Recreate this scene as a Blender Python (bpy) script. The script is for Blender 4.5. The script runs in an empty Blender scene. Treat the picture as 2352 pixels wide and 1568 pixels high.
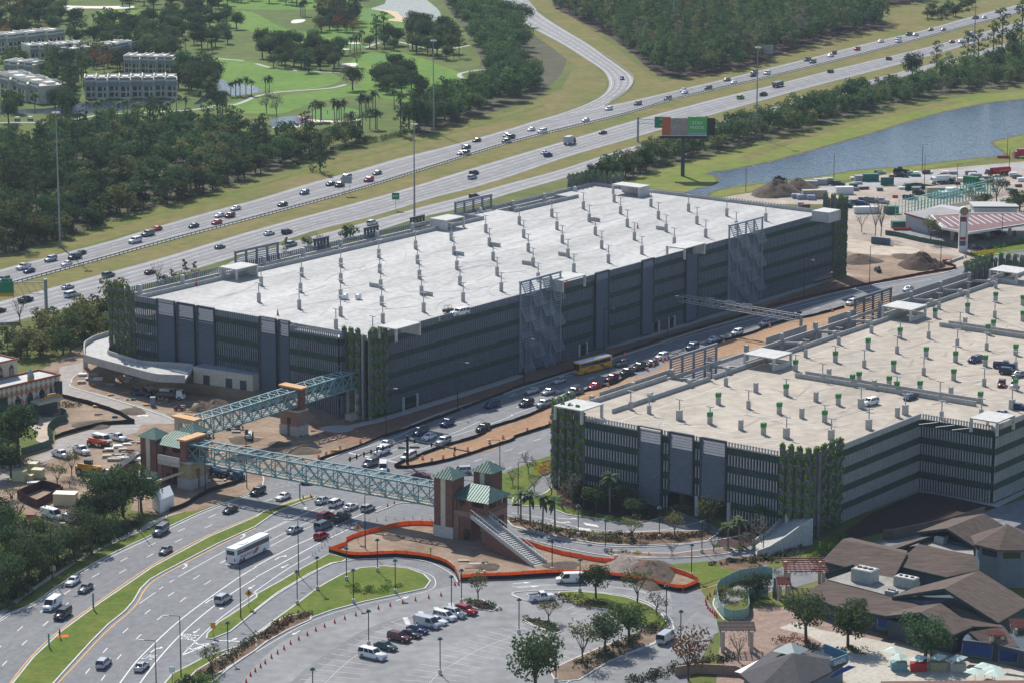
import bpy, bmesh, math, random
from mathutils import Vector, Matrix, geometry
from math import sin, cos, pi, radians, atan2, sqrt, hypot
random.seed(7)
D = bpy.data; SC = bpy.context.scene; COL = SC.collection
# ------------------------------------------------------------------ camera, sky, sun, exposure
HC = 178.5; FL = 6629.3; TH = radians(12.609); RO = radians(0.12)
FW = Vector((0, cos(TH), -sin(TH))); R0 = Vector((1, 0, 0)); U0 = R0.cross(FW)
RT = cos(RO)*R0 + sin(RO)*U0; UP = -sin(RO)*R0 + cos(RO)*U0
cam = D.cameras.new('camera'); camo = D.objects.new('camera', cam); COL.objects.link(camo)
cam.sensor_width = 36; cam.lens = 36*FL/2352; cam.clip_end = 9000; cam.clip_start = 5
camo.matrix_world = Matrix(((RT.x, UP.x, -FW.x, 0), (RT.y, UP.y, -FW.y, 0), (RT.z, UP.z, -FW.z, HC), (0, 0, 0, 1)))
SC.camera = camo
SUN = Vector((-0.35, .96, 1.0)).normalized()
W = D.worlds.new('World'); SC.world = W; W.use_nodes = True
wn = W.node_tree; sky = wn.nodes.new('ShaderNodeTexSky'); sky.sky_type = 'NISHITA'; sky.sun_disc = False
sky.sun_elevation = math.asin(SUN.z); sky.sun_rotation = atan2(SUN.x, SUN.y); sky.air_density = 1.0; sky.dust_density = .5; sky.ozone_density = 2.0
bg = wn.nodes['Background']; bg.inputs[1].default_value = 0.115; wn.links.new(sky.outputs[0], bg.inputs[0])
sl = D.lights.new('sun', 'SUN'); sl.energy = 4.8; sl.angle = radians(0.5); sl.color = (1, .955, .885)
so = D.objects.new('sun', sl); COL.objects.link(so); so.rotation_euler = SUN.to_track_quat('Z', 'Y').to_euler(); so.location = (0, 900, 500)
SC.view_settings.view_transform = 'Standard'; SC.view_settings.look = 'None'; SC.view_settings.gamma = 1
SC.view_settings.exposure = 0.22; SC.view_settings.use_curve_mapping = False
SC.cycles.max_bounces = 5; SC.cycles.transparent_max_bounces = 6

def ray(x, y):
    return ((x-1176)*RT - (y-784)*UP + FL*FW)
def at(x, y, z=0.0):                       # photo point (2352 x 1568 grid) -> place at height z
    d = ray(x, y); t = (z-HC)/d.z
    return Vector((0, 0, HC)) + t*d
def hit(x, y, p0, dr):                     # photo point -> (distance along, height) on the vertical plane through p0 along dr
    n = Vector((dr.y, -dr.x, 0)); d = ray(x, y); c = Vector((0, 0, HC))
    t = (p0-c).dot(n)/d.dot(n); q = c+t*d
    return (q-p0).dot(dr), q.z
def pxof(p):
    d = p-Vector((0, 0, HC)); w = d.dot(FW)
    return 1176+FL*d.dot(RT)/w, 784-FL*d.dot(UP)/w
def T(i, j, pts):                          # enlarged-tile coordinates -> photo grid
    return [(588*i+a/4, 392.3*j+b/4) for a, b in pts]

# ------------------------------------------------------------------ materials
MATS = {}
def mat(name, col, rough=.8, var=0.0, scale=1.0, col2=None, metal=0, spec=.3, rand=0.0, streak=None, emit=0, detail=5, bump=0):
    if name in MATS: return MATS[name]
    m = D.materials.new(name); m.use_nodes = True; nt = m.node_tree; b = nt.nodes['Principled BSDF']
    b.inputs['Roughness'].default_value = rough; b.inputs['Metallic'].default_value = metal
    b.inputs['Specular IOR Level'].default_value = spec
    c4 = (*col, 1)
    if var or col2:
        tc = nt.nodes.new('ShaderNodeTexCoord'); mp = nt.nodes.new('ShaderNodeMapping')
        nt.links.new(tc.outputs['Object'], mp.inputs[0])
        if streak: mp.vector_type = 'TEXTURE'; mp.inputs['Rotation'].default_value = (0, 0, streak[0]); mp.inputs['Scale'].default_value = (streak[1], 1, 1)
        n = nt.nodes.new('ShaderNodeTexNoise'); n.inputs['Scale'].default_value = scale; n.inputs['Detail'].default_value = detail
        n.inputs['Roughness'].default_value = .65
        nt.links.new(mp.outputs[0], n.inputs['Vector'])
        r = nt.nodes.new('ShaderNodeValToRGB'); r.color_ramp.elements[0].position = .3; r.color_ramp.elements[1].position = .7
        lo = [c*(1-var) for c in col]; hi = [min(1, c*(1+var)) for c in col]
        if col2: lo, hi = col, col2
        r.color_ramp.elements[0].color = (*lo, 1); r.color_ramp.elements[1].color = (*hi, 1)
        nt.links.new(n.outputs[0], r.inputs[0]); out = r.outputs[0]
        n2 = nt.nodes.new('ShaderNodeTexNoise'); n2.inputs['Scale'].default_value = scale*6.3; n2.inputs['Detail'].default_value = 3
        nt.links.new(tc.outputs['Object'], n2.inputs['Vector'])
        mx = nt.nodes.new('ShaderNodeMix'); mx.data_type = 'RGBA'; mx.blend_type = 'MULTIPLY'; mx.inputs[0].default_value = .55
        r2 = nt.nodes.new('ShaderNodeValToRGB'); r2.color_ramp.elements[0].position = .35; r2.color_ramp.elements[1].position = .65
        r2.color_ramp.elements[0].color = (.72, .72, .72, 1); r2.color_ramp.elements[1].color = (1.15, 1.15, 1.15, 1)
        nt.links.new(n2.outputs[0], r2.inputs[0]); nt.links.new(out, mx.inputs[6]); nt.links.new(r2.outputs[0], mx.inputs[7]); out = mx.outputs[2]
        if bump:
            bp = nt.nodes.new('ShaderNodeBump'); bp.inputs['Strength'].default_value = bump; bp.inputs['Distance'].default_value = .4
            nt.links.new(n2.outputs[0], bp.inputs['Height']); nt.links.new(bp.outputs[0], b.inputs['Normal'])
    else: out = None
    if rand:
        oi = nt.nodes.new('ShaderNodeObjectInfo'); hs = nt.nodes.new('ShaderNodeHueSaturation')
        mr = nt.nodes.new('ShaderNodeMapRange'); mr.inputs[3].default_value = 1-rand; mr.inputs[4].default_value = 1+rand
        nt.links.new(oi.outputs['Random'], mr.inputs[0]); nt.links.new(mr.outputs[0], hs.inputs['Value'])
        m2 = nt.nodes.new('ShaderNodeMath'); m2.operation = 'MULTIPLY'; m2.inputs[1].default_value = 7.31
        m3 = nt.nodes.new('ShaderNodeMath'); m3.operation = 'FRACT'; nt.links.new(oi.outputs['Random'], m2.inputs[0]); nt.links.new(m2.outputs[0], m3.inputs[0])
        mh = nt.nodes.new('ShaderNodeMapRange'); mh.inputs[3].default_value = .47; mh.inputs[4].default_value = .525
        nt.links.new(m3.outputs[0], mh.inputs[0]); nt.links.new(mh.outputs[0], hs.inputs['Hue'])
        if out: nt.links.new(out, hs.inputs['Color'])
        else: hs.inputs['Color'].default_value = c4
        out = hs.outputs[0]
    if out: nt.links.new(out, b.inputs['Base Color'])
    else: b.inputs['Base Color'].default_value = c4
    if emit: b.inputs['Emission Color'].default_value = c4; b.inputs['Emission Strength'].default_value = emit
    m.diffuse_color = c4; MATS[name] = m; return m
HWD = radians(64)
grass = mat('grass', (.09, .13, .028), .95, 0, .02, (.17, .165, .055), spec=.1, detail=9)
verge = mat('verge_grass', (.125, .15, .03), .95, 0, .035, (.23, .175, .075), spec=.1, detail=9)
lawn = mat('lawn', (.075, .135, .016), .95, 0, .12, (.17, .185, .04), spec=.1, detail=8)
fairway = mat('fairway', (.095, .20, .026), .9, 0, .03, (.15, .24, .04), spec=.1, detail=7)
green_m = mat('putting_green', (.11, .22, .05), .9, .08, .05, spec=.1)
bank = mat('bank_grass', (.13, .19, .025), .95, 0, .03, (.22, .21, .06), spec=.1, detail=8)
asph = mat('asphalt', (.185, .188, .195), .85, .17, .09, streak=(radians(55), 9), detail=7)
asph_hw = mat('highway_asphalt', (.29, .285, .285), .85, .10, .03, streak=(radians(60), 25), detail=8)
asph_lot = mat('lot_asphalt', (.235, .235, .235), .85, .2, .06, detail=9)
asph_dk = mat('wear_asphalt', (.19, .187, .19), .85, .15, .2)
wear_loc = mat('tyre_wear', (.155, .158, .165), .85, .15, .2)
conc = mat('concrete', (.42, .41, .385), .85, .12, .25)
conc_lt = mat('light_concrete', (.55, .54, .51), .85, .10, .3)
walk = mat('sidewalk', (.42, .385, .33), .85, .12, .3)
roofA = mat('new_concrete_deck', (.435, .425, .405), .75, .24, .09, streak=(radians(59), 7), detail=9)
roofB = mat('tan_concrete_deck', (.41, .355, .285), .8, .15, .05, streak=(radians(59), 3), detail=9)
dirt = mat('dirt', (.18, .12, .078), .95, 0, .09, (.37, .27, .19), detail=10, bump=.6)
dirt_rd = mat('red_dirt', (.17, .085, .055), .95, 0, .07, (.27, .155, .10), detail=10, bump=.6)
clay = mat('orange_clay', (.27, .15, .08), .95, 0, .12, (.44, .28, .16), streak=(radians(58), 6), detail=9, bump=.5)
sandy = mat('pale_sand', (.50, .42, .33), .95, .2, .05, detail=9, bump=.3)
mulch = mat('mulch', (.055, .025, .022), .95, .4, .4, detail=9, bump=.5)
brownbed = mat('shrub_bed', (.16, .10, .06), .95, .4, .3, detail=9, bump=.5)
sandtrap = mat('bunker_sand', (.78, .72, .62), .95, .05, .2)
water = mat('water', (.018, .032, .05), .07, .15, .02, spec=1.0)
nt = water.node_tree; b_ = nt.nodes['Principled BSDF']; nz = nt.nodes.new('ShaderNodeTexNoise'); nz.inputs['Scale'].default_value = .5; nz.inputs['Detail'].default_value = 6
tcw = nt.nodes.new('ShaderNodeTexCoord'); nt.links.new(tcw.outputs['Object'], nz.inputs['Vector'])
bpw = nt.nodes.new('ShaderNodeBump'); bpw.inputs['Strength'].default_value = .5; bpw.inputs['Distance'].default_value = .7
nt.links.new(nz.outputs[0], bpw.inputs['Height']); nt.links.new(bpw.outputs[0], b_.inputs['Normal'])
white = mat('white_paint', (.80, .80, .78), .6)
mark = mat('road_paint', (.74, .74, .72), .8, .15, 1.5)
markf = mat('faded_paint', (.55, .54, .52), .8, .25, 1.0)
yellowp = mat('yellow_paint', (.62, .36, .12), .8, .15, 1.0)
fin_m = mat('fin_metal', (.20, .235, .28), .45, .06, .3, metal=.2)
finB_m = mat('tan_fin_metal', (.44, .45, .46), .45, .06, .3, metal=.1)
dark_m = mat('dark_steel', (.06, .07, .09), .5)
louv_m = mat('louvre_metal', (.15, .175, .22), .45, metal=.2)
scis_m = mat('screen_metal', (.28, .32, .38), .45, metal=.1)
louv_lt = mat('weathered_louvre', (.19, .21, .25), .5, .1, .4)
band_m = mat('green_mesh', (.036, .066, .056), .9, .3, .8)
inner_m = mat('garage_interior', (.20, .20, .21), .9)
planter_m = mat('planter_board', (.17, .165, .165), .8, .2, .6)
leafp_m = mat('planter_leaves', (.15, .28, .04), .9, .4, .9, spec=.1)
teal = mat('teal_steel', (.17, .31, .33), .5, .08, .4)
teal_lt = mat('pale_teal_steel', (.33, .48, .50), .5, .08, .4)
brick = mat('brick', (.20, .095, .075), .85, .2, 1.2)
brickl = mat('light_brick', (.30, .185, .145), .85, .2, 1.2)
cream = mat('cream_stucco', (.60, .55, .44), .85, .06, .4)
tanm = mat('tan_stucco', (.50, .44, .34), .85, .06, .4)
olive = mat('olive_block', (.36, .33, .20), .85, .1, .4)
groof = mat('green_metal_roof', (.095, .17, .14), .5, .2, .6, metal=.2)
glass = mat('dark_glass', (.02, .025, .03), .06, spec=.8)
black = mat('black_steel', (.02, .02, .022), .5)
tyre = mat('tyre_rubber', (.018, .018, .018), .9)
hub = mat('wheel_hub', (.35, .35, .36), .35, metal=.7)
galv = mat('galvanised_steel', (.34, .35, .36), .5, .1, .5, metal=.3)
plywood = mat('plywood', (.62, .36, .17), .8, .15, .6)
shingle = mat('brown_shingle', (.115, .084, .068), .95, .38, 1.5, streak=(radians(-18), 10), detail=9)
shingle2 = mat('grey_shingle', (.085, .08, .085), .95, .22, .9, detail=9)
dkgreen = mat('dark_green_paint', (.025, .06, .06), .6)
blueg = mat('blue_grey_siding', (.17, .21, .26), .7, .1, .5)
paver = mat('brick_paver', (.21, .125, .10), .85, 0, .5, (.34, .25, .19), detail=9)
timber = mat('red_timber', (.26, .08, .06), .7, .15, .8)
orange_n = mat('orange_netting', (.95, .22, .03), .8, .12, .8)
orange_p = mat('orange_plastic', (.80, .13, .02), .6)
red_p = mat('red_paint', (.42, .02, .03), .4)
silt = mat('black_silt_fabric', (.012, .012, .014), .8, .2, .5)
greensign = mat('green_sign', (.01, .22, .11), .5)
greenp = mat('green_cap_paint', (.03, .22, .06), .6)
yel = mat('yellow_machine', (.62, .30, .02), .5, .1, .8)
orm = mat('orange_machine', (.75, .12, .03), .5, .1, .8)
bluem = mat('blue_machine', (.05, .14, .28), .5)
bark = mat('bark', (.10, .08, .065), .95, .25, 1.5)
barkl = mat('pale_bark', (.20, .18, .155), .95, .2, 1.5)
LEAF = {'a': mat('leaves_dark', (.058, .098, .040), .9, .6, .3, spec=.12, rand=.5),
        'b': mat('leaves_mid', (.090, .138, .048), .9, .6, .3, spec=.12, rand=.45),
        'c': mat('leaves_olive', (.15, .16, .062), .9, .5, .3, spec=.12, rand=.35),
        'r': mat('leaves_rust', (.22, .12, .06), .9, .4, .35, spec=.12, rand=.2),
        'g': mat('leaves_grey', (.17, .155, .12), .9, .4, .35, spec=.12, rand=.2),
        'p': mat('palm_leaves', (.085, .14, .05), .8, .4, .5, spec=.2, rand=.2),
        'y': mat('yellow_flowers', (.55, .38, .01), .9, .3, .5, spec=.1),
        'l': mat('bright_leaves', (.14, .25, .045), .9, .4, .4, spec=.1, rand=.15),
        'k': mat('pink_blossom', (.55, .20, .36), .9, .3, .5, spec=.1)}
for m_ in list(LEAF.values())+[orange_n]:      # thin leaves let some sun through
    nt = m_.node_tree; b_ = nt.nodes['Principled BSDF']; tr_ = nt.nodes.new('ShaderNodeBsdfTranslucent'); mx_ = nt.nodes.new('ShaderNodeMixShader'); mx_.inputs[0].default_value = .38
    l_ = b_.inputs['Base Color'].links[0].from_socket; nt.links.new(l_, tr_.inputs[0]); nt.links.new(b_.outputs[0], mx_.inputs[1]); nt.links.new(tr_.outputs[0], mx_.inputs[2]); nt.links.new(mx_.outputs[0], nt.nodes['Material Output'].inputs[0])
CARC = {'w': ('white', (.78, .78, .78)), 's': ('silver', (.50, .51, .52)), 'g': ('grey', (.17, .18, .19)), 'd': ('black', (.018, .02, .025)),
        'b': ('navy blue', (.018, .035, .11)), 'r': ('red', (.42, .02, .03)), 'n': ('maroon', (.13, .02, .03)), 'l': ('lime green', (.22, .52, .03)), 't': ('dark green', (.03, .06, .05)), 'c': ('steel blue', (.12, .2, .27)),'y':('yellow',(.78,.36,.01))}
PAINT = {k: mat('car_paint_'+v[0].replace(' ', '_'), v[1], .22, metal=.25 if k in 'sgbncr' else 0, spec=.6) for k, v in CARC.items()}

# ------------------------------------------------------------------ mesh builder and tagging
SPLIT = {'entry_column', 'corner_pier', 'wall_stub', 'door_frame', 'canopy_post', 'roof_post', 'ramp_column', 'fan', 'lobby_base', 'edge_stripe', 'window', 'leg', 'stucco_strip', 'post', 'pointed_window', 'pier_base'}
class MB:
    def __init__(s): s.v = []; s.f = []; s.m = []
    def quad(s, *p, mi=0):
        n = len(s.v); s.v += [tuple(q) for q in p]; s.f.append(tuple(range(n, n+len(p)))); s.m.append(mi); return s
    def hexa(s, b, t, mi=0):                # two rings of equal length
        n = len(s.v); k = len(b); s.v += [tuple(q) for q in b]+[tuple(q) for q in t]
        s.f.append(tuple(n+i for i in reversed(range(k)))); s.f.append(tuple(n+k+i for i in range(k)))
        for i in range(k): j = (i+1) % k; s.f.append((n+i, n+j, n+k+j, n+k+i))
        s.m += [mi]*(k+2); return s
    def box(s, c, sz, rz=0, mi=0, ax=None):
        ux, uy = (Vector((cos(rz), sin(rz), 0)), Vector((-sin(rz), cos(rz), 0))) if ax is None else ax
        c = Vector(c); hx, hy, hz = sz[0]/2, sz[1]/2, sz[2]/2
        r = [c+ux*a*hx+uy*b*hy for a, b in ((-1, -1), (1, -1), (1, 1), (-1, 1))]
        if ux.cross(uy).z < 0: r.reverse()
        return s.hexa([p-Vector((0, 0, hz)) for p in r], [p+Vector((0, 0, hz)) for p in r], mi)
    def prism(s, pts, z0, z1, mi=0):
        pts = ccw([Vector((p[0], p[1], 0)) for p in pts]); n = len(s.v); k = len(pts)
        s.v += [(p.x, p.y, z0) for p in pts]+[(p.x, p.y, z1) for p in pts]
        for t in geometry.tessellate_polygon([pts]):
            a, b, c = t
            if (pts[b]-pts[a]).cross(pts[c]-pts[a]).z < 0: b, c = c, b
            s.f.append((n+k+a, n+k+b, n+k+c)); s.f.append((n+c, n+b, n+a)); s.m += [mi, mi]
        for i in range(k): j = (i+1) % k; s.f.append((n+i, n+j, n+k+j, n+k+i)); s.m.append(mi)
        return s
    def flat(s, pts, z, mi=0):
        pts = [Vector((p[0], p[1], 0)) for p in pts]; n = len(s.v); s.v += [(p.x, p.y, z) for p in pts]
        for a, b, c in geometry.tessellate_polygon([pts]):
            if (pts[b]-pts[a]).cross(pts[c]-pts[a]).z < 0: b, c = c, b
            s.f.append((n+a, n+b, n+c)); s.m.append(mi)
        return s
    def tube(s, p, q, r, k=6, r2=None, mi=0):
        p = Vector(p); q = Vector(q); d = (q-p).normalized(); a = d.orthogonal().normalized(); b = d.cross(a); r2 = r if r2 is None else r2
        s.hexa([p+(a*cos(2*pi*i/k)+b*sin(2*pi*i/k))*r for i in range(k)], [q+(a*cos(2*pi*i/k)+b*sin(2*pi*i/k))*r2 for i in range(k)], mi); return s
    def bar(s, p, q, w, h=None, mi=0):      # square bar
        p = Vector(p); q = Vector(q); d = (q-p).normalized(); u = Vector((0, 0, 1))
        a = d.cross(u); a = a.normalized() if a.length > 1e-3 else Vector((1, 0, 0)); b = a.cross(d); h = h or w
        r = [a*x*w/2+b*y*h/2 for x, y in ((-1, -1), (1, -1), (1, 1), (-1, 1))]
        return s.hexa([p+o for o in reversed(r)], [q+o for o in reversed(r)], mi)
    def slab(s, pts, th, mi=0):             # non-horizontal plate given by 3D corners, thickness downwards
        P = [Vector(p) for p in pts]; n = (P[1]-P[0]).cross(P[2]-P[0])
        if n.z < 0: P.reverse()
        dn = Vector((0, 0, th)); return s.hexa([p-dn for p in P], P, mi)
    def build(s, name, mats, parent=None, base=None, smooth=False):
        if name in SPLIT and len(s.f) > 6:
            g = {}; k = 0
            par = list(range(len(s.v)))
            def fd(a):
                while par[a] != a: par[a] = par[par[a]]; a = par[a]
                return a
            for f in s.f:
                for i in f[1:]: par[fd(i)] = fd(f[0])
            for f in s.f: g.setdefault(fd(f[0]), []).append(f)
            if len(g) > 1:
                for fs in g.values():
                    q = MB(); ix = {}
                    for f in fs:
                        for i in f:
                            if i not in ix: ix[i] = len(q.v); q.v.append(s.v[i])
                        q.f.append(tuple(ix[i] for i in f)); q.m.append(0)
                    o = q.build(name, mats, parent, base, smooth)
                return o
        base = Vector(base) if base is not None else (Vector(parent.location) if parent is not None and parent.get('_w') else Vector((0, 0, 0)))
        me = D.meshes.new(name); me.from_pydata([(a-base.x, b-base.y, c-base.z) for a, b, c in s.v], [], s.f)
        mats = mats if isinstance(mats, (list, tuple)) else [mats]
        for m in mats: me.materials.append(m)
        if len(mats) > 1: me.polygons.foreach_set('material_index', s.m)
        if smooth: me.shade_smooth()
        me.update(); o = D.objects.new(name, me); COL.objects.link(o)
        if parent is not None: o.parent = parent
        return o
def ccw(p):
    a = sum(p[i].x*p[(i+1) % len(p)].y-p[(i+1) % len(p)].x*p[i].y for i in range(len(p)))
    return p if a > 0 else list(reversed(p))
def tag(o, label, cat, group=None, kind=None):
    if label: o['label'] = label
    if cat: o['category'] = cat
    if group: o['group'] = group
    if kind: o['kind'] = kind
    return o
def thing(name, label, cat, loc=(0, 0, 0), group=None, world=True, rz=0):
    o = D.objects.new(name, None); COL.objects.link(o); o.location = loc; o.rotation_euler.z = rz; o.empty_display_size = .5
    if world: o['_w'] = 1
    return tag(o, label, cat, group)
def one(mb, name, mats, label, cat, group=None, loc=None):       # a thing that is one mesh
    if loc is None:
        xs = [v[0] for v in mb.v]; ys = [v[1] for v in mb.v]; loc = ((min(xs)+max(xs))/2, (min(ys)+max(ys))/2, min(v[2] for v in mb.v))
    o = mb.build(name, mats, base=loc); o.location = loc; return tag(o, label, cat, group)
def struct(mb, name, mats):
    o = mb.build(name, mats); o['kind'] = 'structure'; return o
def dup(root, loc, rz=0, label=None, group=None, scale=None, mats=None):
    r = root.copy(); COL.objects.link(r); r.location = loc; r.rotation_euler = (0, 0, rz)
    if scale: r.scale = (scale, scale, scale) if not isinstance(scale, tuple) else scale
    if label: r['label'] = label
    if group: r['group'] = group
    for ch in KIDS.get(root.name, root.children):
        c = ch.copy(); COL.objects.link(c); c.parent = r
        if mats and ch.name in mats:
            c.material_slots[0].link = 'OBJECT'; c.material_slots[0].material = mats[ch.name]
        for g in KIDS.get(ch.name, ch.children):
            d = g.copy(); COL.objects.link(d); d.parent = c
    return r
KIDS = {}
ORD = ['leftmost', 'second', 'third', 'fourth', 'fifth', 'sixth', 'seventh', 'eighth', 'ninth', 'tenth', 'eleventh', 'twelfth']
def nth(i):
    if i < 12: return ORD[i]
    n = i+1; return '%d%s' % (n, 'th' if 10 < n % 100 < 14 else {1: 'st', 2: 'nd', 3: 'rd'}.get(n % 10, 'th'))
def ordlab(i, n, what):                     # "third red car ... , counted from the left"
    if n == 1: return what
    if i == 0: return 'leftmost '+what
    if i == n-1: return 'rightmost '+what
    return '%s from left: %s' % (nth(i), what)

# ------------------------------------------------------------------ outlines
def smooth(pts, n=5, closed=True):
    k = len(pts); out = []
    rng = range(k) if closed else range(k-1)
    for i in rng:
        p = [Vector((*pts[(i+j) % k][:2], 0)) if closed else Vector((*pts[min(max(i+j, 0), k-1)][:2], 0)) for j in (-1, 0, 1, 2)]
        for s_ in range(n):
            t = s_/n; out.append(.5*((2*p[1])+(-p[0]+p[2])*t+(2*p[0]-5*p[1]+4*p[2]-p[3])*t*t+(-p[0]+3*p[1]-3*p[2]+p[3])*t**3))
    if not closed: out.append(Vector((*pts[-1][:2], 0)))
    return out
def wp(pts, z=0): return [at(p[0], p[1], z) for p in pts]
def sm(pts, z=0, n=5): return wp([(p.x, p.y) for p in smooth(pts, n)], z)
def so_(pts, z=0, n=5): return wp([(p.x, p.y) for p in smooth(pts, n, False)], z)
def inset(pts, d):
    pts = ccw([Vector((p.x, p.y, 0)) for p in pts]); k = len(pts); out = []
    for i in range(k):
        a, b, c = pts[i-1], pts[i], pts[(i+1) % k]; e1 = (b-a); e2 = (c-b)
        e1 = e1.normalized() if e1.length > 1e-6 else e2.normalized(); e2 = e2.normalized() if e2.length > 1e-6 else e1
        n = (Vector((-e1.y, e1.x, 0))+Vector((-e2.y, e2.x, 0))); n = n.normalized() if n.length > 1e-3 else Vector((-e1.y, e1.x, 0))
        out.append(b+n*d)
    return out
def ground(name, pts, z, m, sm_=True, n=5):
    w = sm(pts, 0, n) if sm_ else wp(pts); mb = MB().flat(w, z); return struct(mb, name, m)
def island(name, pts, m, h=.15, curb=.35, sm_=True, z=.06):
    w = sm(pts) if sm_ else wp(pts); inn = inset(w, curb)
    mb = MB().prism(w, 0, z+h, 0).flat(inn, z+h+.012, 1); return struct(mb, name, [conc_lt, m])
def offline(w, d):
    out = []
    for i in range(len(w)):
        a = w[max(i-1, 0)]; b = w[min(i+1, len(w)-1)]; e = (b-a); e.z = 0; e.normalize(); out.append(w[i]+Vector((-e.y, e.x, 0))*d)
    return out
def stripe(mb, w, wd, z, dash=None, mi=0):
    A = offline(w, wd/2); B = offline(w, -wd/2); s = 0
    if dash:
        # resample
        L = 0; segs = []; pos = 0; on, off = dash; t = 0
        tot = sum((w[i+1]-w[i]).length for i in range(len(w)-1))
        def pt(s_):
            acc = 0
            for i in range(len(w)-1):
                l = (w[i+1]-w[i]).length
                if acc+l >= s_ or i == len(w)-2: return w[i].lerp(w[i+1], min(1, (s_-acc)/max(l, 1e-6))), (w[i+1]-w[i]).normalized()
                acc += l
        while t+on < tot:
            p, e = pt(t); q, _ = pt(t+on); n = Vector((-e.y, e.x, 0))*wd/2
            mb.quad(*[(v.x, v.y, z) for v in (p-n, q-n, q+n, p+n)], mi=mi); t += on+off
        return mb
    for i in range(len(w)-1):
        mb.quad(*[(v.x, v.y, z) for v in (B[i], B[i+1], A[i+1], A[i])], mi=mi)
    return mb
def resam(w, n):
    L = [0]
    for i in range(len(w)-1): L.append(L[-1]+(w[i+1]-w[i]).length)
    out = []; j = 0
    for k in range(n):
        s = L[-1]*k/(n-1)
        while j < len(w)-2 and L[j+1] < s: j += 1
        l = L[j+1]-L[j]; out.append(w[j].lerp(w[j+1], (s-L[j])/l if l else 0))
    return out
def between(A, B, f, n=60):
    A = resam(A, n); B = resam(B, n); return [a.lerp(b, f) for a, b in zip(A, B)]
def ribbon(mb, A, B, f0, f1, z, mi=0):
    for i in range(len(A)-1):
        p = [A[i].lerp(B[i], f0), A[i+1].lerp(B[i+1], f0), A[i+1].lerp(B[i+1], f1), A[i].lerp(B[i], f1)]
        if (p[1]-p[0]).cross(p[2]-p[0]).z < 0: p.reverse()
        mb.quad(*[(v.x, v.y, z) for v in p], mi=mi)
    return mb
def wallalong(mb, w, h, th, z0=0, mi=0, jit=0):
    for i in range(len(w)-1):
        a, b = w[i], w[i+1]; e = (b-a); e.z = 0
        if e.length < .01: continue
        n = Vector((-e.y, e.x, 0)).normalized()*th/2; ha = h+jit*random.uniform(-1, 1); hb = h+jit*random.uniform(-1, 1)
        za, zb = a.z+z0, b.z+z0
        r = [(a-n, za, ha), (b-n, zb, hb), (b+n, zb, hb), (a+n, za, ha)]
        mb.hexa([Vector((p.x, p.y, z)) for p, z, _ in r], [Vector((p.x, p.y, z+hh)) for p, z, hh in r], mi)
    return mb
def inside(p, poly):
    c = False; j = len(poly)-1
    for i in range(len(poly)):
        a, b = poly[i], poly[j]
        if (a.y > p.y) != (b.y > p.y) and p.x < (b.x-a.x)*(p.y-a.y)/(b.y-a.y)+a.x: c = not c
        j = i
    return c
# ================================================================== GROUND
g = MB(); g.quad((-3000, 300, 0), (3500, 300, 0), (3500, 7000, 0), (-3000, 7000, 0)); struct(g, 'ground', grass)
# highway: far carriageway, near carriageway, collector road, ramp
FU = [(-60, 640), (0, 620), (125, 587), (250, 555), (375, 517), (500, 482), (588, 459), (713, 421), (820, 392), (913, 365), (1038, 334), (1176, 295), (1258, 270), (1340, 252), (1426, 238), (1551, 209), (1676, 180), (1764, 158), (1889, 127), (1989, 101), (2114, 72), (2239, 37), (2352, 8), (2440, -18)]
FLw = [(-60, 682), (0, 661), (140, 622), (250, 592), (375, 557), (500, 524), (588, 501), (788, 447), (963, 394), (1176, 328), (1426, 266), (1551, 229), (1764, 179), (2014, 117), (2239, 57), (2352, 29), (2440, 5)]
NU = [(-60, 711), (0, 693), (120, 661), (250, 626), (375, 592), (588, 528), (763, 481), (913, 440), (1063, 394), (1176, 360), (1326, 316), (1476, 272), (1651, 226), (1764, 199), (1889, 167), (2014, 137), (2139, 107), (2264, 73), (2352, 49), (2440, 25)]
NL = [(-60, 764), (0, 747), (175, 702), (300, 668), (430, 625), (560, 585), (718, 532), (813, 509), (900, 485), (988, 457), (1088, 432), (1176, 405), (1301, 362), (1426, 326), (1613, 271), (1764, 228), (1889, 194), (2064, 149), (2201, 110), (2352, 66), (2440, 40)]
CU = [(560, 588), (700, 548), (838, 512), (963, 477), (1063, 452), (1176, 420), (1288, 390), (1426, 345), (1531, 315), (1650, 281), (1764, 250), (1889, 220), (2014, 180), (2134, 149), (2259, 115), (2352, 90)]
CLo = [(400, 668), (588, 612), (700, 575), (838, 540), (963, 501), (1063, 478), (1176, 444), (1288, 412), (1426, 369), (1531, 338), (1650, 303), (1764, 274), (1889, 233), (2014, 196), (2134, 160), (2259, 126), (2352, 98)]
FUw, FLww, NUw, NLw, CUw, CLw = [so_(p, 0, 4) for p in (FU, FLw, NU, NL, CU, CLo)]
def road2(name, A, B, z, m, f0=0, f1=1, n=70):
    A = resam(A, n); B = resam(B, n); return struct(ribbon(MB(), A, B, f0, f1, z), name, m)
road2('far_carriageway', FUw, FLww, .05, asph_hw); road2('near_carriageway', NUw, NLw, .05, asph_hw); road2('collector_road', CUw, CLw, .042, asph_hw)
wd = MB()
mk = MB()
def lanes(A, B, edges, dashes, wears, z=.07, n=140, dash=(3.05, 9.14)):
    A = resam(A, n); B = resam(B, n)
    for f in edges: stripe(mk, [a.lerp(b, f) for a, b in zip(A, B)], .18, z+.02)
    for f in dashes: stripe(mk, [a.lerp(b, f) for a, b in zip(A, B)], .18, z+.02, dash)
    for f, w in wears:
        L = [a.lerp(b, f) for a, b in zip(A, B)]; stripe(wd, L, w, z)
lanes(FUw, FLww, (.10, .90), (.28, .46, .64, .80), [(x, .55) for x in (.19, .37, .55, .72, .86, .245, .325, .425, .60, .68)])
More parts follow.
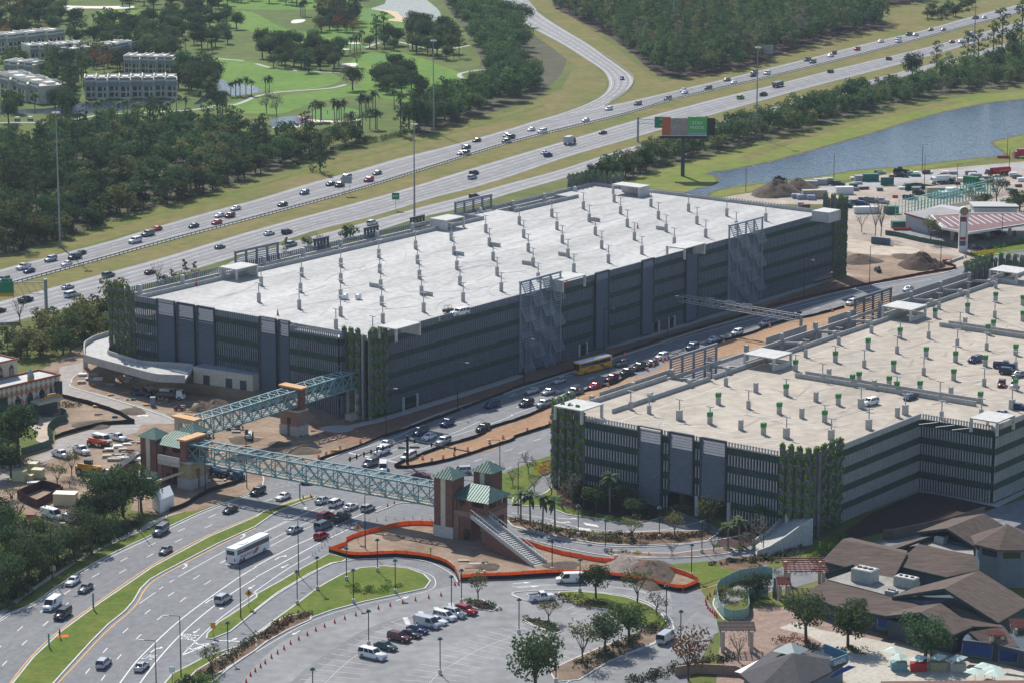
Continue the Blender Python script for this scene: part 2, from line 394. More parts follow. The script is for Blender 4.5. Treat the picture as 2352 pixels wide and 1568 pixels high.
lanes(NUw, NLw, (.08, .93), (.25, .42, .60, .77), [(x, .55) for x in (.165, .335, .51, .69, .85, .21, .385, .56, .64, .73)])
lanes(CUw, CLw, (.12, .9), (.5,), [(x, .6) for x in (.3, .7)])
# ramp
RA = [(1100, -12), (1138, 12), (1176, 37), (1226, 67), (1296, 105), (1351, 140), (1383, 162), (1396, 180), (1398, 200), (1383, 220), (1351, 238), (1313, 253), (1258, 271), (1176, 296)]
RB = [(1195, -10), (1208, 6), (1251, 40), (1301, 72), (1351, 102), (1393, 132), (1426, 155), (1448, 172), (1455, 187), (1448, 202), (1431, 217), (1408, 232), (1376, 250), (1260, 281)]
RAw, RBw = so_(RA), so_(RB); road2('ramp', RAw, RBw, .058, asph_hw)
RAw = resam(RAw, 90); RBw = resam(RBw, 90)
for f, ds in ((.10, None), (.9, None), (.38, (3, 9)), (.64, (3, 9))): stripe(mk, [a.lerp(b, f) for a, b in zip(RAw, RBw)], .18, .10, ds)
for f in (.24, .5, .78): stripe(wd, [a.lerp(b, f) for a, b in zip(RAw, RBw)], .6, .08)
ground('second_ramp', [(1140, -14), (1176, 4), (1230, 30), (1232, 22), (1200, -14)], .052, asph_hw, False)
# verges
Vb = MB(); A = resam(FLww, 60); B = resam(NUw, 60); ribbon(Vb, A, B, .02, .98, .03); struct(Vb, 'median_strip', verge)
Vc = MB(); A = resam([p for p in NLw if pxof(p)[0] > 700], 60); B = resam([p for p in CUw if pxof(p)[0] > 700], 60); ribbon(Vc, A, B, .03, .97, .03); struct(Vc, 'median_strip', verge)
ground('roadside_verge', [(-60, 585), (60, 580), (160, 545), (300, 500), (440, 455), (600, 420), (760, 365), (900, 330), (1050, 290), (1180, 255), (1290, 205), (1320, 150), (1240, 90), (1150, 30), (1110, 0), (1098, -10), (1136, 10), (1226, 66), (1351, 139), (1397, 182), (1384, 219), (1313, 252), (1176, 294), (1038, 332), (820, 390), (588, 457), (375, 515), (125, 585), (-60, 640)], .022, verge, False)
ground('roadside_verge', [(1195, -10), (1240, -10), (1300, 30), (1400, 100), (1470, 155), (1520, 190), (1700, 150), (1900, 95), (2100, 45), (2300, -10), (2420, -10), (2352, 10), (2239, 38), (2114, 73), (1889, 128), (1764, 159), (1551, 210), (1381, 249), (1448, 203), (1456, 186), (1393, 132), (1301, 72)], .022, verge, False)
ground('drainage_swale', [(40, 575), (180, 540), (330, 497), (500, 452), (700, 393), (900, 340), (1100, 287), (1250, 240), (1252, 244), (1100, 291), (900, 345), (700, 398), (500, 458), (330, 503), (180, 547)], .03, lawn, False)
# canal and its banks
ground('canal_bank', [(1330, 470), (1400, 440), (1480, 400), (1600, 372), (1700, 345), (1830, 318), (1950, 290), (2080, 255), (2200, 225), (2380, 205), (2380, 330), (2300, 360), (2090, 395), (1900, 420), (1750, 436), (1600, 462), (1450, 475)], .03, bank, False)
ground('bank_sand', [(1700, 362), (1800, 322), (1890, 300), (1990, 272), (2120, 243), (2200, 232), (2200, 240), (2100, 257), (1990, 281), (1890, 309), (1800, 338), (1720, 368)], .036, verge)
ground('canal_water', [(1573, 443), (1601, 433), (1638, 425), (1648, 415), (1640, 403), (1618, 402), (1640, 394), (1673, 391), (1764, 373), (1839, 353), (1939, 325), (2014, 303), (2139, 265), (2264, 238), (2352, 228), (2460, 215), (2460, 300), (2352, 310), (2294, 322), (2280, 330), (2309, 354), (2289, 360), (2214, 367), (2089, 382), (1976, 391), (1939, 397), (1889, 405), (1764, 420), (1726, 421), (1651, 437), (1626, 449), (1581, 452)], .05, water, True, 2)
stripe_ = MB(); stripe(stripe_, so_([(1640, 394), (1673, 391), (1764, 373), (1839, 353), (1939, 325), (2014, 303), (2139, 265), (2264, 238), (2352, 228), (2400, 222)], 0, 4), 2.0, .058); stripe(stripe_, so_([(1601, 434), (1638, 425), (1648, 415), (1640, 404), (1620, 401)], 0, 4), 1.6, .056); stripe(stripe_, so_([(1626, 449), (1651, 437), (1764, 420), (1889, 405), (1976, 391), (2089, 382), (2214, 367), (2289, 360), (2309, 354), (2280, 331), (2294, 322), (2352, 310)], 0, 4), 1.4, .057); struct(stripe_, 'muddy_margin', mat('mud_reeds', (.10, .085, .04), .95, .5, .25))
# golf course
rough_ = mat('golf_rough', (.07, .125, .028), .95, 0, .02, (.15, .17, .05), spec=.1, detail=9)
ground('golf_rough', [(-80, -20), (1100, -20), (1200, 60), (1300, 130), (1270, 200), (1100, 260), (900, 310), (700, 310), (400, 300), (100, 300), (-80, 300)], .012, rough_, False)
ground('fairway', [(400, 125), (420, 150), (470, 185), (520, 190), (600, 215), (700, 208), (775, 190), (770, 172), (720, 165), (640, 155), (560, 140), (480, 130)], .03, fairway)
ground('fairway', [(520, 240), (560, 260), (640, 262), (700, 245), (780, 225), (850, 222), (950, 235), (1060, 222), (1075, 195), (1060, 170), (1010, 150), (950, 128), (880, 118), (820, 130), (800, 160), (830, 190), (760, 205), (640, 222), (600, 225)], .034, fairway)
ground('fairway', [(280, 35), (420, 40), (560, 25), (640, 60), (700, 75), (770, 60), (780, 30), (860, 20), (930, 45), (950, 70), (880, 78), (780, 100), (640, 95), (560, 70), (420, 55), (300, 55)], .03, fairway)
ground('fairway', [(500, -5), (500, 10), (560, 22), (720, 22), (790, 5), (780, -5)], .03, fairway)
ground('fairway', [(230, 25), (300, 20), (380, 30), (400, 45), (320, 52), (240, 45)], .036, fairway)
ground('putting_green', T(1, 0, [(480, 1060), (560, 1010), (700, 985), (880, 1000), (960, 1040), (880, 1080), (640, 1100), (500, 1090)]), .04, green_m)
ground('putting_green', T(1, 0, [(1000, 540), (1100, 510), (1300, 510), (1440, 540), (1350, 570), (1150, 572)]), .04, green_m)
ground('putting_green', T(1, 0, [(870, 150), (960, 105), (1100, 100), (1150, 150), (1080, 180), (930, 180)]), .04, green_m)
ground('putting_green', T(1, 0, [(560, 425), (640, 395), (800, 400), (980, 412), (1000, 435), (850, 450), (640, 450)]), .04, green_m)
for p in ([(1240, 650), (1300, 645), (1400, 660), (1475, 665), (1470, 682), (1380, 688), (1300, 675)], [(320, 210), (350, 185), (450, 183), (430, 205), (360, 217)], [(1550, 252), (1640, 245), (1700, 250), (1660, 268), (1600, 268)],
          [(770, 600), (830, 585), (930, 585), (920, 610), (800, 615)], [(790, 395), (900, 392), (980, 400), (900, 407), (800, 402)], [(660, 452), (780, 450), (880, 455), (780, 462), (670, 460)],
          [(500, 1100), (640, 1110), (850, 1110), (950, 1095), (940, 1110), (800, 1128), (600, 1125), (510, 1118)], [(800, 1218), (900, 1210), (960, 1216), (880, 1230)], [(-1200, 245), (-1110, 238), (-1070, 255), (-1130, 275), (-1220, 270)], [(-1220, 290), (-1100, 288), (-1150, 305), (-1230, 303)]):
    ground('bunker', T(1, 0, p), .048, sandtrap)
ground('sand_area', T(0, 0, [(520, 50), (700, 57), (900, 60), (1200, 58), (1220, 75), (1050, 85), (820, 80), (690, 92), (740, 135), (690, 130), (600, 90)]), .05, sandtrap)
for a in ([(540, 250), (600, 216), (660, 211), (720, 206), (775, 197), (800, 193)], [(480, 245), (540, 243), (600, 232)], [(170, 275), (220, 263), (320, 258), (420, 253), (480, 245)], [(0, 283), (60, 282), (110, 282)], [(1200, 171), (1072, 163)]):
    pass
cp = MB()
for a in ([(480, 243), (540, 241), (590, 222), (640, 212), (700, 208), (760, 203), (795, 195)], [(170, 276), (230, 265), (330, 259), (430, 254), (490, 246)], [(-10, 283), (60, 282), (120, 283)], [(1113, 161), (1090, 163), (1057, 170), (1060, 180), (1085, 188), (1110, 192)],
          [(400, 128), (450, 132), (520, 137), (560, 140)], [(588, 147), (640, 160), (720, 165), (780, 168)], [(1000, 226), (1030, 224), (1075, 222)], [(840, 110), (900, 95), (1000, 115), (1080, 105)]):
    stripe(cp, so_(a, 0, 5), 2.2, .055)
struct(cp, 'cart_path', conc)
ground('pond', T(1, 0, [(1060, 85), (1120, 60), (1180, 40), (1190, 20), (1230, -10), (1500, -20), (1640, 60), (1700, 140), (1640, 190), (1480, 195), (1400, 180), (1330, 160), (1310, 120), (1200, 100)]), .045, water)
ground('sand_beach', T(1, 0, [(1060, 85), (1200, 96), (1300, 115), (1335, 155), (1380, 175), (1480, 190), (1520, 205), (1420, 210), (1210, 190), (1200, 180), (1280, 170), (1230, 130), (1180, 108)]), .047, mat('beach_sand', (.62, .46, .30), .9, .1, .2))
ground('pond', T(1, 0, [(130, 1110), (200, 1085), (330, 1070), (440, 1080), (500, 1110), (440, 1140), (380, 1165), (160, 1172)]), .045, water)
ground('sand_beach', T(1, 0, [(380, 1070), (450, 1080), (515, 1110), (440, 1150), (380, 1172), (170, 1178), (170, 1170), (350, 1160), (430, 1138), (480, 1110), (430, 1085)]), .047, mat('pale_beach', (.6, .58, .5), .9, .1, .2))
ground('pond', [(455, 175), (490, 180), (530, 190), (588, 200), (600, 212), (560, 218), (520, 222), (490, 224), (470, 236), (445, 240), (470, 220), (480, 200)], .045, water)
ground('pond', [(0, 262), (60, 262), (170, 262), (250, 258), (310, 250), (350, 243), (390, 240), (400, 232), (330, 230), (200, 236), (100, 250), (0, 253)], .045, water)
ground('pond', [(250, 296), (290, 291), (340, 290), (390, 292), (380, 300), (340, 302), (260, 300)], .045, water)
ground('bare_clearing', T(0, 1, [(1440, 20), (1560, 0), (1680, 10), (1800, 60), (1780, 100), (1600, 110), (1480, 130), (1500, 80)]), .04, mat('bleached_ground', (.52, .50, .42), .9, .15, .2))
ground('clearing', [(1950, 22), (2060, 15), (2160, 20), (2230, 35), (2110, 70), (2000, 98), (1950, 90), (2010, 70), (2050, 45)], .02, verge)
# ---------------- local streets: one asphalt sheet, kerbed islands laid on it
ground('street', [(-60, 1400), (33, 1401), (75, 1384), (125, 1349), (225, 1286), (350, 1226), (460, 1174), (588, 1125), (604, 1108), (640, 1085), (738, 1057), (863, 1012), (1013, 949), (1176, 895), (1316, 850), (1523, 788), (1763, 713), (1889, 678), (2014, 650), (2139, 630), (2230, 606), (2300, 582), (2400, 556), (2400, 650), (2300, 700), (2000, 760), (1800, 1000), (1500, 1150), (1650, 1210), (1800, 1240), (1760, 1300), (1600, 1340), (1640, 1400), (1640, 1460), (1560, 1600), (-60, 1620)], .04, asph, False)
ground('parking_lot', [(588, 1525), (640, 1478), (700, 1445), (790, 1412), (880, 1385), (960, 1362), (1060, 1340), (1200, 1338), (1400, 1345), (1540, 1360), (1550, 1440), (1400, 1600), (540, 1600), (560, 1560)], .062, asph_lot, False)
def med(a, m=grass, **k): return island('island', a, m, **k)
island('median_strip', T(0, 3, [(60, 1640), (110, 1568), (300, 1330), (560, 1090), (900, 840), (1400, 500), (1900, 230), (2350, 38)])+T(1, 2, [(60, 1562), (300, 1480), (450, 1430), (560, 1412), (540, 1438), (420, 1475), (200, 1560)])+T(0, 3, [(2350, 130), (2000, 290), (1500, 550), (1380, 620), (1300, 700), (1230, 820), (1150, 910), (1000, 1030), (850, 1180), (650, 1400), (500, 1568), (450, 1640)]), lawn, sm_=False)
island('grass_island', T(0, 3, [(1890, 1160), (1900, 1110), (2000, 1010), (2100, 950), (2350, 780)])+T(1, 3, [(0, 750), (200, 640), (420, 510), (670, 380), (850, 420), (800, 450), (700, 465), (500, 560), (200, 740), (0, 895)])+T(0, 3, [(2350, 910), (2120, 1095), (1950, 1165)]), lawn, sm_=False)
TEAR = T(1, 3, [(640, 645), (800, 560), (950, 510), (1170, 490), (1400, 512), (1550, 568), (1610, 630), (1560, 700), (1350, 745), (1000, 820), (700, 900), (400, 1010), (200, 1100), (0, 1250)])+T(0, 3, [(2350, 1262), (2100, 1440), (1950, 1568), (1800, 1700), (1450, 1640), (1580, 1480), (1750, 1395), (1850, 1340), (2030, 1275), (2350, 1170)])+T(1, 3, [(0, 1110), (200, 960), (380, 830), (550, 700)])
island('grass_island', TEAR, lawn, sm_=False)
island('shrub_bed', T(1, 3, [(0, 1240), (0, 1130), (100, 1050), (260, 960), (400, 930), (510, 950), (510, 985), (300, 1080), (100, 1190)])+T(0, 3, [(2350, 1270), (2100, 1430), (1850, 1568), (1680, 1568), (1800, 1450), (2000, 1330), (2200, 1210), (2350, 1150)]), brownbed, h=.17, sm_=False)
island('grass_island', T(1, 2, [(2350, 1195), (2260, 1215), (2180, 1260), (2168, 1310), (2200, 1370), (2280, 1420), (2350, 1440)])+T(2, 2, [(30, 1400), (0, 1500), (300, 1390), (420, 1290), (700, 1300), (1100, 1500), (1440, 1500), (1500, 1560)])+T(2, 3, [(1500, 20), (1200, 90), (1000, 100), (800, 60), (500, 20), (300, -60), (100, -60), (0, -80)])+T(2, 2, [(360, 1130), (360, 1050), (180, 1110), (0, 1190)]), lawn, sm_=False)
ground('mulch_bed', T(2, 2, [(420, 1300), (600, 1260), (900, 1320), (1150, 1430), (1440, 1480), (1400, 1560), (1250, 1650), (1100, 1640), (700, 1560), (450, 1500)]), .235, mulch)
ground('flower_bed', T(2, 2, [(240, 1200), (270, 1120), (360, 1090), (370, 1180), (300, 1230)]), .24, mulch)
island('hedge_island', T(2, 3, [(0, 40), (270, 90), (530, 150), (900, 190), (1300, 175), (1700, 165), (1900, 190), (1800, 260), (1550, 290), (1100, 305), (800, 290), (500, 240), (200, 170), (0, 125)])+T(1, 3, [(2300, 70), (2270, 20)]), brownbed, sm_=False)
ground('palm_bed', T(2, 3, [(1900, 190), (2100, 60), (2350, 0), (2380, 200), (2080, 340), (1880, 330), (1900, 250)]), .07, mulch)
island('mulch_island', T(2, 3, [(850, 350), (1100, 355), (1240, 372), (1500, 375), (1760, 340), (1980, 318), (2060, 340), (1990, 380), (1700, 410), (1400, 418), (1150, 410), (900, 385)]), mat('grey_mulch', (.20, .15, .13), .95, .3, .4), sm_=False)
ground('lawn', T(2, 3, [(1430, 475), (1650, 460), (1880, 440), (1920, 500), (2100, 520), (1950, 590), (1740, 665), (1700, 600), (1600, 530)]), .075, lawn, False)
ground('hedge_bed', T(2, 3, [(1880, 450), (2050, 410), (2240, 400), (2352, 380), (2352, 460), (2150, 525), (2000, 525)]), .08, brownbed)
# orange-fenced construction ground
OF = T(1, 3, [(675, 340), (780, 290), (840, 240), (1000, 185), (1120, 148), (1280, 112), (1450, 92), (1640, 98), (1900, 110), (2150, 160)])+T(2, 3, [(60, 260), (250, 312), (400, 358), (620, 400), (850, 432), (1200, 452), (1400, 500), (1600, 560), (1700, 610), (1716, 650), (1640, 690), (1570, 712), (1450, 700), (1250, 640), (1000, 600), (700, 566), (400, 570), (0, 592)])+T(1, 3, [(2250, 600), (2050, 605), (1900, 622), (1880, 560), (1830, 500), (1720, 445), (1550, 408), (1300, 385), (1100, 385), (900, 392), (780, 375)])
ground('dirt_lot', OF, .09, dirt, False)
# dirt median between the streets, right of the signal pole
DM = T(1, 2, [(1275, 1140), (1400, 1080), (1550, 1010), (1800, 940), (2050, 862), (2100, 830), (2350, 735)])+T(2, 2, [(130, 690), (360, 590), (700, 455), (980, 355), (1290, 290), (1470, 160), (1900, 12)])+T(3, 1, [(-200, 1500), (300, 1345), (800, 1225), (1200, 1130), (1250, 1200), (850, 1420), (300, 1560)])+T(2, 2, [(1900, 150), (1300, 420), (900, 600), (360, 775), (0, 895)])+T(1, 2, [(2200, 985), (1950, 1050), (1700, 1110), (1450, 1160), (1300, 1165)])
ground('clay_median', DM, .075, clay, False)
# north side: dirt in front of garage A
ground('dirt_lot', T(0, 2, [(2350, 700), (2100, 840), (1900, 900), (1700, 1100), (1600, 1250), (1300, 1300), (900, 1500), (400, 1568), (0, 1568), (0, 1300), (200, 1200), (500, 1100), (800, 830), (700, 520), (640, 330), (760, 180), (1700, 330), (2350, 480)])+T(1, 2, [(0, 470), (400, 640), (780, 690), (1200, 690), (2350, 260)])+T(2, 1, [(0, 1790), (1200, 1490), (1600, 1380), (2000, 1250), (2350, 1160)])+T(3, 1, [(400, 1010), (720, 930), (720, 650), (1500, 680), (1750, 760), (1700, 900), (1300, 985), (800, 1085), (400, 1180), (0, 1275)])+T(2, 1, [(1800, 1435), (1390, 1568)])+T(2, 2, [(560, 265), (0, 435)])+T(1, 2, [(1700, 645), (1100, 895), (600, 1085), (0, 1340)])+T(0, 2, [(2350, 1360), (1900, 1520), (1400, 1568), (1500, 1480), (1850, 1350), (2250, 1250), (2350, 1200)]), .03, dirt, False)
ground('dirt_lot', [(430, 940), (600, 915), (760, 985), (860, 985), (740, 1050), (600, 1085), (590, 1120), (480, 1165), (380, 1185), (300, 1170), (330, 1080), (420, 1060), (440, 1000)], .022, dirt, False)
ground('dirt_lot', [(60, 870), (190, 790), (320, 840), (450, 900), (430, 1060), (330, 1100), (220, 1180), (100, 1185), (0, 1170), (-40, 1060), (0, 1050), (130, 1010), (120, 930)], .016, dirt, False)
ground('red_dirt_strip', T(1, 2, [(620, 700), (1200, 720), (2350, 340)])+T(2, 1, [(0, 1850), (1200, 1560), (2350, 1230)])+T(3, 1, [(400, 1075), (720, 960), (1010, 1020), (800, 1080), (0, 1270)])+T(2, 2, [(560, 262), (0, 430)])+T(1, 2, [(1100, 890), (850, 950), (640, 860), (500, 800)]), .045, dirt_rd, False)
sw = MB(); SWK = so_(T(1, 2, [(600, 800), (800, 790), (1000, 750), (1300, 670), (2350, 340)])+T(2, 1, [(0, 1860), (600, 1690), (1200, 1530), (1500, 1440), (2000, 1290), (2350, 1180)])+T(3, 1, [(300, 1080), (720, 945)]), 0, 4)
stripe(sw, SWK, 3.0, .06); struct(sw, 'sidewalk', conc)
ground('concrete_apron', T(1, 2, [(580, 790), (700, 768), (860, 770), (900, 800), (820, 830), (700, 830), (610, 810)]), .064, conc)
# west service road and yard
ground('service_road', T(0, 2, [(520, 900), (480, 1000), (330, 1050), (100, 1180), (0, 1220), (0, 1330), (250, 1150), (500, 1070), (700, 1000), (900, 930), (1260, 830), (1300, 760), (1600, 750), (1660, 745), (1500, 650), (1200, 560), (900, 470), (720, 430), (660, 390), (660, 330), (760, 290), (760, 190), (560, 230), (540, 260), (560, 340), (560, 500), (800, 560), (1000, 640), (1150, 700), (1240, 745), (1000, 760), (750, 830), (600, 870)]), .05, mat('dusty_road', (.33, .30, .27), .9, .12, .08, streak=(radians(-40), 4), detail=8), False)
ground('paved_court', T(0, 2, [(220, 700), (500, 690), (620, 690), (450, 780), (490, 900), (420, 930), (330, 900), (350, 830), (240, 760)]), .054, mat('checker_paving', (.42, .27, .2), .9, 0, .3, (.55, .5, .42)))
ground('sidewalk', T(0, 3, [(1640, 0), (1500, 30), (1300, 120), (1000, 270), (700, 440), (450, 590), (200, 750), (0, 900), (0, 960), (130, 850), (330, 700), (550, 560), (750, 430), (1030, 290), (1350, 150), (1560, 30), (1700, -10)]), .07, walk, False)
ground('grass_strip', T(0, 3, [(1700, -10), (1560, 34), (1350, 156), (1030, 300), (750, 440), (550, 570), (330, 710), (140, 850), (140, 880), (300, 830), (500, 690), (900, 440), (1400, 200), (1830, 0)]), .08, lawn, False)
ground('grass_strip', [(-60, 1300), (50, 1290), (120, 1260), (200, 1200), (110, 1260), (60, 1300), (20, 1360), (-60, 1400)], .05, lawn, False)
# canal-side construction yard
YD = [(1560, 470), (1700, 447), (1780, 436), (1850, 430), (1950, 420), (2050, 398), (2200, 385), (2420, 365), (2420, 620), (2352, 575), (2300, 590), (2200, 615), (2120, 640), (1940, 640), (1940, 470)]
ground('construction_yard', YD, .034, mat('pale_dirt', (.30, .235, .18), .95, 0, .08, (.48, .41, .34), detail=10, bump=.3), False)
ground('yard_road', [(1850, 436), (1950, 425), (2100, 402), (2250, 385), (2420, 372), (2420, 384), (2250, 398), (2100, 415), (1960, 440), (1860, 446)], .05, mat('grey_gravel', (.36, .36, .37), .9, .1, .1), False)
ground('dirt_lot', T(3, 1, [(720, 650), (950, 640), (1300, 700), (1500, 760), (1790, 790), (1700, 860), (1660, 930), (1300, 990), (1010, 1030), (900, 1010), (720, 930)]), .06, dirt, False)
ground('sand_patch', T(3, 1, [(725, 640), (900, 650), (1150, 690), (1300, 700), (1400, 740), (1200, 780), (950, 770), (730, 740)]), .07, sandy)
ground('forecourt', T(3, 1, [(1180, 570), (1300, 540), (1400, 480), (1700, 470), (2400, 480), (2400, 650), (2150, 690), (1980, 725), (1840, 750), (1700, 700), (1400, 640)]), .06, asph_lot, False)
ground('grass_strip', T(3, 1, [(1830, 760), (1900, 750), (2030, 715), (2420, 640), (2420, 730), (2200, 760), (2050, 790), (1900, 800)]), .064, lawn, False)
# right-bottom plaza and service street by garage B
ground('mulch_bed', T(3, 2, [(960, 1568), (1380, 1385), (1560, 1400), (2100, 1520), (1850, 1600), (1300, 1700), (700, 1830), (640, 1790)]), .07, mulch, False)
ground('sidewalk', T(3, 2, [(900, 1568), (1380, 1378), (1430, 1385), (1600, 1410), (2110, 1520), (2350, 1400), (2350, 1360), (2080, 1485), (1420, 1360), (1370, 1360)]), .075, conc, False)
ground('service_street', [(2400, 1130), (2290, 1165), (2150, 1215), (2000, 1245), (1900, 1275), (1800, 1300), (1720, 1335), (1640, 1365), (1640, 1400), (1720, 1370), (1840, 1345), (2000, 1300), (2150, 1300), (2400, 1230)], .055, asph, False)
ground('hedge_bed', T(3, 3, [(-60, 420), (0, 370), (200, 350), (330, 320), (420, 300), (200, 380), (0, 450)]), .08, brownbed, False)
ground('plaza', [(1715, 1400), (1760, 1392), (1830, 1395), (1940, 1410), (2050, 1440), (2400, 1480), (2400, 1640), (1640, 1640), (1650, 1500), (1662, 1440)], .06, paver, False)
ground('walkway', T(3, 3, [(100, 1060), (250, 1000), (500, 1080), (900, 1150), (1300, 1230), (2350, 1300), (2350, 1600), (800, 1640), (600, 1450), (400, 1300), (500, 1200), (350, 1120)]), .068, mat('pale_paving', (.46, .42, .35), .85, .1, .2), False)
ground('drive', T(2, 3, [(500, 1640), (600, 1568), (900, 1370), (1200, 1250), (1320, 1200), (1500, 1090), (1700, 900), (1880, 980), (1900, 1100), (1600, 1250), (1500, 1350), (1300, 1450), (1100, 1540), (1000, 1640)]), .066, asph_lot, False)
island('planting_bed', T(2, 3, [(430, 730), (600, 725), (850, 745), (1060, 780), (1250, 845), (1380, 930), (1455, 1062), (1250, 1060), (1050, 1000), (900, 900), (760, 880), (560, 830), (420, 775)]), lawn, sm_=False); island('planting_bed', T(2, 3, [(95, 985), (240, 968), (400, 1030), (470, 1090), (410, 1112), (240, 1062)]), mulch, sm_=False); island('planting_bed', T(1, 3, [(1900, 850), (1950, 800), (2080, 798), (2220, 880), (2180, 910), (2050, 892)]), mulch, sm_=False)
island('planting_bed', T(2, 3, [(335, 1450), (560, 1345), (800, 1240), (1050, 1150), (1250, 1040), (1440, 1080), (1320, 1195), (1200, 1245), (900, 1370), (620, 1540), (400, 1560)]), mat('bed_soil', (.20, .14, .10), .95, .3, .3), sm_=False)
# kerb lines drawn as raised edging
kb = MB()
def kerb(pts, w=.3, h=.15, sm2=True): wallalong(kb, so_(pts, 0, 4) if sm2 else wp(pts), h, w, .04)
kerb([(-20, 1440), (20, 1410), (75, 1386), (125, 1351), (225, 1288), (350, 1228), (460, 1176), (588, 1127), (604, 1108), (604, 1095), (593, 1085)])
kerb(T(1, 2, [(640, 1085), (1100, 905), (1700, 655), (2350, 455)])+T(2, 2, [(560, 275)])+T(2, 1, [(1390, 1575), (1800, 1445), (2350, 1293)])+T(3, 1, [(500, 1155), (1000, 1045), (1500, 965), (1730, 912)]), .5)
kerb(T(1, 3, [(670, 365), (850, 430), (1000, 425), (1300, 420), (1560, 450), (1720, 520), (1820, 590), (1850, 640)]))
kerb(T(1, 3, [(0, 900), (200, 750), (500, 570), (700, 470), (880, 440)]))
kerb(T(2, 3, [(0, 125), (200, 180), (500, 260), (800, 305), (1100, 318), (1500, 300), (1900, 250), (2200, 190)]))
kerb(T(2, 3, [(0, 230), (60, 225), (400, 310), (850, 395), (1200, 415), (1600, 405), (1900, 370), (2080, 340)]))
kerb(T(2, 3, [(1400, 930), (1460, 980), (1485, 1060), (1480, 1080)]))
kerb(T(2, 3, [(500, 1568), (800, 1400), (1200, 1250), (1320, 1200)]))
kerb(T(2, 3, [(0, 750), (20, 770), (160, 820)])+T(2, 3, [(0, 745), (200, 720), (500, 715), (800, 735), (1050, 770), (1250, 830), (1400, 930)]))
kerb(T(2, 3, [(1860, 790), (1850, 850), (1900, 930), (1950, 990)]))
kerb(T(2, 3, [(400, 780), (560, 830), (770, 880)])); kerb(T(2, 3, [(90, 1000), (240, 1060), (410, 1110)]))
kerb(T(0, 2, [(650, 390), (660, 420), (900, 490), (1200, 580), (1500, 680), (1640, 745)]), .4); kerb(T(0, 2, [(660, 380), (660, 350), (700, 310), (760, 280)]))
kerb(T(1, 2, [(1640, 1500), (1350, 1480), (1200, 1530), (1100, 1568)])); kerb(T(2, 2, [(0, 1200), (360, 1058)])); kerb(T(3, 1, [(1870, 800), (2100, 770), (2400, 725)]))
struct(kb, 'kerb', conc_lt)
# ---------------- painted markings on the local streets
yl = MB()
def pl(pts, w=.2, z=.075, dash=None, m=None): stripe(m or mk, so_(pts, 0, 5), w, z, dash)
pl(T(0, 3, [(90, 1568), (290, 1318), (550, 1078), (890, 828), (1390, 488), (1890, 218), (2350, 26)])+T(1, 2, [(300, 1468), (520, 1405)]), .3, m=yl)
pl(T(0, 3, [(530, 1568), (680, 1410), (880, 1192), (1030, 1045), (1175, 925), (1262, 830), (1325, 715), (1400, 638), (1520, 562), (2010, 304), (2350, 142)]), .3, m=yl)
pl(T(0, 3, [(0, 1000), (140, 912), (310, 850), (510, 710), (910, 462), (1410, 222), (1840, 12)])+T(0, 2, [(2350, 1385)]), .2)
DS = (3.05, 9.14)
pl(T(0, 3, [(-30, 1460), (20, 1408), (175, 1238), (375, 1055), (700, 760)][0:0]+[(20, 1408), (178, 1240), (378, 1057), (720, 755), (1080, 565), (1335, 418), (1600, 275), (1868, 147), (2150, 20)]), .22, dash=DS)
pl(T(0, 3, [(-40, 1270), (57, 1180), (258, 1003), (600, 740), (970, 525), (1230, 380), (1490, 243), (1757, 115), (2000, 10)])+T(0, 2, [(2250, 1480)]), .22, dash=DS)
for L in ([(786, 1480), (943, 1290), (1125, 1108), (1322, 938), (1534, 775), (1765, 618), (2010, 473), (2280, 320)], [(930, 1543), (1075, 1347), (1250, 1163), (1442, 988), (1649, 823), (1868, 668), (2110, 517), (2350, 395)]):
    pl(T(0, 3, L), .22, dash=DS)
pl(T(0, 3, [(1280, 835), (1430, 732)])); pl(T(0, 3, [(1460, 705), (1595, 618), (1640, 590)]), dash=(2, 3)); pl(T(0, 3, [(1640, 588), (2050, 360)])+T(1, 3, [(0, 215), (480, 0)]))
pl(T(0, 3, [(1100, 1568), (1250, 1370), (1450, 1170), (1650, 990), (1900, 800), (2200, 590), (2350, 500)])+T(1, 3, [(0, 490), (300, 330), (560, 210), (800, 90), (1000, 0)]), .28)
pl(T(0, 3, [(1285, 1568), (1450, 1350), (1650, 1130), (1850, 950), (2100, 760), (2350, 600)])+T(1, 3, [(0, 592), (300, 430), (600, 270), (900, 130)]), .28)
pl(T(0, 3, [(1670, 1310), (1800, 1180), (2000, 990), (2200, 840), (2350, 740)])+T(1, 3, [(0, 718), (300, 510), (500, 400)]), .22)
pl(T(1, 3, [(0, 215), (250, 90), (480, -10)]), .2); pl(T(1, 3, [(0, 320), (300, 170), (590, 40), (740, -40)]), .2); pl(T(1, 3, [(130, 310), (420, 160), (700, 60)]), .2)
for L in ([(1670, 1310), (1900, 1220)], [(1780, 1170), (1830, 1210), (1990, 1190)], [(1730, 1235), (1770, 1255), (1880, 1215)], [(1900, 1215), (2030, 1175), (2270, 1190)]): pl(T(0, 3, L), .4)
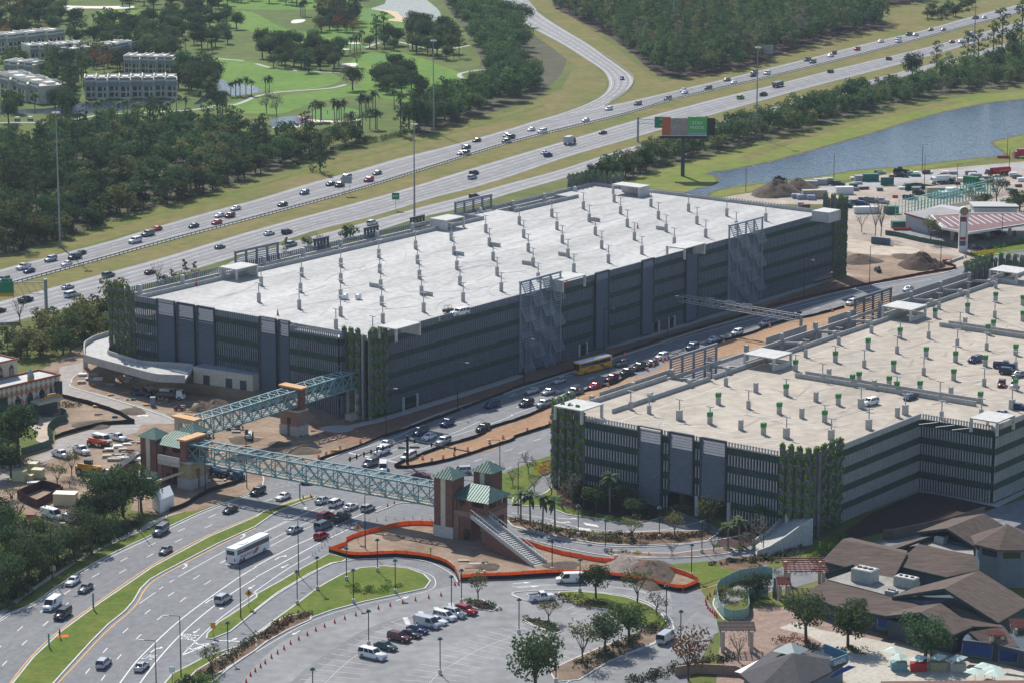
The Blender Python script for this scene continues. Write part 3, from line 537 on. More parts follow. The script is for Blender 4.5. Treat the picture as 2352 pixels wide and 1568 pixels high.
# lanes between the garages
pl(T(1, 2, [(850, 1020), (1300, 870), (1700, 670), (2350, 470)])+T(2, 2, [(0, 500), (560, 300)]), .2)
pl(T(1, 2, [(1500, 830), (1700, 770), (1940, 715), (2110, 650), (2290, 640), (2350, 620)])+T(2, 2, [(300, 500), (900, 270), (1400, 70), (1700, 0)]), .2, dash=DS)
pl(T(1, 2, [(1250, 1000), (1500, 925), (1780, 850), (2060, 730)]), .2); pl(T(1, 2, [(1200, 1090), (1330, 1040), (1600, 960), (1800, 870), (2060, 790), (2350, 680)])+T(2, 2, [(0, 670), (300, 560), (600, 420)]), .2)
pl(T(2, 2, [(300, 560), (620, 420), (900, 330), (1250, 210), (1500, 100)]), .2, dash=DS)
pl(T(2, 1, [(1390, 1590), (1900, 1450), (2350, 1330)])+T(3, 1, [(0, 1315), (500, 1190), (1000, 1085), (1500, 1000)]), .2)
pl(T(3, 1, [(0, 1400), (400, 1280), (800, 1180), (1200, 1100)]), .2, dash=DS)
pl(T(1, 2, [(850, 1020), (1000, 1050), (1320, 1112)]), .5)
pl(T(1, 2, [(2000, 1100), (2350, 985)])+T(2, 2, [(200, 910), (400, 850)]), .2, dash=DS); pl(T(1, 2, [(2120, 1120), (2350, 1045)])+T(2, 2, [(200, 980), (380, 925)]), .2, dash=DS)
pl(T(1, 2, [(0, 1385), (130, 1360), (380, 1300), (700, 1220)]), .15, dash=(.6, 1.2)); pl(T(1, 2, [(0, 1350), (300, 1290), (650, 1190)]), .15, dash=(.6, 1.2)); pl(T(1, 2, [(450, 1320), (600, 1330), (900, 1360)]), .15, dash=(.6, 1.2))
for L in ([(60, 1475), (150, 1440)], [(2110, 640), (2180, 630)][0:0], [(470, 1568), (640, 1500)], [(690, 1550), (780, 1510)], [(830, 1568), (930, 1530)], [(1000, 1568), (1150, 1510)]):
    if L: pl(T(1, 2, L))
pl(T(1, 2, [(2350, 1150), (2200, 1200), (2120, 1260), (2108, 1320), (2140, 1380), (2250, 1430), (2350, 1450)]), .2)
pl(T(1, 3, [(0, 1280), (500, 1000), (1000, 840), (1350, 770), (1600, 710), (1650, 640), (1600, 570), (1400, 500), (1170, 478)]), .15)
# right-hand drives
pl(T(2, 3, [(0, 0), (300, 50), (600, 130), (900, 165), (1200, 170), (1500, 140), (1800, 60)])); pl(T(2, 3, [(0, 680), (300, 665), (600, 660), (1000, 690), (1250, 740), (1440, 800)]), .15)
pl(T(2, 3, [(1620, 730), (1800, 690), (1900, 650)]), m=yl)
def arrow(px, py, ax, ay, L=3.2, turn=0, m=None, z=.08):
    p = at(px, py); d = (at(px+ax, py+ay)-p).normalized(); n = Vector((-d.y, d.x, 0)); q = lambda a, b: (p.x+d.x*a+n.x*b, p.y+d.y*a+n.y*b, z)
    mm = m or mk
    if turn:
        s = turn; mm.quad(q(-L/2, -.15), q(L*.1, -.15), q(L*.1, .15), q(-L/2, .15)); mm.quad(q(L*.1, -.15), q(L*.42, s*.5-.15), q(L*.42, s*.5+.25), q(L*.1, .15)); mm.quad(q(L*.2, s*.5), q(L*.42, s*1.3), q(L*.64, s*.5))
    else: mm.quad(q(-L/2, -.13), q(L*.1, -.13), q(L*.1, .13), q(-L/2, .13)); mm.quad(q(L*.1, -.5), q(L*.5, 0), q(L*.1, .5))
for a in [(427, 1301, 30, -20, 3.5, 1), (560, 1232, 30, -18, 3.5, 1), (480, 1379, 28, -22, 3.5, -1), (354, 1492, 28, -22, 3.5, -1), (640, 1280, 30, -18, 3.5, -1), (818, 1199, 30, -15, 3.5, -1), (512, 1395, -30, 18, 3), (451, 1449, -30, 20, 3), (578, 1348, -30, 18, 3), (654, 1300, -30, 15, 3), (535, 1469, 30, -14, 3), (700, 1170, 30, -14, 3.5, 1), (1300, 1191, 30, 3, 4, 1), (1285, 1199, 30, 3, 4, 1), (925, 1374, 30, -10, 4), (680, 1453, -30, 16, 3), (1215, 1347, 30, -2, 5), (1200, 1338, 30, -2, 4)]:
    arrow(*a)
for a in [(1335, 1212), (1352, 1203)]:       # zebra blocks on the drive
    for k in range(5): pl([(a[0]+k*6-10, a[1]-3+k), (a[0]+k*6-2, a[1]+3+k)], .5)
# parking stalls, lower lot
fa = MB(); T3 = lambda L: T(1, 3, L); SB = so_(T3([(635, 1568), (750, 1450), (880, 1340), (1000, 1265), (1120, 1190)]), 0, 4); stripe(fa, SB, .12, .075)
for a, b, c, d in [(410, 1530, 880, 1568), (455, 1482, 950, 1530), (505, 1436, 990, 1487), (567, 1387, 1040, 1446), (625, 1340, 1088, 1407), (687, 1295, 960, 1340), (750, 1252, 940, 1283), (835, 1205, 980, 1230), (910, 1166, 1070, 1200), (988, 1125, 1200, 1165), (1070, 1085, 1225, 1115), (1158, 1045, 1310, 1085), (1240, 1004, 1390, 1045)]:
    stripe(fa, wp(T3([(a, b), (c, d)])), .12, .075)
stripe(fa, wp(T3([(1240, 1004), (1860, 815)])), .12, .075)
for k in ((1370, 960, 1400, 1030), (1510, 905, 1525, 950), (1650, 865, 1670, 900), (1785, 830, 1805, 870)): stripe(fa, wp(T3([k[:2], k[2:]])), 1.0, .072)
stripe(fa, so_(T3([(1590, 1568), (1700, 1460), (1850, 1370), (2050, 1255), (2350, 1140)])+T(2, 3, [(0, 1140), (240, 1060)]), 0, 4), .12, .075)
for a, b, c, d in [(1330, 1535, 1760, 1568), (1382, 1487, 1890, 1552), (1440, 1438, 1940, 1512), (1508, 1390, 1995, 1466), (1588, 1342, 2055, 1424), (1672, 1298, 2120, 1385), (1748, 1254, 2190, 1345), (1835, 1209, 2240, 1300), (1930, 1167, 2290, 1255), (2032, 1125, 2350, 1200), (2132, 1090, 2350, 1145), (2232, 1058, 2350, 1085)]:
    stripe(fa, wp(T3([(a, b), (c, d)])), .12, .075)
for a, b, c, d in [(0, 1155, 80, 1175), (0, 1095, 220, 1165), (0, 1030, 340, 1140), (470, 900, 600, 855), (540, 935, 690, 878), (480, 1262, 640, 1312), (440, 1310, 560, 1345), (570, 1230, 740, 1280), (960, 1120, 1060, 1150), (900, 1160, 1000, 1190), (430, 1370, 480, 1385)]:
    stripe(fa, wp(T(2, 3, [(a, b), (c, d)])), .14, .075)
stripe(fa, so_(T(2, 3, [(330, 1450), (560, 1345), (800, 1240)]), 0, 4), .3, .075)
stripe(wd, so_(T3([(370, 1568), (500, 1450), (650, 1340), (800, 1240), (1000, 1110), (1240, 1010), (1450, 950)]), 0, 5), 2.4, .066)
for L, w_ in (([(1000, 1568), (1500, 1000), (2100, 560), (2350, 430)], .7), ([(830, 1568), (1250, 1080), (1700, 740), (2350, 360)], .7), ([(0, 1320), (330, 960), (900, 560), (1500, 220), (1900, 60)], .6), ([(100, 1390), (450, 1030), (1000, 640), (1700, 280), (2200, 60)], .6), ([(650, 1500), (1100, 1000), (1500, 690), (2350, 250)], .6)):
    stripe(wd, so_(T(0, 3, L), 0, 6), w_*1.4, .052)
struct(mk, 'road_marking', mark); struct(fa, 'parking_marking', markf); struct(yl, 'yellow_marking', yellowp); struct(wd, 'tyre_wear_stripes', asph_dk)
def word(s, cx, cy, ax, ay, size, stretch=2.2, z=.09, m=None):
    c = D.curves.new('word', 'FONT'); c.body = s; c.size = size; c.align_x = 'CENTER'; c.align_y = 'CENTER'; o = D.objects.new('word', c); COL.objects.link(o)
    bpy.context.view_layer.update(); me = D.meshes.new_from_object(o); D.objects.remove(o)
    p = at(cx, cy); d = (at(cx+ax, cy+ay)-p).normalized(); n = Vector((-d.y, d.x, 0))
    for v in me.vertices: q = p+d*v.co.x+n*v.co.y*stretch; v.co = (q.x, q.y, z)
    me.materials.clear(); me.materials.append(m or mark); o = D.objects.new('road_lettering', me); COL.objects.link(o); o['kind'] = 'structure'
word('MERGE', 430, 1463, 30, 3.5, 1.15, 4.2); word('LIME', 342, 1509, 30, 3, 1.15, 3.8)
# ================================================================== GARAGES
PS = radians(53.142); GU = Vector((cos(PS), sin(PS), 0)); GV = Vector((sin(PS), -cos(PS), 0)); GC = at(830, 960)
def FA(u, v, z=0): p = GC+GU*u+GV*v; return Vector((p.x, p.y, z))
AX = (GU, GV)
def fx(x, y, u=None, v=None):
    return hit(x, y, GC+GU*u, GV)[0] if u is not None else hit(x, y, GC+GV*v, GU)[0]
def leaves(mb, c, r, n, s, flat=.8, mi=0, rng=random):
    for _ in range(n):
        d = Vector((rng.gauss(0, 1), rng.gauss(0, 1), rng.gauss(0, 1))).normalized(); p = c+Vector((d.x*r[0], d.y*r[1], d.z*r[2]))*rng.uniform(.65, 1.05)
        nrm = (d+Vector((rng.gauss(0, .6), rng.gauss(0, .6), rng.gauss(.2, .6)))).normalized(); a = nrm.orthogonal().normalized(); b = nrm.cross(a)
        th = rng.uniform(0, pi); a, b = a*cos(th)+b*sin(th), b*cos(th)-a*sin(th); q = s*rng.uniform(.6, 1.3)
        mb.quad(p-a*q*.5, p-b*q*.35, p+a*q*.5, p+b*q*.35, mi=mi)
    return mb
def fins(root, P0, dr, t0, t1, z0, z1, bands, out, m, pitch=.78, colm=conc, bh=1.55):
    mb = MB(); t = t0+pitch/2; ax = (dr, out)
    while t < t1:
        mb.box(P0+dr*t+out*.25+Vector((0, 0, (z0+z1)/2)), (.26, .34, z1-z0), ax=ax); t += pitch
    mb.box(P0+dr*(t0+t1)/2+out*.02+Vector((0, 0, z1-.35)), (t1-t0, .1, .12), ax=ax)
    mb.build('fin_panel', m, root)
    if bands:
        b = MB()
        for z in bands: b.box(P0+dr*(t0+t1)/2+out*.36+Vector((0, 0, z)), (t1-t0-.05, .14, bh), ax=ax)
        b.build('green_band', band_m, root)
def louvre(root, P0, dr, t0, t1, z0, z1, out, m=louv_m, proud=.7, pitch=.62):
    mb = MB(); z = z0+.4; c = P0+dr*(t0+t1)/2+out*proud
    while z < z1-.3:
        w = (t1-t0)/2-.15; n = out*.22
        mb.hexa([c-dr*w-n+Vector((0, 0, z+.22)), c+dr*w-n+Vector((0, 0, z+.22)), c+dr*w+n+Vector((0, 0, z-.18)), c-dr*w+n+Vector((0, 0, z-.18))] if (dr.cross(out)).z < 0 or 1 else [], [c-dr*w-n+Vector((0, 0, z+.30)), c+dr*w-n+Vector((0, 0, z+.30)), c+dr*w+n+Vector((0, 0, z-.10)), c-dr*w+n+Vector((0, 0, z-.10))])
        z += pitch
    mb.build('louvre_panel', m, root)
    f = MB(); ax = (dr, out)
    for t in (t0+.12, t1-.12): f.box(P0+dr*t+out*proud+Vector((0, 0, (z0+z1)/2)), (.28, .62, z1-z0), ax=ax)
    for z in (z0+.12, z1-.05): f.box(P0+dr*(t0+t1)/2+out*proud+Vector((0, 0, z)), (t1-t0-.6, .6, .25), ax=ax)
    f.build('louvre_frame', dark_m, root)
def planter(root, P0, dr, t0, t1, out, z0, z1, n=4, flip=False):
    pitch = (t1-t0)/n
    for i in range(n):
        t = t0+pitch*(i+.3); ax = (dr, out); mb = MB(); c = P0+dr*t+out*.75
        mb.box(c+Vector((0, 0, (z0+z1)/2)), (pitch*.46, .22, z1-z0), ax=ax)
        for s in (-1, 1): mb.box(c+dr*s*pitch*.25+out*.12+Vector((0, 0, (z0+z1)/2)), (.12, .5, z1-z0), ax=ax)
        c2 = P0+dr*(t+pitch*.5)+out*.15; zt = z1-2.0
        mb.box(c2+Vector((0, 0, (z0+zt)/2)), (pitch*.44, .2, zt-z0), ax=ax)
        for s in (-1, 1): mb.box(c2+dr*s*pitch*.23+out*.1+Vector((0, 0, (z0+zt)/2)), (.1, .4, zt-z0), ax=ax)
        lf = MB(); z = z1-.1; k = 0; rows = int((z1-z0)/3.0)
        for k in range(rows+1):
            leaves(lf, c+out*.35+Vector((0, 0, z1-.1-k*3.0)), (pitch*.28, .46, .78), 72, .52)
            if z1-2.0-k*3.0 > z0: leaves(lf, c2+out*.35+Vector((0, 0, z1-1.7-k*3.0)), (pitch*.26, .46, .75), 72, .52)
        for k in range(rows):
            mb.box(c+out*.45+Vector((0, 0, z1-.9-k*3.0)), (pitch*.44, .5, .5), ax=ax)
        b = mb.build('planter_board', planter_m, root); l = lf.build('planting', leafp_m, b, base=root.location); 
def scissor(root, P0, dr, t0, t1, z0, z1, out):
    nc, nr = 4, 7; cw = (t1-t0)/nc; rh = (z1-z0)/nr; f = MB(); ax = (dr, out)
    for i in range(nc+1): f.box(P0+dr*(t0+i*cw)+out*.75+Vector((0, 0, (z0+z1)/2)), (.28, .5, z1-z0), ax=ax)
    f.box(P0+dr*(t0+t1)/2+out*.75+Vector((0, 0, z1+.15)), (t1-t0+.5, .7, .45), ax=ax)
    f.build('screen_frame', scis_m, root)
    s = MB()
    for i in range(nc):
        z = z0+.3
        while z < z1-.2:
            s.box(P0+dr*(t0+(i+.5)*cw)+out*.62+Vector((0, 0, z)), (cw-.35, .3, .12), ax=ax); z += .62
    s.build('screen_slats', scis_m, root); MB().box(P0+dr*(t0+t1)/2+out*.3+Vector((0, 0, (z0+21.8)/2)), (t1-t0-.1, .12, 21.8-z0), ax=ax).build('screen_backing', louv_m, root)
    for i in range(nc):
        for j in range(nr):
            if (i+j) % 2: continue
            p = MB(); a = dr*(cw*.92); lean = out*1.3; dn = Vector((0, 0, -rh*.98)); o = P0+dr*(t0+i*cw+.1)+out*1.0+Vector((0, 0, z0+(j+1)*rh)); sk = dr*(.5)
            A_, B_, C_, D_ = o, o+a, o+a+lean+dn+sk, o+lean+dn+sk
            for q, r_ in ((A_, B_), (B_, C_), (C_, D_), (D_, A_)): p.bar(q, r_, .2)
            for k in range(1, 7): p.bar(A_.lerp(D_, k/7), B_.lerp(C_, k/7), .1, .22)
            p.build('tilted_louvre', scis_m, root)
def parapet(root, pts, h=1.05, z=20.6, th=.25, name='parapet', m=conc, base=0):
    return wallalong(MB(), [Vector((p.x, p.y, z)) for p in pts], h, th, base).build(name, m, root)
def shelter(root, quad, z, walls, posts=(), h=3.0, m=conc_lt, rails=True, low=1.1):
    q = [Vector((p.x, p.y, 0)) for p in quad]; mb = MB(); mb.prism([(p.x, p.y) for p in q], z+h, z+h+.28)
    ctr = sum(q, Vector())/4; i_ = [ctr+(p-ctr)*.93 for p in q]
    for k, hh in walls:
        a, b = i_[k], i_[(k+1) % 4]; wallalong(mb, [Vector((a.x, a.y, z)), Vector((b.x, b.y, z))], hh*h if hh <= 1 else hh, .22)
    for p in i_: mb.box((p.x, p.y, z+h/2), (.55, .55, h-.01), ax=AX)
    return mb.build('stair_shelter', m, root)
ga = thing('parking_garage', 'long parking garage with bare white concrete roof deck beside the highway', 'parking garage', GC)
ZD = 20.6
mb = MB(); mb.prism([FA(1, 2), FA(226, 2), FA(226, -88), FA(203, -88), FA(203, -78.3), FA(169, -78.3), FA(169, -88), FA(153, -88), FA(153, -78.3), FA(1, -78.3)], ZD-.7, ZD); mb.build('roof_deck', roofA, ga)
mb = MB()
for z in (4.2, 8.2, 12.3, 16.4): mb.prism([FA(1.5, 2), FA(225, 2), FA(225, -87), FA(1.5, -87)], z-.6, z)
mb.build('floor_slab', inner_m, ga)
mb = MB()
for k in range(14):
    for v in (-84, -62, -42, -22, -2): mb.box(FA(4+16.9*k, v, 10.1), (.8, .8, 20), ax=AX)
mb.prism([FA(20, -15), FA(205, -15), FA(205, -70), FA(20, -70)], 0, 19.8)  # solid core added between the columns so light does not pass through
mb.build('column_grid', inner_m, ga)
BA = (19.5, 15.2, 10.9, 6.5)
OU, OV = -GU, GV                                                         # outward normals of the short and long faces
P = FA(0, 0); sx = lambda x, y=740: fx(x, y, u=.5)
s_ = lambda a, b: (fx(a, 700+(a-310)*.18, u=-.5), fx(b, 700+(b-310)*.18, u=-.5))
for a, b, k in ((310, 361, 'f'), (361, 403, 'l'), (403, 408, 'c'), (408, 448, 'L'), (448, 453, 'c'), (453, 494, 'L'), (494, 597, 'f'), (597, 636, 'l'), (636, 641, 'c'), (641, 667, 'l')):
    t0, t1 = s_(a, b)
    if k == 'f': fins(ga, P, GV, t0, t1, .4, 21.9, BA[0:4] if a == 310 else (19.3, 14.2, 9.2, 4.4), OU, fin_m)
    elif k == 'l': louvre(ga, P, GV, t0, t1, .5, 22.2, OU)
    elif k == 'L': louvre(ga, P, GV, t0, t1, 5.2, 22.2, OU)
    else: fins(ga, P, GV, t0, t1, .4, 21.6, None, OU, fin_m, pitch=.9)
# protruding bay at the near corner
vb0, vb1 = fx(667, 748, u=-3), fx(778, 762, u=-3)
mb = MB(); mb.prism([FA(-2.6, vb0+.4), FA(-2.6, vb1-.4), FA(0, vb1-.4), FA(0, vb0+.4)], 20.3, 20.7); mb.build('bay_roof', conc_lt, ga)
fins(ga, FA(-3, 0), GV, vb0, vb1, .4, 21.9, BA, OU, fin_m, pitch=.7); fins(ga, FA(0, vb1), GU, -3, 0, .4, 21.9, BA, GV, fin_m, pitch=.7)
fins(ga, FA(0, vb0), GU, -3, 0, .4, 21.9, None, -GV, fin_m, pitch=.7)
l_ = lambda x: fx(x, 770-(x-830)*.27, v=2.5); Q = FA(0, 2.5)
segs = [(886, 1190, 'f'), (1190, 1282, 's'), (1282, 1363, 'f'), (1363, 1394, 'l'), (1394, 1470, 'f'), (1470, 1498, 'l'), (1498, 1571, 'f'), (1571, 1600, 'l'), (1600, 1670, 'f'), (1670, 1746, 's'), (1746, 1911, 'f')]
BL = (19.3, 14.6, 9.9, 5.2)
for a, b, k in segs:
    t0, t1 = l_(a), l_(b)
    if k == 'f': fins(ga, Q, GU, t0, t1, .4, 21.9, BL, GV, fin_m, bh=1.45)
    elif k == 'l': louvre(ga, Q, GU, t0, t1, .5, 22.3, GV)
    else: scissor(ga, Q, GU, t0, t1, .5, 25.2 if a == 1190 else 25.6, GV)
UR = l_(1911)
planter(ga, P, GV, fx(786, 768, u=-1), fx(833, 775, u=-1), OU, 1.0, 22.9, 3); planter(ga, Q, GU, -1.0, l_(886), GV, 1.0, 22.9, 4)
mb = MB()
for t in (.0, 1.3): mb.box(FA(-1.2+t, 1.6+t, 11), (.45, .45, 21.8), ax=AX)
mb.build('corner_pier', galv, ga)
planter(ga, P, GV, -87.5, -78.5, OU, 5, 24.2, 4); planter(ga, Q, GU, UR+.3, UR+8.5, GV, .5, 25.0, 5); planter(ga, FA(UR+8, 0), GV, -6, 2.5, GU, .5, 25.0, 3)
planter(ga, FA(226, 0), GV, -90, -76, GU, 8, 25, 6); planter(ga, FA(0, -89), GU, 214, 226, -GV, 8, 25, 5)
# right end wall and far outer wall
fins(ga, FA(226, 0), GV, -76, 2, .4, 21.9, BA, GU, fin_m, pitch=1.1)
fins(ga, FA(0, -88.5), GU, 4, 214, .4, 21.4, None, -GV, fin_m, pitch=.85)
mb = MB()
for u0, u1 in ((6, 30), (30, 153), (169, 203)):
    mb.bar(FA(u0, -87.3, 19.4), FA(u1, -87.3, 19.4), .5, 1.3)
for k in range(13):
    u = 10+16.9*k; mb.box(FA(u, -86.4, 11), (.9, .9, 22.2), ax=AX)
    if k not in (9,): mb.bar(FA(u, -86.2, 19.2), FA(u+5, -78.5, 20.0), .45, .8)
mb.build('edge_frame', conc_lt, ga)
for x0, x1, zt in ((541, 638, 24.4), (1046, 1128, 24.6), (723, 753, 22.8), (838, 867, 22.8), (944, 973, 22.8)):
    y = 592-(x0-541)*.26; t0, t1 = fx(x0, y, v=-89.2), fx(x1, y-5, v=-89.2); f = MB()
    for i in range(5): f.box(FA(t0+(t1-t0)*i/4, -89.2, zt/2+6), (.5, .5, zt-12.1), ax=AX)
    f.bar(FA(t0-.3, -89.2, zt), FA(t1+.3, -89.2, zt), .55, .7)
    z = 12.5
    while z < zt-.6: f.bar(FA(t0, -89.2, z), FA(t1, -89.2, z), .1, .25); z += .6
    f.build('screen_frame', louv_lt if zt > 24 else dark_m, ga)
parapet(ga, [FA(2, -78.3), FA(153.4, -78.3)]); parapet(ga, [FA(169, -78.3), FA(203.5, -78.3)]); parapet(ga, [FA(203, -88), FA(225.6, -88), FA(225.6, 1.5)])
parapet(ga, [FA(225.2, 1.6), FA(1, 1.6)], h=.9); parapet(ga, [FA(1.2, 1), FA(1.2, -78)], h=.8); parapet(ga, [FA(153.4, -78.3), FA(153.4, -87.5)], h=.9); parapet(ga, [FA(129, -87), FA(153, -87)], h=1.0); parapet(ga, [FA(169, -87), FA(203, -87)], h=1.0)
for k in range(13): 
    mb = MB()
RZ = 23.6
def qd(pts, z): return [at(p[0], p[1], z) for p in pts]
S4 = lambda cx, cy, du, dv, z: (lambda c: [c-GU*du/2-GV*dv/2, c+GU*du/2-GV*dv/2, c+GU*du/2+GV*dv/2, c-GU*du/2+GV*dv/2])(at(cx, cy, z))
shelter(ga, S4(548, 611, 9, 6.5, RZ+.2), ZD, [(1, 1)]); shelter(ga, S4(1027, 500, 9, 6.5, RZ+.2), ZD, [(3, 1), (0, 1.2)])
shelter(ga, S4(1449, 425, 6, 11, RZ+.2), ZD, [(1, 1), (2, 1)]); shelter(ga, S4(1898, 482, 7, 6, RZ+.4), ZD, [(3, 1), (0, 1), (2, 1)])
shelter(ga, S4(1575, 564, 11, 6.5, RZ), ZD, [(1, 1)]); shelter(ga, S4(1297, 637, 11, 6.5, RZ), ZD, [(3, 1)]); shelter(ga, S4(917, 747, 10, 6.0, RZ), ZD, [(1, 1)])
# door openings of the long face
for x, y, w_ in ((938, 915, 5), (1335, 797, 3), (1502, 745, 2.5), (1538, 735, 2.5)):
    t, z = hit(x, y, Q, GU); mb = MB(); mb.box(FA(t, 3.05, 1.5), (w_, .1, 3.0), ax=AX); mb.build('doorway', glass, ga)
    mb = MB()
    for s in (-1, 1): mb.box(FA(t+s*(w_/2+.3), 3.1, 1.7), (.5, .5, 3.4), ax=AX)
    mb.build('door_frame', conc_lt, ga)
# elevated access ramp at the west end
rmp = thing('elevated_ramp', 'curved raised concrete car ramp leading into the west end of the white-roofed garage', 'ramp', at(215, 850))
out_ = T(0, 1, [(1225, 1480), (1040, 1500), (860, 1555)])+T(0, 2, [(775, 40), (775, 155), (900, 190), (1160, 260), (1300, 300), (1440, 335), (1700, 345)])
inn_ = T(0, 1, [(1262, 1568)])+T(0, 2, [(1262, 20), (1100, 45), (1000, 75), (990, 115), (1100, 150), (1280, 205), (1420, 218), (1560, 222), (1775, 240)])
zr = [6.2]*8+[6.0, 5.7]; n_ = 34
A_ = resam([at(*p, 6.0) for p in out_], n_); B_ = resam([at(*p, 6.0) for p in inn_], n_)
mb = MB(); wl = MB()
for i in range(n_-1):
    mb.hexa([Vector((p.x, p.y, 5.2)) for p in (A_[i], A_[i+1], B_[i+1], B_[i])], [Vector((p.x, p.y, 6.0)) for p in (A_[i], A_[i+1], B_[i+1], B_[i])])
wallalong(MB(), A_, 2.1, .3, -.9).build('ramp_parapet', conc, rmp); wallalong(wl, B_, 1.9, .3, -.8)
mb.build('ramp_deck', mat('ramp_concrete', (.47, .46, .44), .85, .08, .15), rmp); wl.build('ramp_parapet', conc, rmp)
mb = MB()
for x, y in ((197, 838), (293, 872), (430, 868), (262, 800)):
    p = at(x, y+6); mb.box((p.x, p.y, 2.6), (1.1, 1.1, 5.19))
mb.build('ramp_column', conc, rmp)
# ------------------------------------------------------------------ garage B
ZB = 17.0; UB = -22.5; gb = thing('parking_garage', 'wide parking garage with tan roof deck and green capped roof columns', 'parking garage', FA(UB, 140))
V0, V1, V2, UN = 86, 145.3, 164.3, 26.0
UE = 330
mb = MB(); mb.prism([FA(UB+.5, V0), FA(UB+.5, V1), FA(UN, V1), FA(UN, V2), FA(UE, V2), FA(UE, V0)], ZB-.6, ZB); mb.build('roof_deck', roofB, gb)
mb = MB(); mb.prism([FA(UB+.5, 75), FA(UB+.5, V0), FA(24, V0), FA(24, 75)], 15.6, 16.7); mb.build('roof_deck', roofB, gb)
mb = MB()
for z in (4.4, 8.5, 12.7): mb.prism([FA(UB+.8, 75), FA(UB+.8, V1-.3), FA(UN+.3, V1-.3), FA(UN+.3, V2-.3), FA(UE, V2-.3), FA(UE, 75)], z-.5, z)
mb.build('floor_slab', inner_m, gb)
mb = MB()
for k in range(14):
    for v in (90, 108, 126, 142): mb.box(FA(-16+16.9*k, v, 8.2), (.9, .9, 16.2), ax=AX)
mb.prism([FA(0, 100), FA(0, 134), FA(300, 134), FA(300, 100)], 0, 16.3); mb.build('column_grid', inner_m, gb)  # solid inner core is added to block light, the boxes are columns
b_x = lambda x, y=0: fx(x, 985+(x-1345)*.085, u=UB)
PB = FA(UB, 0); BB = (16.2, 12.1, 8.0, 3.9)
for a, b, k in ((1345, 1470, 'f'), (1470, 1525, 'l'), (1525, 1541, 'f'), (1541, 1598, 'L'), (1598, 1614, 'h'), (1614, 1673, 'L'), (1673, 1797, 'f')):
    t0, t1 = b_x(a), b_x(b)
    if k == 'f': fins(gb, PB, GV, t0, t1, .3, 18.3, BB, OU, finB_m)
    elif k == 'h': fins(gb, PB, GV, t0, t1, 4.6, 18.3, BB, OU, finB_m)
    elif k == 'l': louvre(gb, PB, GV, t0, t1, .4, 18.4, OU, m=louv_lt)
    else: louvre(gb, PB, GV, t0, t1, 4.6, 18.4, OU, m=louv_lt)
VL = b_x(1275); VR = fx(1875, 1100, u=UB)
planter(gb, PB, GV, VL, b_x(1345), OU, .5, 20.2, 4); planter(gb, PB, GV, b_x(1797), VR, OU, 4.0, 20.0, 4)
mb = MB()
for t in (b_x(1606), b_x(1680), b_x(1815), VL+2): mb.box(FA(UB-.4, t, 2.3), (.8, .8, 4.5), ax=AX)
mb.build('entry_column', conc_lt, gb)
VF = V1; QB = FA(0, VF)
u_end = fx(1931, 1020, v=VF)
planter(gb, QB, GU, UB-.2, u_end, GV, .6, 20.0, 4); fins(gb, QB, GU, u_end, UN, .3, 18.3, BB, GV, finB_m, pitch=.7)
fins(gb, FA(UN, 0), GV, VF+.5, V2, .3, 18.3, BB, OU, finB_m, pitch=.7); fins(gb, FA(0, V2), GU, UN, 120, .3, 18.3, BB, GV, finB_m, pitch=.7)
mb = MB()
for t in (.0, 1.6): mb.box(FA(UB+.3-t*.5, VR+.6-t, 9.6), (.5, .5, 19), ax=AX)
mb.build('corner_pier', planter_m, gb)
# far outer wall of garage B: pale fins, frames and posts
VO = 74.2
for a, b, zt in ((1380, 1547, 17.8), (1762, 1853, 17.8), (1853, 1890, 16.0), (1905, 1968, 17.8), (2052, 2225, 17.8)):
    y = 905-(a-1380)*.32; t0, t1 = fx(a, y, v=VO), fx(b, y-(b-a)*.3, v=VO); fins(gb, FA(0, VO), GU, t0, t1, .3, zt, None, -GV, galv, pitch=.42)
for a, b in ((1544, 1648), (1967, 2049)):
    y = 830-(a-1544)*.32; t0, t1 = fx(a, y, v=VO), fx(b, y-18, v=VO); f = MB()
    for i in range(5): f.box(FA(t0+(t1-t0)*i/4, VO-.4, 14.5), (.45, .5, 11), ax=AX)
    f.bar(FA(t0-.3, VO-.4, 20.2), FA(t1+.3, VO-.4, 20.2), .55, .7); z = 9.5
    while z < 19.6: f.bar(FA(t0, VO-.2, z), FA(t1, VO-.2, z), .1, .28); z += .62
    f.build('screen_frame', mat('brown_steel', (.12, .115, .115), .5) if a > 1600 else louv_lt, gb)
mb = MB(); mb.bar(FA(UB+3, VO+1.6, 16.2), FA(180, VO+1.6, 16.2), .4, .9)
for k in range(12):
    u = -6+16.9*k; mb.box(FA(u, VO+1.4, 9.2), (1.0, .9, 18.2), ax=AX)
    if k > 1: mb.bar(FA(u, VO+2, 15.9), FA(u+3, V0, 16.3), .4, .7)
    mb.box(FA(u+9, V0, 17.6), (1.5, .7, 2.4), ax=AX)
mb.build('edge_frame', conc, gb)
parapet(gb, [FA(-13, V0+.3), FA(28, V0+.3)], z=ZB); parapet(gb, [FA(30, V0+.3), FA(330, V0+.3)], z=ZB)
parapet(gb, [FA(UB+1, VO+2.4), FA(24, VO+2.4)], z=16.7, h=1.1)
for u in (43.5, 116): 
    parapet(gb, [FA(u, 101), FA(u+.6, 150 if u < 50 else 163.5)], z=ZB, h=1.15); parapet(gb, [FA(u+3.2, 102), FA(u+3.8, 150 if u < 50 else 163.5)], z=ZB, h=1.15)
parapet(gb, [FA(UN, V1-1), FA(UB+2, V1-1)], z=ZB, h=.7)
shelter(gb, S4(1329, 929, 8.5, 8, ZB+3.2), ZB, []); shelter(gb, S4(1764, 811, 8.5, 9, ZB+3.2), ZB, [(0, .4), (1, .4), (2, .4)]); shelter(gb, S4(2077, 702, 8.5, 9, ZB+3.2), ZB, [(0, .4), (1, .4), (2, .4)])
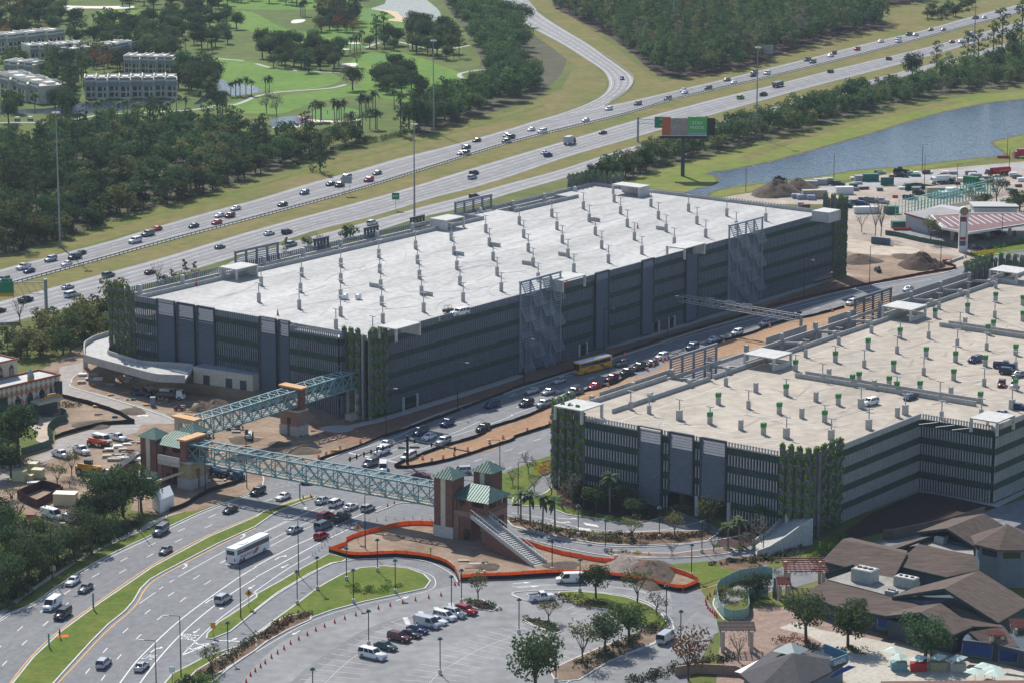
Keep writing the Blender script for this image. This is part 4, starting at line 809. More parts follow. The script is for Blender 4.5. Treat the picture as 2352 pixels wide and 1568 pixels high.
shelter(gb, S4(2320, 619, 8.5, 9, ZB+3.2), ZB, [(0, .4), (3, .4)]); shelter(gb, S4(2280, 956, 8.5, 7, ZB+3.2), ZB, [])
planter(gb, FA(0, VO), GU, fx(2222, 640, v=VO), fx(2290, 620, v=VO), -GV, 6, 20.5, 6); planter(gb, FA(fx(2290, 620, v=VO), 0), GV, VO, VO+9, GU, 6, 20.2, 4)
planter(gb, FA(0, VL), GU, UB, UB+10, -GV, .5, 20.2, 4)
# stall lines on roof B
rl = MB(); tb_ = MB(); rr_ = random.Random(8)
for row in range(-1, 18):
    u0 = -14+row*18.0*.5
rows = [(-10, 96), (6, 96), (20, 98)]
for u in range(0, 60):
    pass
def stallrow(u, v0, v1, m=rl):
    v = v0
    while v < v1:
        a = FA(u-3.2, v-1.8); b = FA(u+3.2, v+1.8); stripe(m, [a, b], .24, ZB+.045); v += 4.2
for u in (-13, 6, 24, 52, 66, 84, 102, 124, 140, 158): stallrow(u, 95, 140 if u < 22 else 160)
stripe(rl, [FA(-20, 92), FA(40, 92)], .16, ZB+.012); stripe(rl, [FA(50, 92), FA(110, 92)], .16, ZB+.012)
for k in range(90):
    u, v = rr_.uniform(-15, 180), rr_.uniform(92, 143); a_ = rr_.gauss(0, .5); l_ = rr_.uniform(5, 18); d_ = (GU*cos(a_)+GV*sin(a_)); stripe(tb_, [FA(u, v)-d_*l_/2, FA(u, v)+d_*l_/2], rr_.uniform(.2, .9), ZB+.014+.0003*k)
tb_.build('deck_stain', mat('deck_stain', (.36, .31, .255), .85, .15, .3), gb)
rl.build('stall_lines', mat('roof_line_paint', (.80, .76, .68), .8, .1, .5), gb)
jt = MB()
for k in range(9): stripe(jt, [FA(17+k*25.3, -76), FA(17+k*25.3, 1)], .12, ZD+.012)
for k in range(1, 5): stripe(jt, [FA(2, -78+16*k), FA(224, -78+16*k)], .10, ZD+.016)
jt.build('deck_joint', conc, ga); tm = MB(); rr = random.Random(3)
for k in range(90):
    u, v = rr.uniform(8, 215), rr.uniform(-72, -3); a_ = rr.gauss(0, .35); l_ = rr.uniform(6, 26); d_ = (GU*cos(a_)+GV*sin(a_)); p_ = FA(u, v); n_ = Vector((-d_.y, d_.x, 0)); c_ = rr.uniform(-.03, .03)
    L_w = [p_+d_*l_*(j/6-.5)+n_*c_*(l_*(j/6-.5))**2 for j in range(7)]
    if all(5 < (q-GC).dot(GU) < 221 and -76 < (q-GC).dot(GV) < 0 for q in L_w): stripe(tm, L_w, rr.uniform(.15, .5), ZD+.02+.0004*k)
tm.build('tyre_marks', mat('tyre_mark_grey', (.415, .41, .40), .85, .12, .3), ga)
# curved ramp at the near corner of garage B
cr = thing('exit_ramp', 'curved concrete exit ramp with high side walls under the corner of the tan-roofed garage', 'ramp', at(1800, 1280))
ol = T(3, 3, [(410, 90), (300, 150), (150, 260), (0, 352)])+T(2, 3, [(2250, 385)]); il = T(3, 2, [(380, 1510), (250, 1590)])+T(3, 3, [(150, 60), (0, 200)])+T(2, 3, [(2200, 300)])
zz = [4.8, 3.9, 2.4, .9, .15]
A_ = [at(p[0], p[1], z) for p, z in zip(ol, zz)]; B_ = [at(p[0], p[1], z) for p, z in zip(il, zz)]; A_ = resam(A_, 22); B_ = resam(B_, 22); mb = MB(); wl = MB()
for i in range(21): mb.hexa([Vector((p.x, p.y, 0)) for p in (A_[i], A_[i+1], B_[i+1], B_[i])], [A_[i], A_[i+1], B_[i+1], B_[i]])
for L in (A_, B_):
    for i in range(21):
        a, b = L[i], L[i+1]; e = (b-a); e.z = 0; n = Vector((-e.y, e.x, 0)).normalized()*.15
        wl.hexa([Vector((p.x, p.y, 0)) for p in (a-n, b-n, b+n, a+n)], [p+Vector((0, 0, 1.0)) for p in (a-n, b-n, b+n, a+n)])
mb.build('ramp_deck', conc, cr); wl.build('ramp_wall', conc_lt, cr)
# ------------------------------------------------------------------ roof light columns
def roofpole(name, colw, colh, poleh, cap, m):
    t = thing(name, None, 'light pole' if poleh else 'column', (0, 0, 0), world=False); b = (0, 0, 0)
    MB().box((0, 0, colh/2), (colw, colw*.8, colh), ax=AX).build('column', m, t, b)
    if cap: MB().box((0, 0, colh-.35), (colw+.14, colw*.8+.14, 1.0), ax=AX).build('green_cap', greenp, t, b)
    if poleh:
        MB().tube((0, 0, colh), (0, 0, colh+poleh), .13, 6).build('pole', galv, t, b)
        MB().box((0, 0, colh+poleh+.08), (.35, 1.9, .16), ax=AX).build('lamp_head', galv, t, b)
    KIDS[t.name] = list(t.children); return t
def place_list(proto, spots, lab, group):
    n = len(spots)
    for i, (p, l) in enumerate(spots):
        if i == 0: o = proto; o.location = p
        else: o = dup(proto, p)
        o['label'] = l; o['group'] = group
pA = roofpole('roof_light_pole', .85, 2.5, 2.6, False, conc)
off = {1: 0, 2: -1, 3: -1, 4: -1, 5: -1}; cnt = {1: 11, 2: 12, 3: 12, 4: 12, 5: 12}; sp = []
RN = {1: 'row nearest the highway', 2: 'second row from highway', 3: 'middle row', 4: 'fourth row from highway', 5: 'row nearest the street'}
P11 = at(*T(1, 1, [(48, 1055)])[0], ZD)
S_U, S_V = .1069530*157.9, .0901454*157.9
# fitted grid: first row, first column stands at P11
c0 = FA(34.8, -64.4)
for i in cnt:
    for k in range(cnt[i]):
        c = k+off[i] if i > 1 else k
        if i == 1: c = k
        p = P11+GU*(c*S_U)+GV*((i-1)*S_V); sp.append((Vector((p.x, p.y, ZD)), 'light pole on white roof deck, %s, %s' % (RN[i], 'leftmost in its row' if k == 0 else '%s from the left' % nth(k))))
sp.append((at(*T(1, 1, [(735, 1450)])[0], ZD), 'light pole on the white roof deck just left of the near corner planters')); sp.append((at(*T(1, 1, [(1073, 1520)])[0], ZD), 'light pole on the white roof deck behind the near corner planters'))
place_list(pA, sp, '', 'light poles standing in rows on the white roof deck')
ws = [((1860, 775), 1, 1), ((2195, 695), 1, 1), ((1095, 1070), 1, 1), ((1570, 1145), 1, 1)]
for i, (x, y) in enumerate([(466, 0)][0:0]+[(p[0][0], p[0][1]) for p in ws]):
    c = at(*T(1, 1, [(x, y)])[0], ZD); mb = MB(); mb.box(c+Vector((0, 0, .55)), (.3, 4.0, 1.1), ax=AX); mb.build('wall_stub', conc, ga)
for x, y in ((145, 865), (478, 785), (760, 465), (1375, 545)):
    c = at(*T(2, 1, [(x, y)])[0], ZD); mb = MB(); mb.box(c+Vector((0, 0, .55)), (.3, 4.0, 1.1), ax=AX); mb.build('wall_stub', conc, ga)
PB_ = {'p': roofpole('roof_light_pole', .85, 1.9, 2.4, False, conc), 'g': roofpole('roof_column', 1.0, 2.6, 0, True, conc), 'c': roofpole('roof_column', 1.0, 2.3, 0, False, conc), 'gp': roofpole('roof_light_pole', 1.0, 2.6, 1.3, True, conc), 'w': roofpole('roof_light_pole', 1.3, 2.3, 2.4, False, conc)}
used = {}
tb = [(2, 2, x, y, k) for x, y, k in [(1260, 655, 'p'), (1537, 715, 'w'), (1818, 750, 'gp'), (1895, 570, 'g'), (1965, 400, 'p'), (2240, 460, 'c'), (2172, 612, 'p'), (2102, 805, 'c'), (2310, 850, 'g'), (1090, 620, 'p'), (1805, 350, 'p')]]
tb += [(3, 2, x, y, k) for x, y, k in [(165, 490, 'gp'), (440, 545, 'c'), (645, 580, 'g'), (103, 660, 'g'), (310, 697, 'c'), (520, 735, 'gp'), (853, 607, 'w'), (925, 800, 'w'), (168, 880, 'w'), (580, 895, 'w'), (1188, 690, 'c'), (1260, 665, 'w'), (1594, 710, 'p'), (1958, 690, 'p'), (345, 140, 'p'), (618, 185, 'gp'), (883, 235, 'p'), (918, 65, 'g'), (1185, 105, 'p'), (1153, 270, 'g'), (1430, 305, 'p'), (1452, 145, 'g'), (1722, 185, 'gp'), (1705, 350, 'g'), (1985, 405, 'p'), (1995, 222, 'g'), (2008, 75, 'p'), (2275, 120, 'g'), (2275, 250, 'p'), (2240, 615, 'w'), (2272, 440, 'gp'), (650, 25, 'p'), (775, 400, 'g'), (835, 375, 'g'), (1112, 415, 'g'), (1182, 465, 'gp'), (1395, 460, 'g'), (1578, 530, 'p'), (500, 360, 'p'), (560, 330, 'c'), (975, 435, 'c'), (1680, 500, 'c'), (252, 265, 'gp'), (1950, 560, 'g'), (1738, 40, 'p')]]
tb += [(3, 1, x, y, k) for x, y, k in [(950, 1490, 'p'), (1570, 1270, 'p'), (1835, 1165, 'p'), (2092, 1080, 'p'), (1212, 1535, 'gp'), (1475, 1540, 'p'), (1832, 1305, 'gp'), (2090, 1205, 'g'), (2082, 1350, 'p'), (1762, 1450, 'p'), (2340, 1235, 'g'), (2340, 1380, 'g'), (1810, 1425, 'c'), (2020, 1505, 'g'), (2070, 1460, 'g'), (1535, 1350, 'g')]]
KN = {'p': 'slim light pole on a concrete column', 'g': 'square concrete column with bright green cap', 'c': 'bare square concrete column', 'gp': 'green capped concrete column with short light pole', 'w': 'light pole on a broad concrete column'}
pts_ = []
for i, j, x, y, k in tb:
    q = T(i, j, [(x, y)])[0]; pts_.append((q, k))
bykind = {}
for q, k in pts_: bykind.setdefault(k, []).append(q)
for k, L in bykind.items():
    L.sort()
    for i, q in enumerate(L):
        p = at(q[0], q[1], ZB); o = PB_[k] if i == 0 else dup(PB_[k], p)
        o.location = p; o['label'] = ordlab(i, len(L), KN[k]+' on the tan roof deck'); o['group'] = 'columns and poles on the tan roof deck'
# ================================================================== FOOTBRIDGES AND TOWERS
ZBR = 6.6
def truss(root, a, b, n, h, w, bays, m=teal):
    ch = MB(); dv = [a, b]; up = Vector((0, 0, h)); n = n*w
    for o in (Vector(), n):
        ch.bar(a+o, b+o, .34); ch.bar(a+o+up, b+o+up, .34); ch.bar(a+o+up*.3, b+o+up*.3, .1); ch.bar(a+o+up*.42, b+o+up*.42, .08)
    ch.build('chord', m, root); vb = MB(); db = MB(); rf = MB()
    for i in range(bays+1):
        p = a.lerp(b, i/bays)
        for o in (Vector(), n): vb.bar(p+o, p+o+up, .24)
        rf.bar(p+up, p+n+up, .2)
        if i < bays:
            q = a.lerp(b, (i+1)/bays)
            for o in (Vector(), n): db.bar(p+o, q+o+up, .17); db.bar(p+o+up, q+o, .17)
            rf.bar(p+up, q+n+up, .12)
            rf.bar(p.lerp(q, .5)+up, p.lerp(q, .5)+n+up, .08)
    vb.build('upright', m, root); db.build('diagonal_brace', m, root); rf.build('roof_bracing', teal_lt, root)
    fl = MB(); fl.hexa([p-Vector((0, 0, .25)) for p in (a, b, b+n, a+n)], [p for p in (a, b, b+n, a+n)]); fl.build('walkway_deck', mat('wet_deck', (.30, .27, .22), .8, .5, 1.5), root)
a = at(425, 1057, ZBR); b = at(999, 1161, ZBR); bd = (b-a).normalized(); bd.z = 0; bn = Vector((-bd.y, bd.x, 0)); bn = bn if bn.y > 0 else -bn
br = thing('footbridge', 'teal steel truss footbridge crossing the wide road to the brick stair tower', 'footbridge', ((a+b)/2))
truss(br, a, b, bn, 4.1, 4.3, 16)
a2 = at(447, 1006, ZBR); b2 = at(828, 886, 8.2); b2d = (b2-a2).normalized(); b2n = Vector((-b2d.y, b2d.x, 0)); b2n = b2n if b2n.x < 0 else -b2n
br2 = thing('footbridge', 'teal steel truss footbridge leading over bare dirt to the white-roofed garage corner', 'footbridge', ((a2+b2)/2))
truss(br2, a2, b2, b2n, 3.9, 4.3, 18)
mb = MB()
for x, y in ((801, 957), (821, 961)): p = at(x, y); mb.box((p.x, p.y, 3.9), (.9, .9, 7.7), ax=AX)
mb.build('entry_column', conc, br2); MB().box(at(811, 962)+Vector((0, 0, .8)), (4, 2, 1.6), ax=AX).build('end_block', conc, br2)
def block(mb, c, sx_, sy, z0, z1, ax, mi=0): return mb.box((c.x, c.y, (z0+z1)/2), (sx_, sy, z1-z0), ax=ax, mi=mi)
def portal(root, c, d, n, w, z0, z1, m, roofm, over=.5, dep=1.6):
    mb = MB(); ax = (d, n)
    for s in (-1, 1): block(mb, c+n*s*(w/2+.6), dep, 1.2, z0, z1, ax)
    block(mb, c, dep, w, z1-1.0, z1-.01, ax); mb.build('portal', m, root)
    MB().box((c.x, c.y, z1+.2), (dep+over*2, w+2.4+over*2, .4), ax=ax).build('portal_cap', roofm, root)
def pier(name, lab, c, d, n, z1, m, w=4.6, roofm=plywood, arch=True, upm=None, ztop=11.6):
    t = thing(name, lab, 'bridge pier', (c.x, c.y, 0)); ax = (d, n); mb = MB(); b_ = MB()
    for s in (-1, 1): block(mb, c+n*s*(w/2-.55), 3.6, 2.2, 2.6, z1, ax); block(b_, c+n*s*(w/2-.55), 4.0, 2.6, 0, 2.6, ax)
    block(mb, c, 3.6, w-3.3, z1-1.6, z1-.01, ax); mb.build('pier_body', m, t); b_.build('pier_base', conc, t)
    MB().box((c.x, c.y, z1+.2), (4.0, w+1.6, .39), ax=ax).build('pier_ledge', conc_lt, t)
    portal(t, c, d, n, w-.4, z1+.4, ztop, upm or m, roofm); return t
c = at(666, 998); pc = a2.lerp(b2, .62)+b2n*2.15; c = Vector((pc.x, pc.y, 0))
pier('bridge_pier', 'brick bridge pier with plywood-topped portal standing in bare dirt', c, b2d, b2n, 6.2, brickl, upm=brick, ztop=11.9)
c = a+bn*2.15+bd*.3; pier('bridge_pier', 'olive stucco bridge pier with arched opening and plywood cap at the road bridge end', Vector((c.x, c.y, 0)), bd, bn, 6.2, olive, upm=brick, ztop=11.6)
c = a2+b2n*2.15-b2d*.4; pier('bridge_pier', 'tan bridge portal with plywood cap behind the stair tower', Vector((c.x, c.y, 0)), b2d, b2n, 6.2, olive, upm=tanm, ztop=11.2)
lb = thing('landing', 'concrete landing between the western stair tower and the two footbridges', 'landing', at(400, 1100))
q = [at(362, 1052, ZBR), at(412, 1062, ZBR), at(428, 1040, ZBR), at(400, 1012, ZBR), at(372, 1020, ZBR)]
mb = MB(); mb.prism([(p.x, p.y) for p in q], 5.4, ZBR); mb.build('landing_slab', conc, lb)
mb = MB(); wallalong(mb, [Vector((p.x, p.y, ZBR)) for p in q[:2]], 1.1, .15, 0); wallalong(mb, [Vector((p.x, p.y, ZBR)) for p in q[3:]], 1.1, .15, 0); mb.build('landing_wall', conc_lt, lb)
def pyr(mb, c, w, d, z0, h, ax, ridge=0):
    X, Y = ax; r = [c+X*s*w/2+Y*t*d/2 for s, t in ((-1, -1), (1, -1), (1, 1), (-1, 1))]
    if X.cross(Y).z < 0: r.reverse()
    r = [Vector((p.x, p.y, z0)) for p in r]; e0 = Vector((c.x, c.y, z0+h))-X*ridge/2; e1 = e0+X*ridge
    if ridge:
        R_ = [e0, e1, e1, e0] if X.cross(Y).z > 0 else [e0, e1, e1, e0][::-1]
        for i in range(4):
            j = (i+1) % 4; mb.quad(r[i], r[j], R_[j]) if (R_[j]-R_[i]).length < .01 else mb.quad(r[i], r[j], R_[j], R_[i])
    else:
        for i in range(4): mb.quad(r[i], r[(i+1) % 4], e0)
    mb.quad(*reversed(r)); return mb
def seam(mb, c, w, d, z0, h, ax, ridge=0):
    X, Y = ax
    for k in range(int(w/.7)+1):
        x = -w/2+k*.7; t = min(1, (w/2-abs(x))/((w-ridge)/2+1e-6)); 
        for s in (-1, 1): mb.bar(c+X*x+Y*s*d/2+Vector((0, 0, z0+.05)), c+X*x+Y*s*d/2*(1-t)+Vector((0, 0, z0+h*t+.05)), .08, .1)
def shaft(t, c, w, d, z1, ax, base=2.6, trim=True):
    mb = MB(); block(mb, c, w, d, base, z1, ax); mb.build('shaft', brick, t); mb = MB(); block(mb, c, w+.3, d+.3, 0, base, ax); mb.build('shaft_base', conc_lt, t)
    mb = MB(); X, Y = ax
    block(mb, c-Y*(d/2+.04), 1.2, .1, base, z1, ax); block(mb, c-X*(w/2+.04), .1, 1.2, base, z1, ax)
    mb.build('stucco_strip', cream, t); c0 = Vector((c.x, c.y, 0))
    mb = MB(); pyr(mb, c0, w+1.3, d+1.3, z1, 2.1, ax); seam(mb, c0, w+1.3, d+1.3, z1, 2.1, ax); mb.build('tower_roof', groof, t)
def tower(lab, o, X, Y, st0, st1, flip=1, zs=13.4, wid=3.4):
    t = thing('stair_tower', lab, 'stair tower', (o.x, o.y, 0)); ax = (X, Y)
    shaft(t, o+X*2.5+Y*2.4, 4.8, 4.6, zs, ax); shaft(t, o+X*7.2+Y*10.6, 4.6, 4.4, zs+.2, ax)
    c = o+X*9.2+Y*4.6; mb = MB()
    for s_, t_ in ((-1, -1), (1, -1), (1, 1), (-1, 1)): block(mb, c+X*s_*3.7+Y*t_*3.4, 1.3, 1.3, 0, 5.4, ax)
    block(mb, c, 8.7, 8.0, 5.4, 6.6, ax); mb.build('lobby_base', brickl, t)
    mb = MB(); block(mb, c-Y*3.9+X*1.2, 6.2, .25, 6.6, 8.0, ax); block(mb, c+X*4.2, .25, 8.0, 6.6, 7.8, ax)
    for s_, t_ in ((-1, -1), (1, -1), (1, 1), (0, -1), (1, 0)): block(mb, c+X*s_*3.95+Y*t_*3.7, .8, .8, 6.6, 9.4, ax)
    block(mb, c-X*2-Y*2, 4.2, 3.6, 0, 9.3, ax); mb.build('lobby_wall', brick, t)
    mb = MB(); block(mb, c-Y*3.86-X*2.2, 1.4, .1, 7.0, 8.9, ax); block(mb, c-Y*3.84-X*1.0, 1.6, .1, .3, 2.7, ax); mb.build('window', glass, t)
    mb = MB(); pyr(mb, Vector((c.x, c.y, 0)), 10.4, 9.6, 9.4, 2.5, ax, 5.0); seam(mb, Vector((c.x, c.y, 0)), 10.4, 9.6, 9.4, 2.5, ax, 5.0); mb.build('lobby_roof', groof, t)
    # stair flight
    d = (st1-st0); d2 = Vector((d.x, d.y, 0)).normalized(); nn = Vector((-d2.y, d2.x, 0)); N = 30; mb = MB()
    L = Vector((d.x, d.y, 0)).length
    for i in range(N):
        p = st0+Vector((d.x, d.y, 0))*(i+.5)/N; z = st0.z*(1-(i+.5)/N); mb.box((p.x, p.y, z-.25), (L/N, wid, .5), ax=(d2, nn))
    mb.build('stair_flight', conc, t); mb = MB(); wl = MB()
    for s in (-1, 1):
        e = nn*s*(wid/2+.12)
        mb.hexa([Vector((p.x, p.y, 0)) for p in (st0.lerp(st1, .35)+e-nn*.12, st1+e-nn*.12, st1+e+nn*.12, st0.lerp(st1, .35)+e+nn*.12)], [Vector((p.x, p.y, z)) for p, z in ((st0.lerp(st1, .35)+e-nn*.12, st0.z*.65-.3), (st1+e-nn*.12, .1), (st1+e+nn*.12, .1), (st0.lerp(st1, .35)+e+nn*.12, st0.z*.65-.3))])
        wl.bar(st0+e-Vector((0, 0, .1)), Vector((st1.x, st1.y, .35))+e, .25, .9)
        for i in range(22): p = st0.lerp(Vector((st1.x, st1.y, .1)), i/21)+e; wl.bar(p, p+Vector((0, 0, 1.4)), .06)
        wl.bar(st0+e+Vector((0, 0, 1.35)), Vector((st1.x, st1.y, 1.5))+e, .1); 
    for k in (.28,): p = st0.lerp(st1, k); block(mb, Vector((p.x, p.y, 0)), 2.4, wid, 0, st0.z*(1-k)-.5, (d2, nn))
    mb.build('stair_wall', brick, t); wl.build('stair_railing', conc_lt, t); return t
o = at(998, 1266); o = Vector((o.x, o.y, 0))
tower('brick stair tower with two pyramid roofs and green metal lobby roof inside the orange fence', b-Vector((0, 0, ZBR))-bn*.6, bd, bn, at(1096, 1180, ZBR), at(1240, 1296, .1))
oL = at(323, 1100); X2 = (at(412, 1060, 0)-at(362, 1050, 0)).normalized(); Y2 = Vector((-X2.y, X2.x, 0)); Y2 = Y2 if Y2.y > 0 else -Y2
tower('brick stair tower with green roofs beside the construction yard at the western bridge end', Vector((oL.x, oL.y, 0)), X2, Y2, at(318, 1040, ZBR), at(250, 1094, .1), zs=10.4)
# ================================================================== BUILDINGS
ub = thing('utility_building', 'low cream utility building with flat grey roof standing against the white-roofed garage', 'building', at(560, 880))
RZ0 = 2.6; q = [at(445, 878, RZ0), at(581, 898, RZ0), at(634, 884, RZ0)]; q.append(q[0]+(q[2]-q[1])); H = RZ0+4.3; ub.location = q[1]
MB().prism([(p.x, p.y) for p in q], 0, H-.3).build('wall', cream, ub); qq = inset(q, -.15); mb = MB(); mb.prism([(p.x, p.y) for p in qq], H-.3, H); mb.build('roof_edge', conc_lt, ub)
mb = MB(); mb.flat(inset(q, .3), H+.01); mb.build('roof', mat('grey_membrane', (.33, .34, .36), .9, .06, .2), ub)
for f in (.22, .60, .84):
    p = q[0].lerp(q[1], f); p.z = RZ0; e = (q[1]-q[0]).normalized(); n = Vector((e.y, -e.x, 0)); n = n if n.y < 0 else -n
    MB().box((p+n*.05+Vector((0, 0, 1.25))), (2.0, .1, 2.5), ax=(e, n)).build('door', dark_m, ub)
p = q[1].lerp(q[2], .6); p.z = RZ0; e = (q[2]-q[1]).normalized(); n = Vector((e.y, -e.x, 0)); n = n if n.x > 0 else -n; MB().box(p+n*.05+Vector((0, 0, 1.5)), (1.0, .1, 1.4), ax=(e, n)).build('window', glass, ub)
# ground rises to the garage here
rows_ = [[at(x, y, 0) for x, y in ((300, 880), (432, 902), (590, 925), (655, 950), (740, 975), (790, 975))], [at(x, y, RZ0) for x, y in ((350, 858), (440, 882), (585, 904), (640, 894), (690, 920))]+[FA(-1.5, -4, .2)], [FA(2, -86, RZ0), FA(2, -60, RZ0), FA(2, -40, RZ0), FA(2, -30, RZ0), FA(2, -20, RZ0), FA(2, -1, .3)]]
mb = MB()
for r0_, r1_ in zip(rows_, rows_[1:]):
    for i in range(5): mb.quad(r0_[i]+Vector((0, 0, .06)), r0_[i+1]+Vector((0, 0, .06)), r1_[i+1], r1_[i])
o = struct(mb, 'sloped_dirt', dirt)
# harlequin-walled building
hb = thing('theatre_building', 'building with orange and cream diamond patterned walls and pointed dark windows at the left edge', 'building', at(60, 960))
R_ = at(139, 937); L_ = at(-6, 972); e = (R_-L_).normalized(); L_ = L_-e*14; n = Vector((e.y, -e.x, 0)); n = n if n.y < 0 else -n; bk = -n; H = 8.6
dm = D.materials.new('diamond_wall'); dm.use_nodes = True; nt = dm.node_tree; bb = nt.nodes['Principled BSDF']; bb.inputs['Roughness'].default_value = .85
tc = nt.nodes.new('ShaderNodeTexCoord'); dp = nt.nodes.new('ShaderNodeVectorMath'); dp.operation = 'DOT_PRODUCT'; dp.inputs[1].default_value = e; nt.links.new(tc.outputs['Object'], dp.inputs[0])
sp_ = nt.nodes.new('ShaderNodeSeparateXYZ'); nt.links.new(tc.outputs['Object'], sp_.inputs[0])
def mth(op, a_, b_): m_ = nt.nodes.new('ShaderNodeMath'); m_.operation = op; [nt.links.new(v, m_.inputs[i]) if hasattr(v, 'links') else setattr(m_.inputs[i], 'default_value', v) for i, v in enumerate((a_, b_))]; return m_.outputs[0]
zz_ = mth('MULTIPLY', sp_.outputs[2], .62); cb = nt.nodes.new('ShaderNodeCombineXYZ'); nt.links.new(mth('ADD', dp.outputs['Value'], zz_), cb.inputs[0]); nt.links.new(mth('SUBTRACT', dp.outputs['Value'], zz_), cb.inputs[1]); cb.inputs[2].default_value = .3
ck = nt.nodes.new('ShaderNodeTexChecker'); ck.inputs['Scale'].default_value = .62; ck.inputs[1].default_value = (.42, .20, .10, 1); ck.inputs[2].default_value = (.62, .58, .48, 1); nt.links.new(cb.outputs[0], ck.inputs[0]); nt.links.new(ck.outputs[0], bb.inputs['Base Color'])
MB().prism([L_, R_, R_+bk*8, L_+bk*8], 0, H).build('wall', dm, hb); pr = [L_-e*.1+n*.15, R_+e*.15+n*.15, R_+e*.15+bk*8.15, L_+bk*8.15]
mb = MB(); wallalong(mb, [Vector((p.x, p.y, H)) for p in pr], .5, .35, .01); mb.build('parapet', mat('terracotta_edge', (.32, .11, .08), .8), hb); mb = MB(); mb.flat([L_+bk*.3, R_+bk*.3, R_+bk*7.8, L_+bk*7.8], H+.02); mb.build('roof', conc_lt, hb)
p1 = [L_+bk*8, R_-e*7+bk*8, R_-e*7+bk*24, L_+bk*24]; MB().prism(p1, 0, H+4.2).build('upper_wall', tanm, hb); mb = MB(); mb.flat(inset([Vector((*p[:2], 0)) for p in p1], .3), H+4.24); mb.build('upper_roof', conc_lt, hb)
mb = MB(); wallalong(mb, [Vector((p.x, p.y, H+4.21)) for p in p1+p1[:1]], .4, .3, 0); mb.build('upper_parapet', mat('terracotta_edge', (.32, .11, .08)), hb)
def gothic(mb, c, e, n, w, h): z = c.z; q = [(-w/2, 0), (w/2, 0), (w/2, h*.65), (0, h), (-w/2, h*.65)]; mb.hexa([c+e*a+Vector((0, 0, b_)) for a, b_ in q], [c+e*a+Vector((0, 0, b_))+n*.12 for a, b_ in q])
for d_, z_, w_, h_ in ((6.0, 3.4, 1.8, 3.2), (10.0, 3.1, 1.8, 3.2), (14.0, 2.8, 1.8, 3.2), (3.0, 4.6, .8, 2), (16.6, 2.0, .8, 1.8), (14.5, .3, .8, 1.8), (11.5, .2, .8, 1.9)):
    mb = MB(); gothic(mb, R_-e*d_+Vector((0, 0, z_)), e, n, w_, h_); mb.build('pointed_window', glass, hb)
for d_ in (9.0, 12.6, 16.0): mb = MB(); gothic(mb, R_-e*d_+bk*8+Vector((0, 0, H+.6)), e, n, 1.5, 2.8); mb.build('pointed_window', glass, hb)
MB().box(R_-e*.8+n*.4+Vector((0, 0, 5.2)), (2.2, .5, 4.2), ax=(e, n)).build('sign_panel', dkgreen, hb)
MB().box(R_-e*19+n*.3+Vector((0, 0, 4)), (2.6, .4, 4.6), ax=(e, n)).build('sign_panel', dkgreen, hb)
mb = MB(); mb.prism([R_-e*2+n*.1, R_-e*2+n*3.5, R_-e*10+n*3.5, R_-e*10+n*.1], 3.2, 3.9); mb.build('canopy', cream, hb)
mb = MB(); mb.prism([R_-e*3+n*.1, R_-e*3+n*2.2, R_-e*9+n*2.2, R_-e*9+n*.1], 0.02, 3.19); mb.build('entrance', dark_m, hb)
mb = MB()
for k in range(7): mb.box(R_-e*(3+k)+n*3.6+Vector((0, 0, 4.2+1.0*sin(pi*(k+.5)/7))), (.9, .25, .8), ax=(e, n))
mb.box(R_-e*9.5+Vector((0, 0, H+.9)), (1.8, .6, 1.6), ax=(e, n)); mb.build('gilded_ornament', mat('gilded_metal', (.5, .36, .14), .4, metal=.6), hb)
mb = MB(); pyr(mb, R_-e*9.5+Vector((0, 0, 0)), 1.6, 1.0, H+1.8, 1.8, (e, n)); mb.build('blue_spire', mat('pale_blue_metal', (.25, .42, .55), .4), hb)
# resort blocks behind the golf trees
def resort(lab, a, b, dep, h, n_, seed, sh=1, step=1.8):
    a = at(*a); b = at(*b); e = (b-a).normalized(); n = Vector((e.y, -e.x, 0)); n = n if n.y < 0 else -n; bk = -n; L = (b-a).length; w = L/n_; rr = random.Random(seed)
    t = thing('apartment_building', lab, 'building', (a+b)/2); wl = MB(); rf = MB(); par = MB()
    for i in range(n_):
        s = a+e*w*i+n*(step*(i % 2)); q = [s, s+e*w, s+e*w+bk*dep, s+bk*dep]; wl.prism(q, 0, h)
        m_ = [s-n*-.4, s+e*w+n*.4, s+e*w+bk*2.2, s+bk*2.2]; z0, z1 = h*.68, h+1.0
        rf.hexa([Vector((p.x, p.y, z0)) for p in (s+n*.5+e*.3, s+e*(w-.3)+n*.5, s+e*(w-.3)+bk*.0+n*.05, s+n*.05+e*.3)], [Vector((p.x, p.y, z1)) for p in (s+n*.1-n*.6+e*.3, s+e*(w-.3)-n*.5, s+e*(w-.3)-n*.9, s-n*.9+e*.3)])
        par.box(s+bk*dep*.5+Vector((0, 0, h+.7)), (.35, dep, 1.4+.8*(i % 2)), ax=(e, n)); par.box(s+e*w*.5+bk*(dep*.55)+Vector((0, 0, h+.5)), (w*.5, dep*.3, 1.2), ax=(e, n)); par.box(s+e*w*.5+bk*(dep-.2)+Vector((0, 0, h+.55)), (w-.4, .3, 1.1), ax=(e, n))
        f = MB()
        for z in (h*.10, h*.42):
            f.box(s+e*w*.32+n*.04+Vector((0, 0, z+h*.12)), (w*.36, .12, h*.23), ax=(e, n)); f.box(s+e*w*.74+n*.04+Vector((0, 0, z+h*.12)), (w*.18, .12, h*.20), ax=(e, n))
        f.build('window', glass, t)
    wl.build('wall', cream, t); rf.build('mansard_roof', mat('slate_roof', (.22, .24, .26), .8, .1, .3), t); par.build('roof_parapet', mat('white_stucco', (.80, .77, .70), .8, .06, .2), t)
resort('long white and grey two-storey apartment block facing the golf course canal', (195, 228), (408, 225), 13, 8.5, 8, 1)
